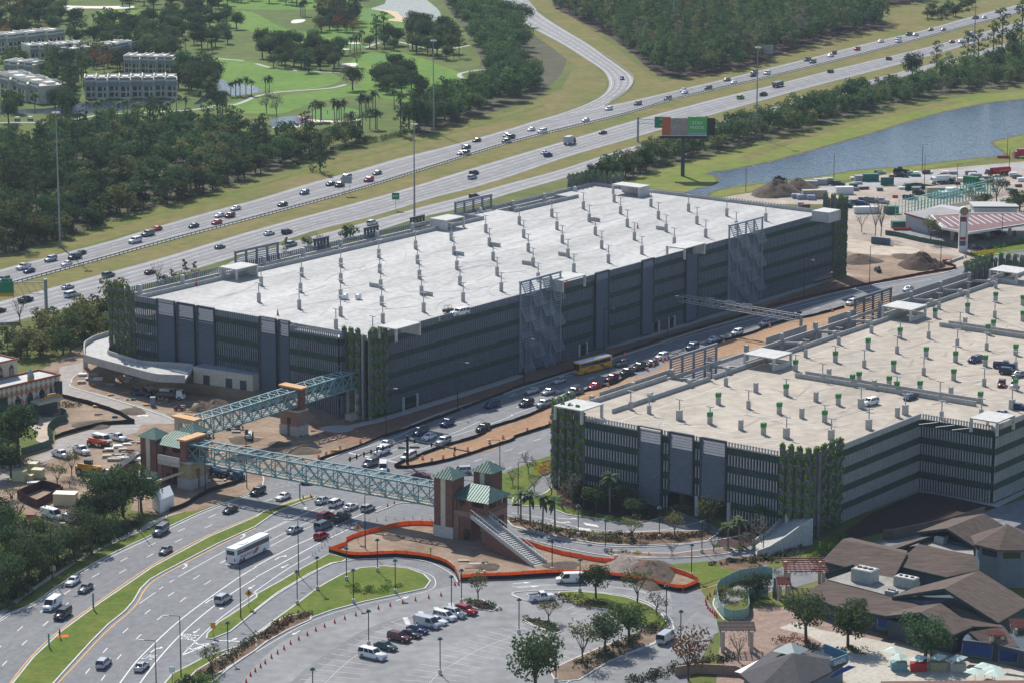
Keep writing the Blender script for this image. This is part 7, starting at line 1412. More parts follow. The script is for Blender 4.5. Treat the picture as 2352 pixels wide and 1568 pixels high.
fence('dark green screen wall behind the yard pickup', T(3, 1, [(1262, 185), (1350, 165), (1450, 180), (1540, 195)]), 2.2, grc, 'screen_wall', 'fence')
fence('wooden boundary fence behind the brown shingled complex', T(3, 3, [(1060, 250), (1100, 260), (1400, 195), (1700, 130), (1990, 40)]), 2.4, mat('brown_fence', (.13, .10, .09), .8, .2, .8), 'plank_fence', 'fence', jit=0)
mint = mat('mint_panel', (.28, .42, .36), .7, .08, .4)
fence('mint green hoarding wall curving round the planting plot', T(2, 3, [(2350, 770), (2180, 780), (2175, 950), (2060, 985), (1960, 970), (1890, 860), (1880, 740)]), 2.1, mint, 'hoarding', 'hoarding', jit=0)
fence('back run of the mint green hoarding along the drive', T(2, 3, [(1880, 740), (1930, 690), (2020, 640), (2150, 600), (2350, 580)])+T(3, 3, [(40, 600), (45, 780)]), 2.1, mint, 'hoarding', 'hoarding', jit=0)
fence('orange safety netting on dirt at the corner of the white-roofed garage', T(1, 2, [(1100, 900), (1300, 830), (1600, 730), (1900, 620), (2350, 440)]), .5, mat('dull_orange_net', (.35, .10, .05), .8), 'netting_fence', 'fence', posts=False)
# median guardrail
gr = thing('guardrail', 'long steel guardrail on the far carriageway side of the highway median', 'guardrail', at(1176, 330)); w = resam(FLww, 240); w = offline(w, -.3) if False else w
mb = MB(); 
for i in range(239): mb.bar(w[i]+Vector((0, 0, .72)), w[i+1]+Vector((0, 0, .72)), .18, .42)
mb.build('rail', galv, gr); mb = MB(); w2 = resam(FLww, 420)
for p in w2: mb.box((p.x, p.y, .45), (.22, .22, .9))
q = mb.build('rail_posts', bark, gr); q['kind'] = 'stuff'
gr2 = thing('guardrail', 'curved guardrail on the outer edge of the highway ramp', 'guardrail', at(1448, 190)); mb = MB(); w = [p for p in RBw if 1380 < pxof(p)[0]]
for i in range(len(w)-1): mb.bar(w[i]+Vector((0, 0, .7)), w[i+1]+Vector((0, 0, .7)), .15, .35)
mb.build('rail', galv, gr2)
# ================================================================== LAMPS, SIGNS, SIGNALS
def lampproto(nm, cat, parts, sub_=()):
    t = thing(nm, None, cat, (0, 0, 0), world=False)
    for n, m, f in parts: mb = MB(); f(mb); mb.build(n, m, t, (0, 0, 0))
    KIDS[t.name] = list(t.children)
    for a_, b_ in sub_: KIDS[t.name][a_].parent = KIDS[t.name][b_]; KIDS[KIDS[t.name][b_].name] = [KIDS[t.name][a_]]; KIDS[t.name].pop(a_)
    return t
def hm(mb):
    for k in range(6): a_ = k*pi/3; mb.box((cos(a_)*1.0, sin(a_)*1.0, 35.6), (.7, .7, .4), rz=a_)
P_HM = lampproto('high_mast_light', 'light mast', [('mast', galv, lambda m: m.tube((0, 0, 0), (0, 0, 36.2), .38, 8, .14)), ('lamp_ring', conc_lt, hm)])
P_ST = lampproto('street_lamp', 'street lamp', [('pole', black, lambda m: m.tube((0, 0, 0), (0, 0, 12), .13, 6, .08)), ('arm', black, lambda m: m.bar((0, 0, 12), (2.2, 0, 12.1), .1)), ('lamp_head', galv, lambda m: m.box((2.5, 0, 12.1), (1.0, .36, .14)))], ((2, 1),))
P_PK = lampproto('lot_lamp', 'lamp post', [('base', conc_lt, lambda m: m.tube((0, 0, 0), (0, 0, 1.0), .36, 8)), ('pole', black, lambda m: m.tube((0, 0, 1), (0, 0, 7.0), .1, 6)), ('lamp_shade', mat('lamp_teal', (.06, .13, .14), .5), lambda m: m.hexa([Vector(p) for p in ((-.5, -.5, 6.9), (.5, -.5, 6.9), (.5, .5, 6.9), (-.5, .5, 6.9))], [Vector(p) for p in ((-.12, -.12, 7.35), (.12, -.12, 7.35), (.12, .12, 7.35), (-.12, .12, 7.35))]))])
P_CN = lampproto('traffic_cone', 'traffic cone', [('cone', mat('cone_red', (.62, .04, .03), .5), lambda m: m.tube((0, 0, .04), (0, 0, .95), .24, 8, .04)), ('base', orange_p, lambda m: m.box((0, 0, .03), (.5, .5, .05)))])
P_BR = lampproto('traffic_barrel', 'traffic barrel', [('barrel', orange_p, lambda m: m.tube((0, 0, .05), (0, 0, 1.05), .34, 10, .25)), ('stripe', white, lambda m: (m.tube((0, 0, .35), (0, 0, .5), .33, 10, .32), m.tube((0, 0, .7), (0, 0, .85), .30, 10, .29)))])
P_DL = lampproto('lane_post', 'delineator post', [('post', white, lambda m: m.tube((0, 0, 0), (0, 0, 1.0), .08, 6)), ('base', black, lambda m: m.box((0, 0, .04), (.3, .3, .06)))])
def spread(proto, spots, what, group, rz=None, z=0, sc=None):
    spots = sorted(spots, key=lambda q: q[0])
    for i, q in enumerate(spots):
        p = at(q[0], q[1], z); o = proto if i == 0 else dup(proto, p); o.location = p; o.rotation_euler.z = (q[2] if len(q) > 2 else (rz or 0))
        if sc or len(q) > 3: s = q[3] if len(q) > 3 else sc; o.scale = (1, 1, s)
        o['label'] = ordlab(i, len(spots), what); o['group'] = group
spread(P_HM, [(138, 566, 0, 1.25), (952, 502, 0, .93), (996, 305, 0, 1.08), (1737, 317, 0, 1.05), (2236, 155, 0, 1.0), (1547, 112, 0, 1.05)], 'tall steel high mast light by the highway', 'high mast lights along the highway')
spread(P_ST, [(887, 1000, -.2), (1051, 937, -.2), (1204, 880, -.2), (1387, 806, -.2), (1533, 775, -.2), (1846, 687, -.2), (1997, 652, -.2), (2160, 616, 3), (2341, 693, 0), (1148, 1126, pi), (2300, 573, 0), (839, 1260, 0), (1190, 1180, 0), (567, 1120, 0), (553, 1420, pi*.9, .9), (416, 1555, pi), (360, 1615, pi), (686, 1322, pi), (320, 1220, 0), (120, 1330, .1), (472, 1132, .2, .8), (1915, 412, 0, .8), (2123, 425, 0, .9), (2198, 436, 0, .8), (2118, 389, 0, .8), (2313, 366, 0, .8), (2318, 385, 0, .6), (1713, 442, 0, .8)], 'black street lamp with horizontal arm beside a road', 'black street lamps')
spread(P_PK, [(683, 1388), (729, 1355), (796, 1333), (867, 1313), (812, 1385), (908, 1362), (1060, 1385), (847, 1482), (1011, 1548), (719, 1620), (1037, 1400), (1192, 1455), (1332, 1360), (1268, 1312), (1328, 1232), (1390, 1266), (1514, 1237), (1612, 1270), (1588, 1325), (1530, 1422), (1563, 1483), (1753, 1270), (1277, 1568), (524, 1510), (1470, 1322), (863, 1368)][:24], 'lamp post with small square shade near the lower lot', 'lamp posts round the lower lot')
cn = T(1, 3, [(42, 1420), (85, 1385), (142, 1335), (198, 1295), (258, 1255), (318, 1208), (393, 1168), (472, 1125), (550, 1085), (630, 1050), (723, 1012), (816, 978), (917, 945), (1020, 915), (1125, 885), (1233, 858), (1347, 833), (1465, 808), (1587, 785), (1700, 765), (1828, 668), (1862, 663)])+T(0, 3, [(2262, 1560), (2302, 1500), (2345, 1460)])
cn2 = T(2, 3, [(1862, 745), (1818, 765), (1795, 790), (1780, 820), (1785, 850), (1800, 880), (1820, 905), (1840, 920), (1860, 940), (1880, 955), (1570, 730)])+T(1, 2, [(433, 1440), (500, 1430), (512, 1440), (1210, 1515), (1270, 1490)])
spread(P_CN, cn+cn2, 'red traffic cone on the asphalt', 'red traffic cones')
brs = T(1, 2, [(770, 985), (645, 1040), (575, 1070), (960, 925), (1530, 1080), (1615, 1100), (1720, 1075), (1820, 1045), (1945, 1000), (2145, 935), (2270, 890), (300, 1110)])+T(2, 2, [(880, 410), (1035, 130), (1245, 265), (1300, 230), (1340, 205), (1388, 185), (1425, 175), (1520, 130), (1945, 15), (345, 755), (140, 820), (1695, 70)])+T(3, 1, [(15, 1440), (587, 1295), (1178, 520), (2105, 830), (2230, 805), (2300, 795), (1815, 800)])
spread(P_BR, brs, 'orange and white traffic barrel by the roadworks', 'orange traffic barrels')
dl = T(1, 3, [(520, 390), (545, 370), (575, 345), (605, 320), (630, 295), (655, 265), (682, 235), (710, 205), (738, 185), (760, 175), (805, 165), (857, 145), (920, 125), (975, 110), (1040, 95), (1110, 75), (1190, 65), (1275, 60), (1355, 55), (1440, 52), (1525, 55), (1605, 62)])+T(2, 3, [(105, 235), (180, 250), (245, 260), (315, 280), (390, 300), (460, 310), (535, 325)])+T(1, 2, [(2015, 1220), (2065, 1200), (2110, 1180), (2165, 1165), (2215, 1150), (2265, 1135)])
spread(P_DL, dl, 'short white lane post', 'white lane posts')
# overhead signs
def sgn(mb, c, X, w, h, z): mb.bar(c-X*w/2+Vector((0, 0, z)), c+X*w/2+Vector((0, 0, z)), .15, h)
XX = Vector((1, 0, 0)); NN = Vector((0, -1, 0))
t = thing('overhead_sign', 'green exit sign on a cantilever truss above the highway at the left edge', 'road sign', at(107, 727)); p = at(107, 727); hX = (at(60, 675)-at(107, 727)); hX.z = 0; e = Vector((1, .12, 0)).normalized()
MB().tube(p, p+Vector((0, 0, 11.2)), .5, 8).build('post', galv, t); mb = MB()
for z in (10.2, 6.8): mb.bar(p+Vector((0, 0, z)), p-e*19+Vector((0, 0, z+.3)), .2)
for k in range(9): mb.bar(p-e*k*2.1+Vector((0, 0, 6.8)), p-e*(k+1)*2.1+Vector((0, 0, 10.3)), .12)
mb.build('truss_arm', galv, t); c = p-e*14; nn = Vector((e.y, -e.x, 0)); MB().box(c+nn*.6+Vector((0, 0, 9.0)), (9.6, .2, 3.4), ax=(e, nn)).build('sign_panel', greensign, t); MB().box(c+nn*.6+Vector((0, 0, 6.9)), (9.6, .2, 1.2), ax=(e, nn)).build('exit_panel', mat('sign_yellow', (.6, .33, .02), .5), t); MB().box(c+nn*.6+e*3+Vector((0, 0, 11.2)), (3, .2, .9), ax=(e, nn)).build('exit_tab', greensign, t)
sign_text('Epcot', t, c+nn*.75+Vector((-.4, 0, 9.8)), e, nn, 1.1); sign_text('Disney Springs', t, c+nn*.75+Vector((-.6, 0, 8.3)), e, nn, 1.15); sign_text('5', t, c+nn*.75+e*3.6+Vector((0, 0, 11.2)), e, nn, .8)
t = thing('overhead_sign', 'green overhead sign on a single post arm beside the billboard', 'road sign', at(1465, 327)); p = at(1465, 327); MB().tube(p, p+Vector((0, 0, 10.5)), .45, 8).build('post', galv, t); mb = MB()
for z in (9.4, 7.8): mb.bar(p+Vector((0, 0, z)), p+Vector((9, -1, z)), .2)
for k in range(5): mb.bar(p+Vector((k*1.8, 0, 7.8)), p+Vector((k*1.8+1.8, 0, 9.4)), .12)
mb.build('truss_arm', galv, t); MB().box(p+Vector((9.3, -1.5, 8.4)), (5.2, .2, 4.6)).build('sign_panel', greensign, t); sign_text('192', t, p+Vector((9.3, -1.65, 9.7)), XX, NN, 1.1); sign_text('4', t, p+Vector((9.3, -1.65, 7.3)), XX, NN, 1.1)
t = thing('billboard', 'big billboard with orange, photo and green panels on a dark column', 'billboard', at(1568, 405)); p = at(1568, 405)
MB().tube(p, p+Vector((0, 0, 15.5)), .75, 12).build('column', mat('column_dark', (.05, .06, .08), .5), t); z0 = 15.2; H_ = 7.2
def bpan(x0, x1, zz0, zz1, m, nm='ad_panel', d=-1.2): return MB().box(p+Vector(((x0+x1)/2, d, (zz0+zz1)/2)), (x1-x0, .25, zz1-zz0)).build(nm, m, t)
bpan(-8.2, -4.9, z0+.6, z0+H_+.4, mat('ad_orange', (.50, .12, .06), .6)); bpan(-4.9, 1.6, z0+.6, z0+H_, mat('ad_photo', (.42, .20, .10), .6, 0, .5, (.30, .42, .55), detail=3)); bpan(1.6, 8.8, z0+1.6, z0+H_+.5, mat('ad_green', (.10, .42, .12), .6)); bpan(1.6, 8.8, z0+.6, z0+1.6, mat('ad_blue', (.3, .38, .5), .6))
bpan(8.8, 12, z0+.4, z0+H_-.2, black, 'shadow_louvre', .5); MB().box(p+Vector((0, -.8, z0)), (18, 2.4, .9)).build('catwalk', black, t)  # plain black panel set back at the right end of the ads
sign_text('STAY', t, p+Vector((5.2, -1.38, z0+5.3)), XX, NN, 1.7); sign_text('MAGICAL', t, p+Vector((5.2, -1.38, z0+3.6)), XX, NN, 1.5, w=.85)
def roadsign(lab, x, y, h, w, sh, m, txt=None, posts=2, tm=white, nm='road_sign', e=XX):
    t = thing(nm, lab, 'road sign', at(x, y)); p = at(x, y); nn = Vector((e.y, -e.x, 0))
    mb = MB()
    for k in ((-1, 1) if posts == 2 else (0,)): mb.bar(p+e*k*w*.3, p+e*k*w*.3+Vector((0, 0, h)), .14)
    mb.build('post', galv, t); MB().box(p+nn*.14+Vector((0, 0, h-sh/2)), (w, .1, sh), ax=(e, nn)).build('panel', m, t)
    if txt: sign_text(txt, t, p+nn*.22+Vector((0, 0, h-sh/2)), e, nn, sh*.5, tm, .8)
gback = mat('sign_back', (.35, .36, .38), .6, metal=.3)
roadsign('back of a grey sign on two posts by the median guardrail', 797, 449, 7.0, 3.6, 2.6, gback); roadsign('small green exit sign on one post beside the near carriageway', 909, 483, 6.2, 2.6, 2.4, greensign, 'EXIT', 1); roadsign('back of a large grey sign by the highway at the pine wood edge', 1764, 140, 8, 5.2, 4.6, gback); roadsign('small green sign among trees by the collector road', 1869, 238, 5, 2, 1.8, greensign, None, 1)
dia = mat('sign_orange_yellow', (.68, .30, .02), .5)
def diamond(lab, x, y, h, s):
    t = thing('warning_sign', lab, 'road sign', at(x, y)); p = at(x, y); MB().bar(p, p+Vector((0, 0, h)), .09).build('post', mat('post_teal', (.05, .2, .22), .5), t); c = p+Vector((0, -.08, h)); mb = MB(); mb.hexa([c+Vector((s, 0, 0)), c+Vector((0, 0, s)), c+Vector((-s, 0, 0)), c+Vector((0, 0, -s))], [v+Vector((0, -.06, 0)) for v in (c+Vector((s, 0, 0)), c+Vector((0, 0, s)), c+Vector((-s, 0, 0)), c+Vector((0, 0, -s)))]); mb.build('panel', dia, t)
    mb = MB(); mb.box(c+Vector((0, -.09, .1)), (.12, .04, s)); mb.box(c+Vector((.15, -.09, .1)), (.12, .04, s*.7)); mb.build('symbol', black, t)
diamond('yellow diamond warning sign on the grass strip by the wide road', 572, 1396, 3.2, .8); diamond('yellow diamond warning sign inside the orange fence corner', 822, 1245, 3.4, .8)
roadsign('square orange road sign on the tip of the grass island', 490, 1462, 3, 1.0, 1.2, dia, None, 1); roadsign('round black keep-right sign panel by the bottom road edge', 396, 1572, 3.6, 1.1, 1.1, white, None, 1); roadsign('green post sign on the grass median, upper one', 215, 1400, 3.6, .35, 3.2, mat('sign_teal', (.04, .28, .26), .5), None, 1); roadsign('green post sign on the grass median, lower one', 113, 1487, 3.0, .3, 2.6, mat('sign_teal', (.04, .28, .26)), None, 1); roadsign('teal post sign at the median tip', 689, 1148, 4.0, .3, 3.6, mat('sign_teal', (.04, .28, .26)), None, 1); roadsign('tan sign by the sidewalk at left', 123, 1325, 2.6, 1.1, 1.2, tanm, None, 1)
# traffic signal
t = thing('traffic_signal', 'black traffic signal mast with two long arms at the median nose', 'traffic signal', at(936, 1066)); p = at(936, 1066); MB().tube(p, p+Vector((0, 0, 7.2)), .36, 8, .3).build('mast', black, t)
A1 = at(1074, 1035, 5.6); A2 = at(797, 1054, 4.6); zt = p+Vector((0, 0, 6.2))
eA = at(1068, 1090)+Vector((0, 0, 5.6)); 
def armto(px, py, z): return at(px, py, z)
e1, e2 = armto(1076, 1036, 5.9), armto(800, 1054, 5.9)
for n_, e_, ks in ((1, e1, (.12, .4, .6, .78)), (2, e2, (.42, .52, .62, .74, .86, .97))):
    MB().bar(zt, e_, .26).build('arm', black, t)
    for k in ks:
        c = zt.lerp(e_, k); MB().box(c+Vector((0, -.2, 0)), (.4, .35, 1.15)).build('signal_head', mat('signal_dark', (.03, .01, .01) if n_ == 1 else (.02, .02, .02), .5), t)
for c, w_ in ((zt.lerp(e1, .12)+Vector((0, 0, -1.6)), 2.4), (zt.lerp(e2, .1)+Vector((0, 0, -1.6)), 1.8)): MB().box(c, (w_, .1, .5)).build('name_plate', mat('sign_teal_dk', (.03, .14, .12), .5), t)
# sign gantry truss over the street
t = thing('sign_gantry', 'white steel truss gantry spanning the street between the garages', 'gantry', at(1694, 800)); p = at(1694, 815); p0_ = p; zq = 7.2
gp = at(1693, 820, 0); g0 = at(1555, 690, zq); g1 = at(1840, 738, zq); pm = MB(); b0 = Vector((g0.x, g0.y, 0)); pm.tube(b0, b0+Vector((0, 0, 9.5)), .55, 8); pm.build('post', galv, t); mb = MB(); pm = MB(); b1 = Vector((g1.x, g1.y, 0)); pm.tube(b1, b1+Vector((0, 0, 9)), .45, 8); pm.build('post', galv, t)
gd = (g1-g0); gd.z = 0; gd.normalize(); gn = Vector((-gd.y, gd.x, 0))*1.1
for o in (gn, -gn):
    for z in (0, 1.6): mb.bar(g0+o+Vector((0, 0, z)), g1+o+Vector((0, 0, z)), .18)
    for k in range(16): mb.bar(g0.lerp(g1, k/16)+o, g0.lerp(g1, (k+1)/16)+o+Vector((0, 0, 1.6)), .1); mb.bar(g0.lerp(g1, k/16)+o, g0.lerp(g1, k/16)+o+Vector((0, 0, 1.6)), .1)
mb.build('truss', conc_lt, t); mb = MB()
for k in (.25, .42, .55): c = g0.lerp(g1, k)+gn*1.2+Vector((0, 0, .8)); mb = MB().box(c, (3.4, .12, 2.6), ax=(gd, gn.normalized())); mb.build('sign_back', gback, t)
# red jersey barriers
for lab, x, y, s in (('red water barrier beside the dirt pile corner', 2175, 603, 3), ('red water barrier by the gas station store wall', 2072, 530, 6), ('red barrier at the road end near the canal point', 2305, 364, 5), ('small red barrier in the yard', 2056, 455, 2), ('red barrier under the left end of the road bridge', 612, 1088, 2.4), ('orange barrier behind the white vans at left', 72, 1190, 2.4)):
    o = at(x, y); mb = MB(); mb.hexa([o+Vector(q) for q in ((-s/2, -.3, 0), (s/2, -.3, 0), (s/2, .3, 0), (-s/2, .3, 0))], [o+Vector(q) for q in ((-s/2, -.12, 1.0), (s/2, -.12, 1.0), (s/2, .12, 1.0), (-s/2, .12, 1.0))]); one(mb, 'barrier', mat('barrier_red', (.55, .05, .03), .5), lab, 'barrier')
o = at(1290+900, 595); mb = MB(); mb.bar(at(2175, 606)+Vector((0, 0, .4)), at(2212, 593)+Vector((0, 0, .4)), .5, .8); one(mb, 'concrete_barrier', conc_lt, 'pale concrete barrier near the street by the sign pylon', 'barrier')
for lab, x, y, z in (('red roof cone on the white deck near the front left edge', *T(1, 1, [(200, 1328)])[0], ZD), ('red roof cone on the white deck at the far left', 451, 657, ZD), ('red roof cone in the middle right of the white deck', *T(2, 1, [(1155, 530)])[0], ZD), ('red roof cone inside the stair shelter', *T(2, 1, [(497, 1070)])[0], ZD)):
    p = at(x, y, z); mb = MB(); mb.tube(p, p+Vector((0, 0, 1.7)), .32, 8, .05); one(mb, 'roof_cone', mat('cone_red', (.62, .04, .03)), lab, 'cone')
# loose material in the western yard
rr = random.Random(11)
def pallet(lab, x, y, s, m, nm, cat, z=0):
    p = at(x, y, z); mb = MB(); 
    for k in range(4): mb.box(p+Vector((rr.uniform(-.1, .1), rr.uniform(-.1, .1), s[2]*(k+.5)/4)), (s[0]*rr.uniform(.85, 1), s[1]*rr.uniform(.85, 1), s[2]/4-.02), rz=rr.uniform(-.1, .3))
    one(mb, nm, m, lab, cat)
pl_ = T(0, 2, [(825, 350), (890, 350), (760, 310), (750, 380), (870, 310), (1420, 435), (1670, 600), (1700, 710), (1000, 1000), (1080, 970), (1130, 1000), (980, 1060), (1050, 1090), (1130, 1080), (1200, 1120), (1250, 1090), (760, 1200), (320, 1310)]); cl_ = ['grey', 'pale', 'white', 'tan']
for i, q in enumerate(sorted(pl_)):
    m = [galv, walk, white, tanc][i % 4]; pallet(ordlab(i, len(pl_), 'low stack of building material in the western yard'), q[0], q[1], (2.2 if i % 3 else 3.4, 1.6, .7), m, 'material_stack', 'material stack')
for i, (x, y) in enumerate([(1828, 456), (1840, 458), (1852, 457), (1862, 459)]): pallet(ordlab(i, 4, 'heap of blue and white wrapped rubbish beside the tan container'), x, y, (3.4, 2, 1.7), mat('blue_wrap', (.10, .18, .33), .7, 0, 1.5, (.5, .5, .55)), 'rubbish_heap', 'rubbish heap')
sp_l = [(rr.uniform(240, 330), rr.uniform(1010, 1085)) for _ in range(34)]+[(rr.uniform(470, 590), rr.uniform(1040, 1110)) for _ in range(26)]+[(rr.uniform(205, 440), rr.uniform(880, 960)) for _ in range(34)]+[(rr.uniform(1060, 1130), rr.uniform(1285, 1320)) for _ in range(8)]+[(rr.uniform(440, 800), rr.uniform(985, 1040)) for _ in range(22)]
for i, (x, y) in enumerate(sorted(sp_l)): pallet(ordlab(i, len(sp_l), 'small loose board, pipe or crate lying on the building site'), x, y, (rr.uniform(.4, 3.2), rr.uniform(.3, .9), rr.uniform(.15, .6)), rr.choice([galv, walk, white, tanc, bark, timber, grc, plywood, yel]), 'loose_material', 'building material')
yd = T(3, 1, [(1900, 60), (1990, 65), (2020, 75), (2120, 110), (2190, 130), (2250, 55), (2290, 60), (2330, 100), (2260, 200), (1770, 100), (1640, 225), (2000, 115), (780, 80), (1300, 45), (1340, 40), (1450, 30), (1840, 80), (2220, 40), (300, 330), (340, 350), (2080, 190), (2300, 150)])
yd += [(rr.uniform(1960, 2350), 398+rr.uniform(0, 42)) for _ in range(36)]
for i, q in enumerate(sorted(yd)): pallet(ordlab(i, len(yd), 'stack of construction material or parts in the canal-side yard'), q[0], q[1], (2.2+rr.random()*2, 1.6, .8+rr.random()*.9), [galv, mat('rust_steel', (.18, .10, .08), .8, .3, 1), white, grc, mat('grey_parts', (.2, .2, .2), .8, .3, 1)][i % 5], 'yard_stack', 'material stack')
# people
def person(lab, x, y, z=0, vest=(.55, .75, .05), hat=(.75, .75, .7), face=0, legs=.12, arm=.25, s=1.0):
    me = D.meshes.new('body'); V_ = [(0, 0, .95), (0, 0, 1.22), (0, 0, 1.45), (0, 0, 1.56), (0, .02, 1.7), (.2, 0, 1.42), (.27, .05, 1.15), (.25, arm, .92), (-.2, 0, 1.42), (-.27, .05, 1.15), (-.25, -arm*.3, .90), (.1, 0, .88), (.11, legs, .48), (.11, legs*.6, .06), (.11, legs*.6+.16, .04), (-.1, 0, .88), (-.11, -legs, .48), (-.11, -legs*1.4, .06), (-.11, -legs*1.4+.16, .04)]
    E_ = [(0, 1), (1, 2), (2, 3), (3, 4), (2, 5), (5, 6), (6, 7), (2, 8), (8, 9), (9, 10), (0, 11), (11, 12), (12, 13), (13, 14), (0, 15), (15, 16), (16, 17), (17, 18)]
    R__ = [.15, .15, .17, .06, .11, .08, .055, .045, .08, .055, .045, .1, .075, .055, .05, .1, .075, .055, .05]
    me.from_pydata(V_, E_, []); o = D.objects.new('b', me); COL.objects.link(o); mo = o.modifiers.new('s', 'SKIN'); 
    for v, r in zip(me.skin_vertices[0].data, R__): v.radius = (r, r)
    me.skin_vertices[0].data[0].use_root = True; o.modifiers.new('u', 'SUBSURF').levels = 1; dg = bpy.context.evaluated_depsgraph_get(); m2 = D.meshes.new_from_object(o.evaluated_get(dg)); D.objects.remove(o)
    t = thing('person', lab, 'person', at(x, y, z), world=False, rz=face); t.location.z += .05; t.scale = (s,)*3; b = D.objects.new('body', m2); COL.objects.link(b); b.parent = t; m2.materials.clear(); m2.materials.append(mat('work_trousers', (.05, .055, .08), .9)); m2.materials.append(mat('skin_tone', (.45, .28, .2), .7)); m2.shade_smooth()
    for pg in m2.polygons: pg.material_index = 1 if pg.center.z > 1.54 or (abs(pg.center.x) > .22 and pg.center.z < 1.1 and pg.center.z > .8) else 0
    mb = MB(); ring = lambda zz, a_, c_: [Vector((cos(2*pi*k/10)*a_, sin(2*pi*k/10)*c_, zz)) for k in range(10)]
    mb.hexa(ring(.88, .23, .19), ring(1.25, .24, .19)); mb.hexa(ring(1.26, .24, .19), ring(1.52, .17, .13)); mb.build('safety_vest', mat('vest_%d%d' % (int(vest[0]*10), int(vest[1]*10)), vest, .7), t, (0, 0, 0))
    mb = MB(); mb.hexa(ring(1.72, .17, .19), ring(1.76, .15, .17)); mb.hexa(ring(1.76, .135, .15), ring(1.85, .07, .08)); mb.build('hard_hat', mat('hat_%d%d' % (int(hat[0]*10), int(hat[2]*10)), hat, .5), t, (0, 0, 0))
Y_ = (.55, .75, .05); O_ = (.85, .30, .03)
for a in [('worker in yellow vest standing on the white roof by the black cart', *T(1, 1, [(1688, 1412)])[0], ZD, Y_), ('worker in yellow vest on the sidewalk left of the gantry post', *T(2, 1, [(1572, 1382)])[0], 0, Y_), ('worker in yellow vest at the foot of the brick stair tower', *T(1, 3, [(1606, 385)])[0], 0, Y_), ('worker in orange vest by the stone wall in the western yard', *T(0, 2, [(955, 1278)])[0], 0, O_), ('worker in yellow vest beside the orange vested one in the yard', *T(0, 2, [(973, 1280)])[0], 0, Y_), ('worker in yellow vest near the base of the right-hand planter wall', *T(3, 1, [(660, 955)])[0], 0, Y_), ('worker in yellow vest on the scaffold by the garage end wall', *T(3, 1, [(417, 1000)])[0], 0, Y_), ('worker in yellow vest working under the olive bridge pier', *T(0, 2, [(1700, 1330)])[0], 0, Y_)]:
    person(a[0], a[1], a[2], a[3], a[4], face=random.uniform(0, 6))
person('person in dark clothes walking on the grass median with an orange cloth', *T(0, 3, [(550, 1150)])[0], .22, (.03, .04, .04), (.05, .04, .03), face=1.2, legs=.22)
person('golfer in light shirt standing on the lower putting green', *T(1, 0, [(655, 1050)])[0], 0, (.6, .7, .6), (.7, .7, .7)); person('golfer in pale clothes on the middle putting green', *T(1, 0, [(655, 442)])[0], 0, (.6, .6, .3), (.7, .7, .7))
mb = MB(); mb.box(at(145, 1463)+Vector((0, 0, .25)), (2.2, 1.6, .06), rz=.3); one(mb, 'orange_cloth', orange_n, 'flat orange cloth on the grass median beside the walking person', 'cloth')
# scaffold by garage end
t = thing('scaffold_deck', 'low work platform with material at the garage end wall near the planters', 'platform', at(1890, 640)); p = at(1893, 645); MB().box(p+Vector((0, 0, 1.2)), (14, 2, .3), ax=AX).build('deck', galv, t); mb = MB()
for k in range(7): mb.box(p+GU*(-6+2*k)+Vector((0, 0, .55)), (.1, 1.8, 1.0), ax=AX)
mb.build('leg', galv, t); MB().box(p+Vector((0, 0, 1.7)), (10, 1, .7), ax=AX).build('material', brickl, t)
# ================================================================== VEGETATION
def crownmesh(seed, r, z0, z1, key, nb=9, nl=55, s=.85, flat=.75, top=None, gap=0):
    rg = random.Random(seed); mb = MB()
    for b in range(nb):
        if top == 'pine': f = (b+.5)/nb; zc = z0+(z1-z0)*f; rr_ = r*(1.0-.55*f)*rg.uniform(.4, 1); rb = r*.42
        elif top == 'cone': f = (b+.5)/nb; zc = z0+(z1-z0)*f; rr_ = r*(1.0-.8*f)*rg.uniform(.3, .8); rb = r*(.62-.4*f)
        else:
            zc = z0+(z1-z0)*rg.uniform(.22, .78); e = sqrt(max(.05, 1-((zc-(z0+z1)/2)/((z1-z0)*.5))**2)); rr_ = r*.68*e*sqrt(rg.random()); rb = r*rg.uniform(.34, .5)
        a = rg.uniform(0, 2*pi) if nb < 3 else 2*pi*b*.618+rg.uniform(-.4, .4); c = Vector((cos(a)*rr_, sin(a)*rr_, zc))
        leaves(mb, c, (rb, rb, rb*flat), nl, s, rng=rg)
    me = mb.build('crown', LEAF[key]); m = me.data; D.objects.remove(me); return m
def trunkmesh(seed, h, r, z0, spread_, m, nbr=5, sub=True):
    rg = random.Random(seed); mb = MB(); mb.tube((0, 0, 0), (rg.uniform(-.2, .2), rg.uniform(-.2, .2), z0), r, 7, r*.75)
    for k in range(nbr):
        a = 2*pi*k/nbr+rg.uniform(-.4, .4); p = Vector((0, 0, z0*rg.uniform(.75, 1))); q = Vector((cos(a)*spread_*.6, sin(a)*spread_*.6, z0+(h-z0)*rg.uniform(.45, .75))); mb.tube(p, q, r*.5, 5, r*.16)
        if sub:
            for j in range(2): b_ = a+rg.uniform(-1, 1); mb.tube(p.lerp(q, .6), p.lerp(q, .6)+Vector((cos(b_)*spread_*.45, sin(b_)*spread_*.45, (h-z0)*.38)), r*.2, 4, r*.06)
    me = mb.build('trunk', m); d = me.data; D.objects.remove(me); return d
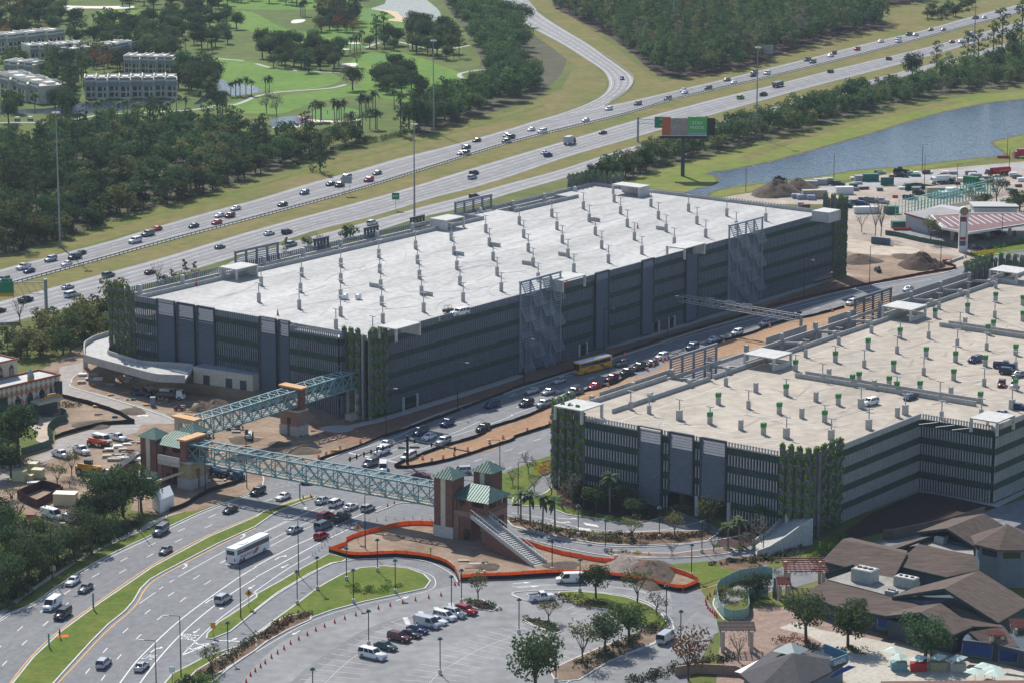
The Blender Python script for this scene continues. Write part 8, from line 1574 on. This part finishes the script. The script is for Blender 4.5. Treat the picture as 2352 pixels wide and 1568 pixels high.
def palmcrown(seed, key='p', n=22, L=2.3):
    rg = random.Random(seed); mb = MB()
    for k in range(n):
        a = 2*pi*k/n*2.4+rg.uniform(-.2, .2); el = rg.uniform(-.5, 1.1); d = Vector((cos(a), sin(a), 0)); w = Vector((-sin(a), cos(a), 0)); pts = []
        for j in range(4): t = j/3; pts.append(d*L*t*cos(el*.6)+Vector((0, 0, L*(t*sin(el)-.55*t*t))))
        for j in range(3):
            w0, w1 = [(.12, .38), (.38, .34), (.34, .05)][j]; mb.quad(pts[j]-w*w0, pts[j]+w*w0, pts[j+1]+w*w1, pts[j+1]-w*w1)
    me = mb.build('crown', LEAF[key]); m = me.data; D.objects.remove(me); return m
SP = {}
for i in range(3): SP['oak%d' % i] = (crownmesh(10+i, 5.2, 3.0, 10, 'ab'[i % 2], 17, 120, .56), trunkmesh(i, 10, .34, 3.6, 4.4, bark), 'oak_tree')
for i in range(4): SP['wood%d' % i] = (crownmesh(30+i, 4.6, 1.0, 11+i, 'abca'[i], 11, 60, .85), trunkmesh(i, 10, .3, 4, 3, bark, 3, False), 'broadleaf_tree')
for i in range(2): SP['pine%d' % i] = (crownmesh(50+i, 3.4, 6, 17, 'ab'[i], 12, 42, .7, .5, 'pine'), trunkmesh(9+i, 16, .26, 14, 1.5, bark, 3, False), 'pine_tree')
for i in range(2): SP['palm%d' % i] = (palmcrown(i), None, 'palm_tree')
SP['cone0'] = (crownmesh(61, 2.4, .4, 8.5, 'a', 8, 55, .55, .9, 'cone'), trunkmesh(4, 6, .15, 2, .5, bark, 2, False), 'conifer_tree')
SP['grey0'] = (crownmesh(62, 3.4, 2.2, 8, 'g', 10, 34, .38), trunkmesh(5, 8, .17, 2.3, 3.0, barkl, 7), 'sparse_tree')
SP['grey1'] = (crownmesh(63, 3.0, 2.0, 7, 'g', 8, 12, .3), trunkmesh(6, 7.5, .16, 2.0, 3.0, barkl, 9), 'bare_tree')
SP['thin0'] = (crownmesh(64, 3.4, 2.4, 8.5, 'c', 11, 48, .42), trunkmesh(7, 8, .18, 2.5, 3.0, bark, 6), 'young_tree')
SP['rust0'] = (crownmesh(65, 4.6, 2.0, 9.5, 'r', 12, 60, .5), trunkmesh(8, 9, .2, 2.4, 4, bark, 7), 'autumn_tree')
SP['bush0'] = (crownmesh(66, 2.6, .1, 3.6, 'b', 7, 55, .5, .8), None, 'bush'); SP['bush1'] = (crownmesh(67, 2.8, .1, 4.2, 'c', 7, 55, .5, .8), None, 'bush'); SP['bush2'] = (crownmesh(68, 2.0, .1, 3.4, 'l', 6, 60, .45, .9), None, 'bush')
SP['pink0'] = (crownmesh(69, 3.6, 1.0, 6, 'k', 8, 60, .5), trunkmesh(5, 6, .15, 1.6, 2, bark), 'blossom_tree')
ptr = MB().tube((0, 0, 0), (.15, .1, 6.2), .2, 7, .15).build('trunk', barkl); ptm = ptr.data; D.objects.remove(ptr)
def tree(sp_, p, s=1.0, h=1.0, lab=None, group=None, cat='tree'):
    cm, tm, nm = SP[sp_]; t = D.objects.new(nm, None); COL.objects.link(t); t.location = p; t.rotation_euler.z = random.uniform(0, 6.28); t.scale = (s, s, s*h)
    tag(t, lab, 'palm' if nm == 'palm_tree' else 'bush' if nm == 'bush' else cat, group)
    c = D.objects.new('crown', cm); COL.objects.link(c); c.parent = t
    if nm == 'palm_tree': c.location.z = 6.2; tm = ptm
    if tm: k = D.objects.new('trunk', tm); COL.objects.link(k); k.parent = t
    return t
def scatter(poly, sp_, kinds, smin=.8, smax=1.15, hmin=.85, hmax=1.15, seed=1, maxn=400, avoid=()):
    rg = random.Random(seed); w = [Vector((p.x, p.y, 0)) for p in wp(poly)]; av = [[Vector((p.x, p.y, 0)) for p in wp(a)] for a in avoid]
    x0, x1 = min(p.x for p in w), max(p.x for p in w); y0, y1 = min(p.y for p in w), max(p.y for p in w); out = []; nx = int((x1-x0)/sp_)+1; ny = int((y1-y0)/sp_)+1
    for i in range(nx):
        for j in range(ny):
            p = Vector((x0+(i+.5+rg.uniform(-.42, .42)+(j % 2)*.5)*sp_, y0+(j+.5+rg.uniform(-.42, .42))*sp_, 0))
            if inside(p, w) and not any(inside(p, a) for a in av): out.append((p, rg.choice(kinds), rg.uniform(smin, smax), rg.uniform(hmin, hmax)))
    return out[:maxn]
REST = []
def plant(L, what, group, cat='tree', shared=False):
    if shared: REST.append((L, what, group)); return
    plant_(L, what, group, cat)
def plant_(L, what, group, cat='tree', shared=False):
    L = sorted(L, key=lambda q: pxof(q[0])[0]); n = len(L); ks = {}
    for q in L: ks.setdefault(SP[q[1]][2], []).append(q)
    for nm, M in ks.items():
        for i, (p, k, s, h) in enumerate(M): tree(k, p, s, h, (nm.replace('_', ' ')+' '+what) if shared else ordlab(i, len(M), nm.replace('_', ' ')+' '+what), group, cat)
def at2(L): return [(at(x, y), k, s, h) for x, y, k, s, h in L]
# ponds, roads and openings kept free of trees
CLR = [(355, 392), (420, 388), (480, 400), (470, 425), (400, 432), (360, 425)]
LF = [(-30, 330), (0, 325), (70, 345), (150, 305), (250, 303), (400, 306), (470, 296), (520, 308), (600, 338), (720, 346), (780, 330), (870, 318), (800, 338), (700, 372), (560, 412), (440, 455), (330, 483), (240, 512), (150, 548), (60, 575), (-30, 590)]
plant(scatter(LF, 7.0, ['wood0', 'wood1', 'wood2', 'wood3', 'wood0', 'oak0', 'cone0', 'pine0'], .8, 1.15, .75, 1.1, 3, 500, [CLR]), 'in the dense wood between golf course and highway', 'trees of the wood between golf course and highway', shared=True)
plant(scatter([(-30, 560), (60, 553), (200, 510), (340, 470), (450, 437), (570, 402), (700, 363), (860, 318), (870, 322), (800, 340), (700, 374), (560, 414), (440, 457), (330, 485), (240, 514), (150, 550), (60, 577), (-30, 592)], 5.5, ['bush0', 'bush1', 'wood2'], .7, 1.1, .7, 1, 4, 120), 'at the highway edge of the left wood', 'undergrowth along the wood edge', shared=True)
RB2 = [(940, 325), (1010, 297), (1100, 268), (1180, 243), (1240, 222), (1290, 170), (1305, 130), (1250, 75), (1180, 50), (1130, 20), (1095, -5), (1010, -5), (1050, 50), (1085, 95), (1105, 140), (1100, 160), (1130, 195), (1080, 228), (1010, 245), (960, 270)]
plant(scatter(RB2, 9.3, ['oak0', 'oak1', 'oak2', 'wood0', 'wood1'], .95, 1.35, .9, 1.15, 5, 160), 'in the belt between golf course and ramp', 'trees of the belt by the ramp', shared=True)
for i, (poly_, sp__, kinds, wh) in enumerate([
    ([(-20, 15), (60, 5), (160, 12), (185, 50), (150, 90), (20, 95), (-20, 95)], 11, ['wood0', 'rust0', 'oak1', 'wood3'], 'in the upper left corner clump'),
    ([(150, 55), (290, 48), (345, 80), (330, 112), (240, 118), (150, 100)], 10.5, ['oak0', 'palm0', 'wood1', 'wood0'], 'behind the furthest apartment roofs'),
    ([(335, 38), (480, 25), (590, 55), (600, 108), (520, 120), (420, 112), (340, 100)], 11, ['oak0', 'oak1', 'wood0', 'palm1'], 'in the clump right of the apartments'),
    ([(320, 112), (380, 108), (405, 135), (390, 150), (330, 148)], 8, ['wood1', 'oak2'], 'beside the white stepped roofs'),
    ([(592, 112), (690, 102), (790, 128), (795, 165), (690, 168), (600, 152)], 9.5, ['oak0', 'oak1', 'palm0', 'wood0'], 'in the clump between two fairways'),
    ([(722, 30), (800, 20), (825, 55), (815, 78), (735, 78)], 8, ['pine0', 'rust0', 'oak0', 'pine1'], 'by the upper fairway bunkers'),
    ([(828, 98), (930, 98), (1010, 115), (1060, 120), (1060, 145), (1000, 138), (940, 118), (840, 118)], 9, ['oak0', 'oak1', 'palm0', 'pine1'], 'in the row above the centre green'),
    ([(845, 175), (945, 172), (950, 208), (900, 222), (845, 205)], 8.5, ['oak0', 'oak2'], 'in the clump beside the centre bunker'),
    ([(570, -5), (820, -8), (830, 8), (700, 14), (580, 8)], 14, ['oak0', 'oak1', 'palm1'], 'along the top edge of the golf course'),
    ([(230, 0), (560, -5), (560, 20), (400, 22), (240, 20)], 14, ['oak0', 'oak1'], 'at the top above the sandy path'),
    ([(960, 245), (1000, 235), (1050, 270), (1000, 297), (940, 318), (900, 325), (930, 290)], 7.5, ['pine0', 'cone0', 'wood0', 'oak0', 'palm0'], 'left of the tall light mast on the verge'),
    ([(400, 165), (470, 160), (500, 190), (480, 225), (425, 232), (405, 200)], 8, ['oak0', 'wood1', 'oak2'], 'between apartments and the pond'),
    ([(100, 165), (200, 160), (215, 215), (150, 250), (100, 225)], 9, ['oak0', 'pine0', 'wood0', 'pine1'], 'in front of the middle apartments'),
    ([(210, 140), (300, 150), (300, 175), (215, 170)], 10, ['oak0', 'wood2', 'rust0'], 'between the apartment rows'),
    ([(120, 250), (190, 255), (180, 275), (110, 268)], 8, ['oak0', 'wood0'], 'on the canal bank below the apartments'),
    ([(-20, 240), (40, 248), (45, 268), (-20, 262)], 9, ['oak1', 'wood0'], 'at the left edge by the cart path'),
    ([(0, 150), (75, 155), (60, 175), (0, 172)], 10, ['oak0', 'wood1'], 'between the left apartment wings'),
    ([(930, 75), (1010, 60), (1045, 80), (1050, 110), (960, 100)], 9.5, ['oak0', 'wood0', 'oak2'], 'below the sandy pond beach')]):
    plant(scatter(poly_, sp__, kinds, .8, 1.15, .85, 1.1, 20+i, 60), wh, 'golf course trees '+wh)
plant(at2([(810, 208, 'oak0', 1.15, 1), (965, 222, 'oak1', 1.1, 1), (722, 108, 'oak2', .95, 1), (820, 155, 'thin0', 1.1, 1), (612, 262, 'grey0', 1.3, 1.1), (635, 268, 'grey0', 1.2, 1.1), (500, 268, 'oak0', 1.0, 1.2), (20, 283, 'oak2', 1, 1.1), (700, 294, 'pink0', 1.1, .9), (735, 395, 'cone0', 1.6, 1.1), (1078, 255, 'pine1', 1.0, .85), (690, 360, 'wood2', 1, 1.1)]), 'standing alone on the golf course side', 'single golf course trees')
pls = T(0, 0, [(795, 1100), (890, 1080), (940, 1065), (1080, 1090), (1135, 1080), (1175, 1065), (1240, 1130), (1275, 1110), (1355, 1110), (1405, 1120), (1495, 1140), (1535, 1110), (1625, 1060), (1710, 1050), (1850, 1000), (2080, 1010), (2120, 890), (2165, 880), (2205, 885), (2260, 870), (2310, 880), (1660, 490), (1705, 480), (1910, 490), (1950, 480), (320, 1000)])
plant([(at(x, y), 'palm%d' % (i % 2), 1.15, random.uniform(.85, 1.1)) for i, (x, y) in enumerate(pls)], 'by the canal below the apartments', 'palms by the golf canal')
pls = T(1, 0, [(520, 1125), (547, 1115), (592, 1120), (602, 1108), (722, 1115), (742, 1115), (767, 1115), (785, 1110), (810, 1110), (950, 1060), (968, 1055), (1005, 1055), (1018, 1060), (1035, 1050), (1072, 1030), (1098, 1020), (980, 1240), (1045, 1190), (1098, 1190), (1112, 1190), (845, 1230), (872, 1240), (887, 1235), (865, 485), (905, 475), (925, 480), (958, 470), (410, 150), (430, 150), (450, 150), (90, 870), (120, 880), (1270, 1010), (1330, 1030), (1420, 1000)])
plant([(at(x, y), 'palm%d' % (i % 2), 1.15, random.uniform(1.0, 1.25)) for i, (x, y) in enumerate(pls)], 'around the centre greens', 'palms round the greens')
CB = [(1340, 432), (1400, 405), (1470, 370), (1560, 338), (1640, 318), (1720, 300), (1800, 268), (1880, 247), (1960, 232), (2060, 210), (2150, 190), (2240, 165), (2400, 140), (2400, 185), (2260, 205), (2150, 222), (2050, 243), (1940, 270), (1840, 300), (1740, 325), (1640, 352), (1540, 380), (1440, 415), (1370, 440)]
plant(scatter(CB, 5.4, ['wood0', 'wood1', 'wood2', 'bush0', 'wood3', 'wood1', 'grey0'], .75, 1.05, .75, 1.15, 8, 400), 'in the row between collector road and canal', 'trees between the collector road and the canal', shared=True)
plant(at2([(2094, 190, 'oak0', 1.2, 1.2), (2150, 175, 'pine0', 1.1, .9), (2222, 153, 'pine1', 1.2, .85), (2246, 146, 'pine0', 1.1, .9), (2280, 150, 'pine1', 1.3, 1), (2300, 140, 'pine0', 1.4, 1.1), (2325, 135, 'wood0', 1.3, 1.4), (2345, 125, 'pine1', 1.4, 1.2), (2365, 150, 'wood1', 1.3, 1.5), (2290, 165, 'wood0', 1, 1.2), (2330, 160, 'wood3', 1.1, 1.2), (2060, 205, 'grey0', 1, 1)]), 'at the upper right by the highway', 'tall trees at the upper right')
plant(scatter([(2130, 30), (2240, 15), (2260, 22), (2180, 48), (2120, 50)], 8, ['bush0', 'wood1', 'wood0'], .7, 1, .7, 1, 9, 30), 'in the far clearing beyond the highway', 'bushes in the far clearing')
# far pine wood: one mass
rg = random.Random(77); TW = [(1255, -30), (1275, 20), (1400, 85), (1455, 125), (1480, 150), (1510, 172), (1560, 180), (1650, 168), (1750, 145), (1790, 125), (1900, 92), (2000, 70), (2050, 55), (2000, 40), (1960, 30), (2030, 10), (2120, 5), (2130, -30)]
def mass(L, lab, nm, keymix=True):
    vs = []; fs = []; ms = []; cache = {}
    for p, k, s, h in L:
        if k not in cache: m_ = SP[k][0]; cache[k] = ([v.co.copy() for v in m_.vertices], [tuple(q.vertices) for q in m_.polygons], 'abcglrp'.find(m_.materials[0].name.split('_')[1][0].replace('d', 'a').replace('m', 'b').replace('o', 'c')))
        pv, pf, mk_ = cache[k]; py_ = pxof(p)[1]; a = rg.uniform(0, 6.28); ca, sa = cos(a), sin(a); mi = rg.choice([0, 0, 1, 1, 2, 0, 1, 3] if py_ > 100 else [0, 0, 1, 0, 1, 2]) if keymix else max(0, mk_)
        far = keymix and py_ <= 90; kk = 1.3 if far else 1.0
        for f in (pf[::2] if far else pf):
            b = len(vs); c = (pv[f[0]]+pv[f[2]])/2
            for i in f: v = c+(pv[i]-c)*kk; vs.append((p.x+(v.x*ca-v.y*sa)*s, p.y+(v.x*sa+v.y*ca)*s, v.z*s*h))
            fs.append((b, b+1, b+2, b+3)); ms.append(mi)
    me = D.meshes.new(nm); me.from_pydata(vs, [], fs)
    for k in 'abcglrp': me.materials.append(LEAF[k])
    me.polygons.foreach_set('material_index', ms); me.update(); o = D.objects.new(nm, me); COL.objects.link(o); tag(o, lab, 'woodland', kind='stuff')
KS = ('wood0', 'wood3', 'pine0', 'pine1', 'wood2', 'wood1')
mass([(p, KS[k], s, h) for p, k, s, h in scatter(TW, 6.2, [0, 1, 2, 3, 4, 5], .8, 1.2, .8, 1.3, 31, 5000)], 'dense dark pine wood beyond the highway in the upper right of the photo', 'pine_wood')
ground('forest_floor', [(1255, -30), (1275, 20), (1400, 85), (1455, 125), (1480, 150), (1510, 172), (1560, 180), (1650, 168), (1750, 145), (1790, 125), (1900, 92), (2000, 70), (2050, 55), (2000, 40), (1960, 30), (2030, 10), (2120, 5), (2130, -30)], .035, mulch, False)
ground('forest_floor', LF, .026, mat('leaf_litter', (.075, .07, .035), .95, .3, .1), False); ground('forest_floor', CB, .037, mat('leaf_litter', (.075, .07, .035)), False); ground('forest_floor', RB2, .02, mat('leaf_litter', (.075, .07, .035)), False)
# bushes left of the white-roofed garage
plant(scatter([(-20, 800), (100, 765), (180, 735), (235, 700), (262, 700), (250, 770), (215, 800), (190, 812), (100, 828), (-20, 838)], 4.6, ['bush0', 'bush1', 'wood2', 'bush1', 'wood1'], .7, 1.05, .7, 1.0, 12, 120), 'in the thicket left of the white-roofed garage', 'thicket left of the garage', shared=True)
plant(at2([(45, 745, 'grey1', 1.2, 1.1), (362, 652, 'grey1', 1, 1.1), (375, 650, 'bush0', .9, 1.1), (395, 648, 'cone0', .7, .7), (425, 640, 'cone0', .8, .9), (447, 635, 'cone0', .7, .8), (410, 645, 'bush1', .7, 1), (657, 578, 'cone0', .7, .8), (708, 566, 'bush0', 1.1, 1.1), (735, 562, 'bush1', .8, 1), (805, 545, 'bush0', 1.3, 1.2), (790, 548, 'bush0', .9, 1.2)]), 'behind the far wall of the white-roofed garage', 'trees behind the garage far wall')
NT = [(770, 800, 'oak0', .82, 1)]
t2 = lambda L, i=2, j=3: [(T(i, j, [(x, y)])[0][0], T(i, j, [(x, y)])[0][1], k, s, h) for x, y, k, s, h in L]
plant(at2(t2([(770, 790, 'oak0', .74, 1), (1075, 1205, 'oak1', .95, 1), (850, 1285, 'oak0', .8, 1), (650, 1385, 'thin0', 1.05, 1.1), (338, 1005, 'thin0', .85, .75), (220, 1680, 'oak2', 1.15, 1.15), (1620, 1540, 'rust0', 1.1, 1.05), (1470, 390, 'grey1', .7, .7), (1855, 365, 'grey1', .8, .8), (2225, 450, 'grey0', 1.2, 1.15), (1103, 245, 'thin0', .85, .8), (1495, 212, 'thin0', .85, .8), (1330, 940, 'grey0', .9, .8), (1150, 830, 'thin0', 1.1, .9), (2250, 800, 'oak0', .75, .75), (2080, 1370, 'grey1', 1, 1), (1960, 800, 'bush1', .8, .9), (1820, 145, 'thin0', 1, 1)])), 'around the lower lot and right-hand drives', 'trees of the lower lot')
plant(at2(t2([(2040, 812, 'thin0', .85, .95)], 1, 3)), 'in the round planting bed of the lower lot', None)
plant(at2(t2([(1985, 320, 'palm0', 1.05, .75), (2090, 290, 'palm1', 1.05, .85), (2290, 180, 'palm0', 1.1, .8), (2330, 60, 'palm1', 1.2, .9), (2380, 120, 'palm0', 1.2, .9)])), 'near the exit ramp of the tan-roofed garage', 'palms near the exit ramp')
plant(at2(t2([(80, 110, 'palm0', 1.15, 1), (170, 125, 'palm1', 1.15, 1), (280, 165, 'palm0', 1.15, 1.05), (395, 175, 'palm1', 1.15, 1.0)])), 'in the row left of the tan-roofed garage', 'row of four palms by the drive')
plant(at2(t2([(150, 1215, 'grey0', .8, .9), (5, 1320, 'grey0', .7, .8), (360, 1420, 'grey1', 1, .9), (205, 1370, 'grey1', .8, .7), (550, 1510, 'grey0', 1.1, 1), (480, 1480, 'rust0', .5, .6), (660, 1530, 'oak0', .7, .85), (770, 1560, 'oak1', .75, .9), (900, 1570, 'palm0', 1.2, 1.1), (1010, 1530, 'oak2', .7, .85), (1100, 1540, 'grey0', .9, .9), (1185, 1480, 'cone0', .7, .75), (1300, 1500, 'cone0', .75, .8), (1450, 1640, 'bush0', .9, .9), (1250, 1620, 'bush0', .8, .7), (620, 1480, 'oak2', .6, .75), (1120, 1590, 'oak0', .6, .7), (830, 1500, 'oak1', .65, .8), (1560, 1620, 'thin0', .7, .7), (1800, 1700, 'thin0', .8, .8), (1010, 1420, 'bush0', .9, 1), (900, 1640, 'bush2', .7, .5), (700, 1600, 'bush0', .8, .6)], 2, 2)), 'in front of the tan-roofed garage wall', 'trees in front of the tan-roofed garage')
plant(at2(t2([(350, 1200, 'oak0', 1.05, 1), (735, 1245, 'oak1', 1.0, 1), (1440, 1370, 'oak2', 1.15, .85), (520, 400, 'bush2', 1, 1.1), (430, 490, 'bush2', 1, 1), (690, 270, 'bush2', .8, .8), (860, 300, 'bush2', .7, .6), (240, 520, 'grey1', .9, .8), (1500, 1330, 'oak0', .8, .7), (430, 1620, 'bush2', 1, .7), (830, 1010, 'oak0', .6, .9)], 3, 3)), 'by the brown shingled complex', 'trees of the plaza')
plant(at2(t2([(170, 1060, 'oak0', 1.3, 1.05), (20, 1090, 'oak1', 1.2, 1.1), (100, 1240, 'oak2', .95, .85), (-30, 1250, 'oak0', 1, .9), (530, 1325, 'thin0', .85, .9), (660, 1240, 'thin0', .8, 1.1), (110, 1450, 'thin0', .7, .55), (950, 1620, 'oak0', 1.15, 1), (1130, 1600, 'oak1', 1.2, 1.1), (1300, 1560, 'oak2', 1.0, .95), (840, 1700, 'oak2', .9, .9), (640, 1330, 'grey0', .7, .5)], 0, 2)), 'beside the western construction yard', 'trees by the western yard')
plant(at2(t2([(60, 790, 'oak0', .95, 1), (160, 700, 'oak1', 1, 1.1), (260, 640, 'oak2', .95, 1), (400, 570, 'oak0', 1, .95), (540, 480, 'oak2', .95, .9), (680, 420, 'oak1', .9, .9), (830, 350, 'oak0', .85, .9), (980, 270, 'oak2', .8, .8), (60, 560, 'oak2', 1.1, 1.1), (200, 470, 'grey0', 1.2, 1), (330, 400, 'oak1', 1, 1), (450, 330, 'grey0', 1.2, 1), (600, 270, 'grey0', 1.2, .9), (740, 210, 'oak0', .8, .8), (20, 350, 'oak0', 1, 1.1), (150, 150, 'grey1', 1.2, 1), (-40, 700, 'oak1', 1.1, 1), (880, 130, 'oak1', .9, .9), (1040, 140, 'oak0', .9, 1), (40, 880, 'bush0', 1, .7), (200, 780, 'bush0', 1.1, .7), (-30, 200, 'oak2', 1, 1)], 0, 3)), 'along the sidewalk at the lower left', 'trees along the lower left sidewalk')
plant(at2(t2([(1940, 1450, 'thin0', .8, .85), (1720, 1620, 'bush0', 1, .9), (1830, 1560, 'bush2', .8, .8), (1900, 1600, 'bush0', 1, .8)], 0, 3)), 'on the bed at the bottom edge', 'plants on the bottom bed')
plant(at2(t2([(985, 612, 'grey1', 1.2, 1.7), (1037, 612, 'grey1', 1.3, 1.7), (860, 565, 'grey1', 1.1, 1), (1495, 665, 'thin0', 1.2, 1), (2100, 305, 'thin0', 1.4, 1), (1985, 330, 'oak0', .7, .7), (2310, 370, 'oak2', 1, .8), (2200, 340, 'bush0', 1.2, 1), (1850, 225, 'bush0', 1, .8), (1780, 205, 'bush0', .8, .8), (2250, 400, 'oak0', .9, .7), (1890, 370, 'grey0', 1.2, .9)], 3, 1)), 'around the gas station and yard', 'trees around the gas station')
# hedges and low planting: leafy strips
def hedge(lab, pts, w_, h_, key, dens=26, s=.42, nm='hedge', stuff=False):
    L = so_(pts, 0, 4); mb = MB(); tot = sum((L[i+1]-L[i]).length for i in range(len(L)-1)); n = max(3, int(tot/.9)); R_ = resam(L, n)
    for p in R_:
        for k in range(max(1, int(w_/1.1))):
            c = p+Vector((random.uniform(-.5, .5)*w_, random.uniform(-.5, .5)*w_, h_*.45)); leaves(mb, c, (.8, .8, h_*.55), dens, s)
    o = one(mb, nm, LEAF[key], lab, 'hedge' if nm == 'hedge' else 'planting')
    if stuff: o['kind'] = 'stuff'
LEAF['m'] = mat('shrub_leaves', (.085, .095, .045), .9, .45, .5, spec=.1); LEAF['n'] = mat('brown_shrub_leaves', (.13, .085, .05), .9, .45, .5, spec=.1)
hedge('dark hedge with brown patch at the lower end of the teardrop lawn', T(1, 3, [(20, 1170), (150, 1080), (300, 990), (460, 950)]), 3.5, 1.0, 'n'); hedge('green hedge along the bottom of the drive at lower left', T(0, 3, [(1800, 1568), (1950, 1450), (2100, 1340), (2330, 1190)]), 2.4, 1.3, 'm')
hedge('low evergreen planting in the round lot bed', T(1, 3, [(1950, 820), (2080, 840), (2200, 880)]), 2.6, .7, 'a'); hedge('low evergreen planting in the narrow lot bed', T(2, 3, [(120, 985), (240, 1010), (400, 1075)]), 2.4, .8, 'a')
hedge('brown planting bed beside the curved drive', T(2, 3, [(420, 770), (560, 800), (740, 860), (830, 850)]), 4, .7, 'n'); hedge('green hedge by the palms along the drive', T(2, 3, [(-60, 70), (100, 100), (260, 130)]), 3, 1.2, 'a'); hedge('mixed green and brown hedge on the long island', T(2, 3, [(300, 150), (520, 190), (800, 250), (1100, 280)]), 3.4, .9, 'm'); hedge('rust coloured shrub strip on the long island', T(2, 3, [(900, 215), (1200, 235), (1500, 230), (1780, 200)]), 4.5, .9, 'n')
hedge('green hedge left of the long island end', T(2, 3, [(560, 170), (700, 195), (880, 215)]), 2, .9, 'l'); hedge('yellow green shrubs on the thin mulch island', T(2, 3, [(880, 365), (1000, 375), (1110, 380)]), 2, .8, 'c'); hedge('small patch of yellow flowers on the thin mulch island', T(2, 3, [(1120, 378), (1220, 388)]), 1.6, .7, 'y', nm='flower_bed')
hedge('yellow flower bed at the corner planter wall of the tan-roofed garage', T(2, 2, [(250, 1200), (300, 1150), (355, 1110)]), 4, .5, 'y', nm='flower_bed'); hedge('yellow flower bed at the base of the pylon sign', T(3, 1, [(1880, 765), (1980, 755), (2080, 745)]), 4, .6, 'y', nm='flower_bed'); hedge('bright green hedge beyond the pylon sign', T(3, 1, [(2040, 720), (2180, 690), (2400, 650)]), 3, 1.3, 'l')
hedge('olive shrub strip left of the exit street', T(2, 3, [(1900, 455), (2100, 450), (2340, 420)])+T(3, 3, [(100, 380), (240, 340)]), 4, .8, 'm'); hedge('row of green shrubs at the foot of the palms', T(2, 3, [(1880, 330), (1960, 340), (2080, 330)]), 2, 1.0, 'l')
hedge('shrubs under the trees on the right bank of the lot', T(2, 3, [(640, 1420), (800, 1330), (1000, 1230), (1200, 1130), (1380, 1040)]), 4, 1.1, 'm'); hedge('dark shrubs beside the curve by the stop sign', T(2, 3, [(1100, 1030), (1250, 1060), (1400, 1050)]), 2.4, .9, 'a'); hedge('flower display with orange blooms around the plaza tree', T(3, 3, [(120, 1180), (200, 1160), (320, 1180)]), 3, 1.0, 'r', nm='flower_bed'); hedge('dark green planting round the second plaza tree', T(3, 3, [(600, 1270), (750, 1260), (860, 1280)]), 3.4, .8, 'a'); hedge('green planting below the first plaza tree', T(3, 3, [(250, 1240), (340, 1220), (420, 1250)]), 3, .8, 'b')
hedge('shrubs at the bottom edge beside the corner shop', T(2, 3, [(1100, 1560), (1300, 1520), (1500, 1440), (1800, 1380), (2000, 1350)]), 3.5, 1.2, 'm'); hedge('dark hedge by the harlequin building entrance', T(0, 2, [(390, 640), (480, 610), (600, 590), (690, 600)]), 2.2, 1.4, 'a'); hedge('dark shrubs along the harlequin building wall', T(0, 2, [(-20, 800), (120, 750), (240, 760)]), 3, 1.4, 'a')
hedge('wild shrubs in the grass of the teardrop lawn', T(1, 3, [(920, 700), (1000, 740), (1150, 720), (1250, 680)]), 4, .9, 'l'); hedge('brushy green planting behind the mint hoarding', T(2, 3, [(1960, 760), (2080, 740), (2200, 790), (2300, 740)]), 4, 1.2, 'b'); hedge('undergrowth below the trees along the lower left sidewalk', T(0, 3, [(20, 820), (180, 700), (350, 600), (560, 470), (800, 350), (1050, 230), (1250, 120)]), 3.5, 1.2, 'a'); hedge('vine covered hedge on the wood edge by the highway verge', [(760, 350), (820, 335), (880, 322), (930, 310)], 3, 2.4, 'b')
# the 300 of each kind that show largest stay single; the far rest of the woods is one mass
cntk = {}
for o_ in COL.objects:
    if o_.type == 'EMPTY': cntk[o_.name.split('.')[0]] = cntk.get(o_.name.split('.')[0], 0)+1
pool = sorted([(pxof(q[0])[1], i, j) for i, (L, _, _) in enumerate(REST) for j, q in enumerate(L)], reverse=True); keep = [[] for _ in REST]; rest_ = []
for _, i, j in pool:
    q = REST[i][0][j]; nm = SP[q[1]][2]
    if cntk.get(nm, 0) < 298: cntk[nm] = cntk.get(nm, 0)+1; keep[i].append(q)
    else: rest_.append(q)
for L, (_, wh_, g_) in zip(keep, REST): plant_(L, wh_, g_, shared=True)
mass(rest_, 'farther trees of the woods along the golf course and highway seen as one mass', 'woodland', False)
# ---------------- air
MBh = MB().box((0, 1800, 120), (3400, 3630, 242.2)); hz = MBh.build('haze', water); hz['kind'] = 'stuff'
hm_ = D.materials.new('haze'); hm_.use_nodes = True; nt = hm_.node_tree; nt.nodes.remove(nt.nodes['Principled BSDF']); pv_ = nt.nodes.new('ShaderNodeVolumePrincipled'); pv_.inputs['Density'].default_value = .00005; pv_.inputs['Color'].default_value = (.74, .86, 1, 1); nt.links.new(pv_.outputs[0], nt.nodes['Material Output'].inputs['Volume']); hz.data.materials.clear(); hz.data.materials.append(hm_)
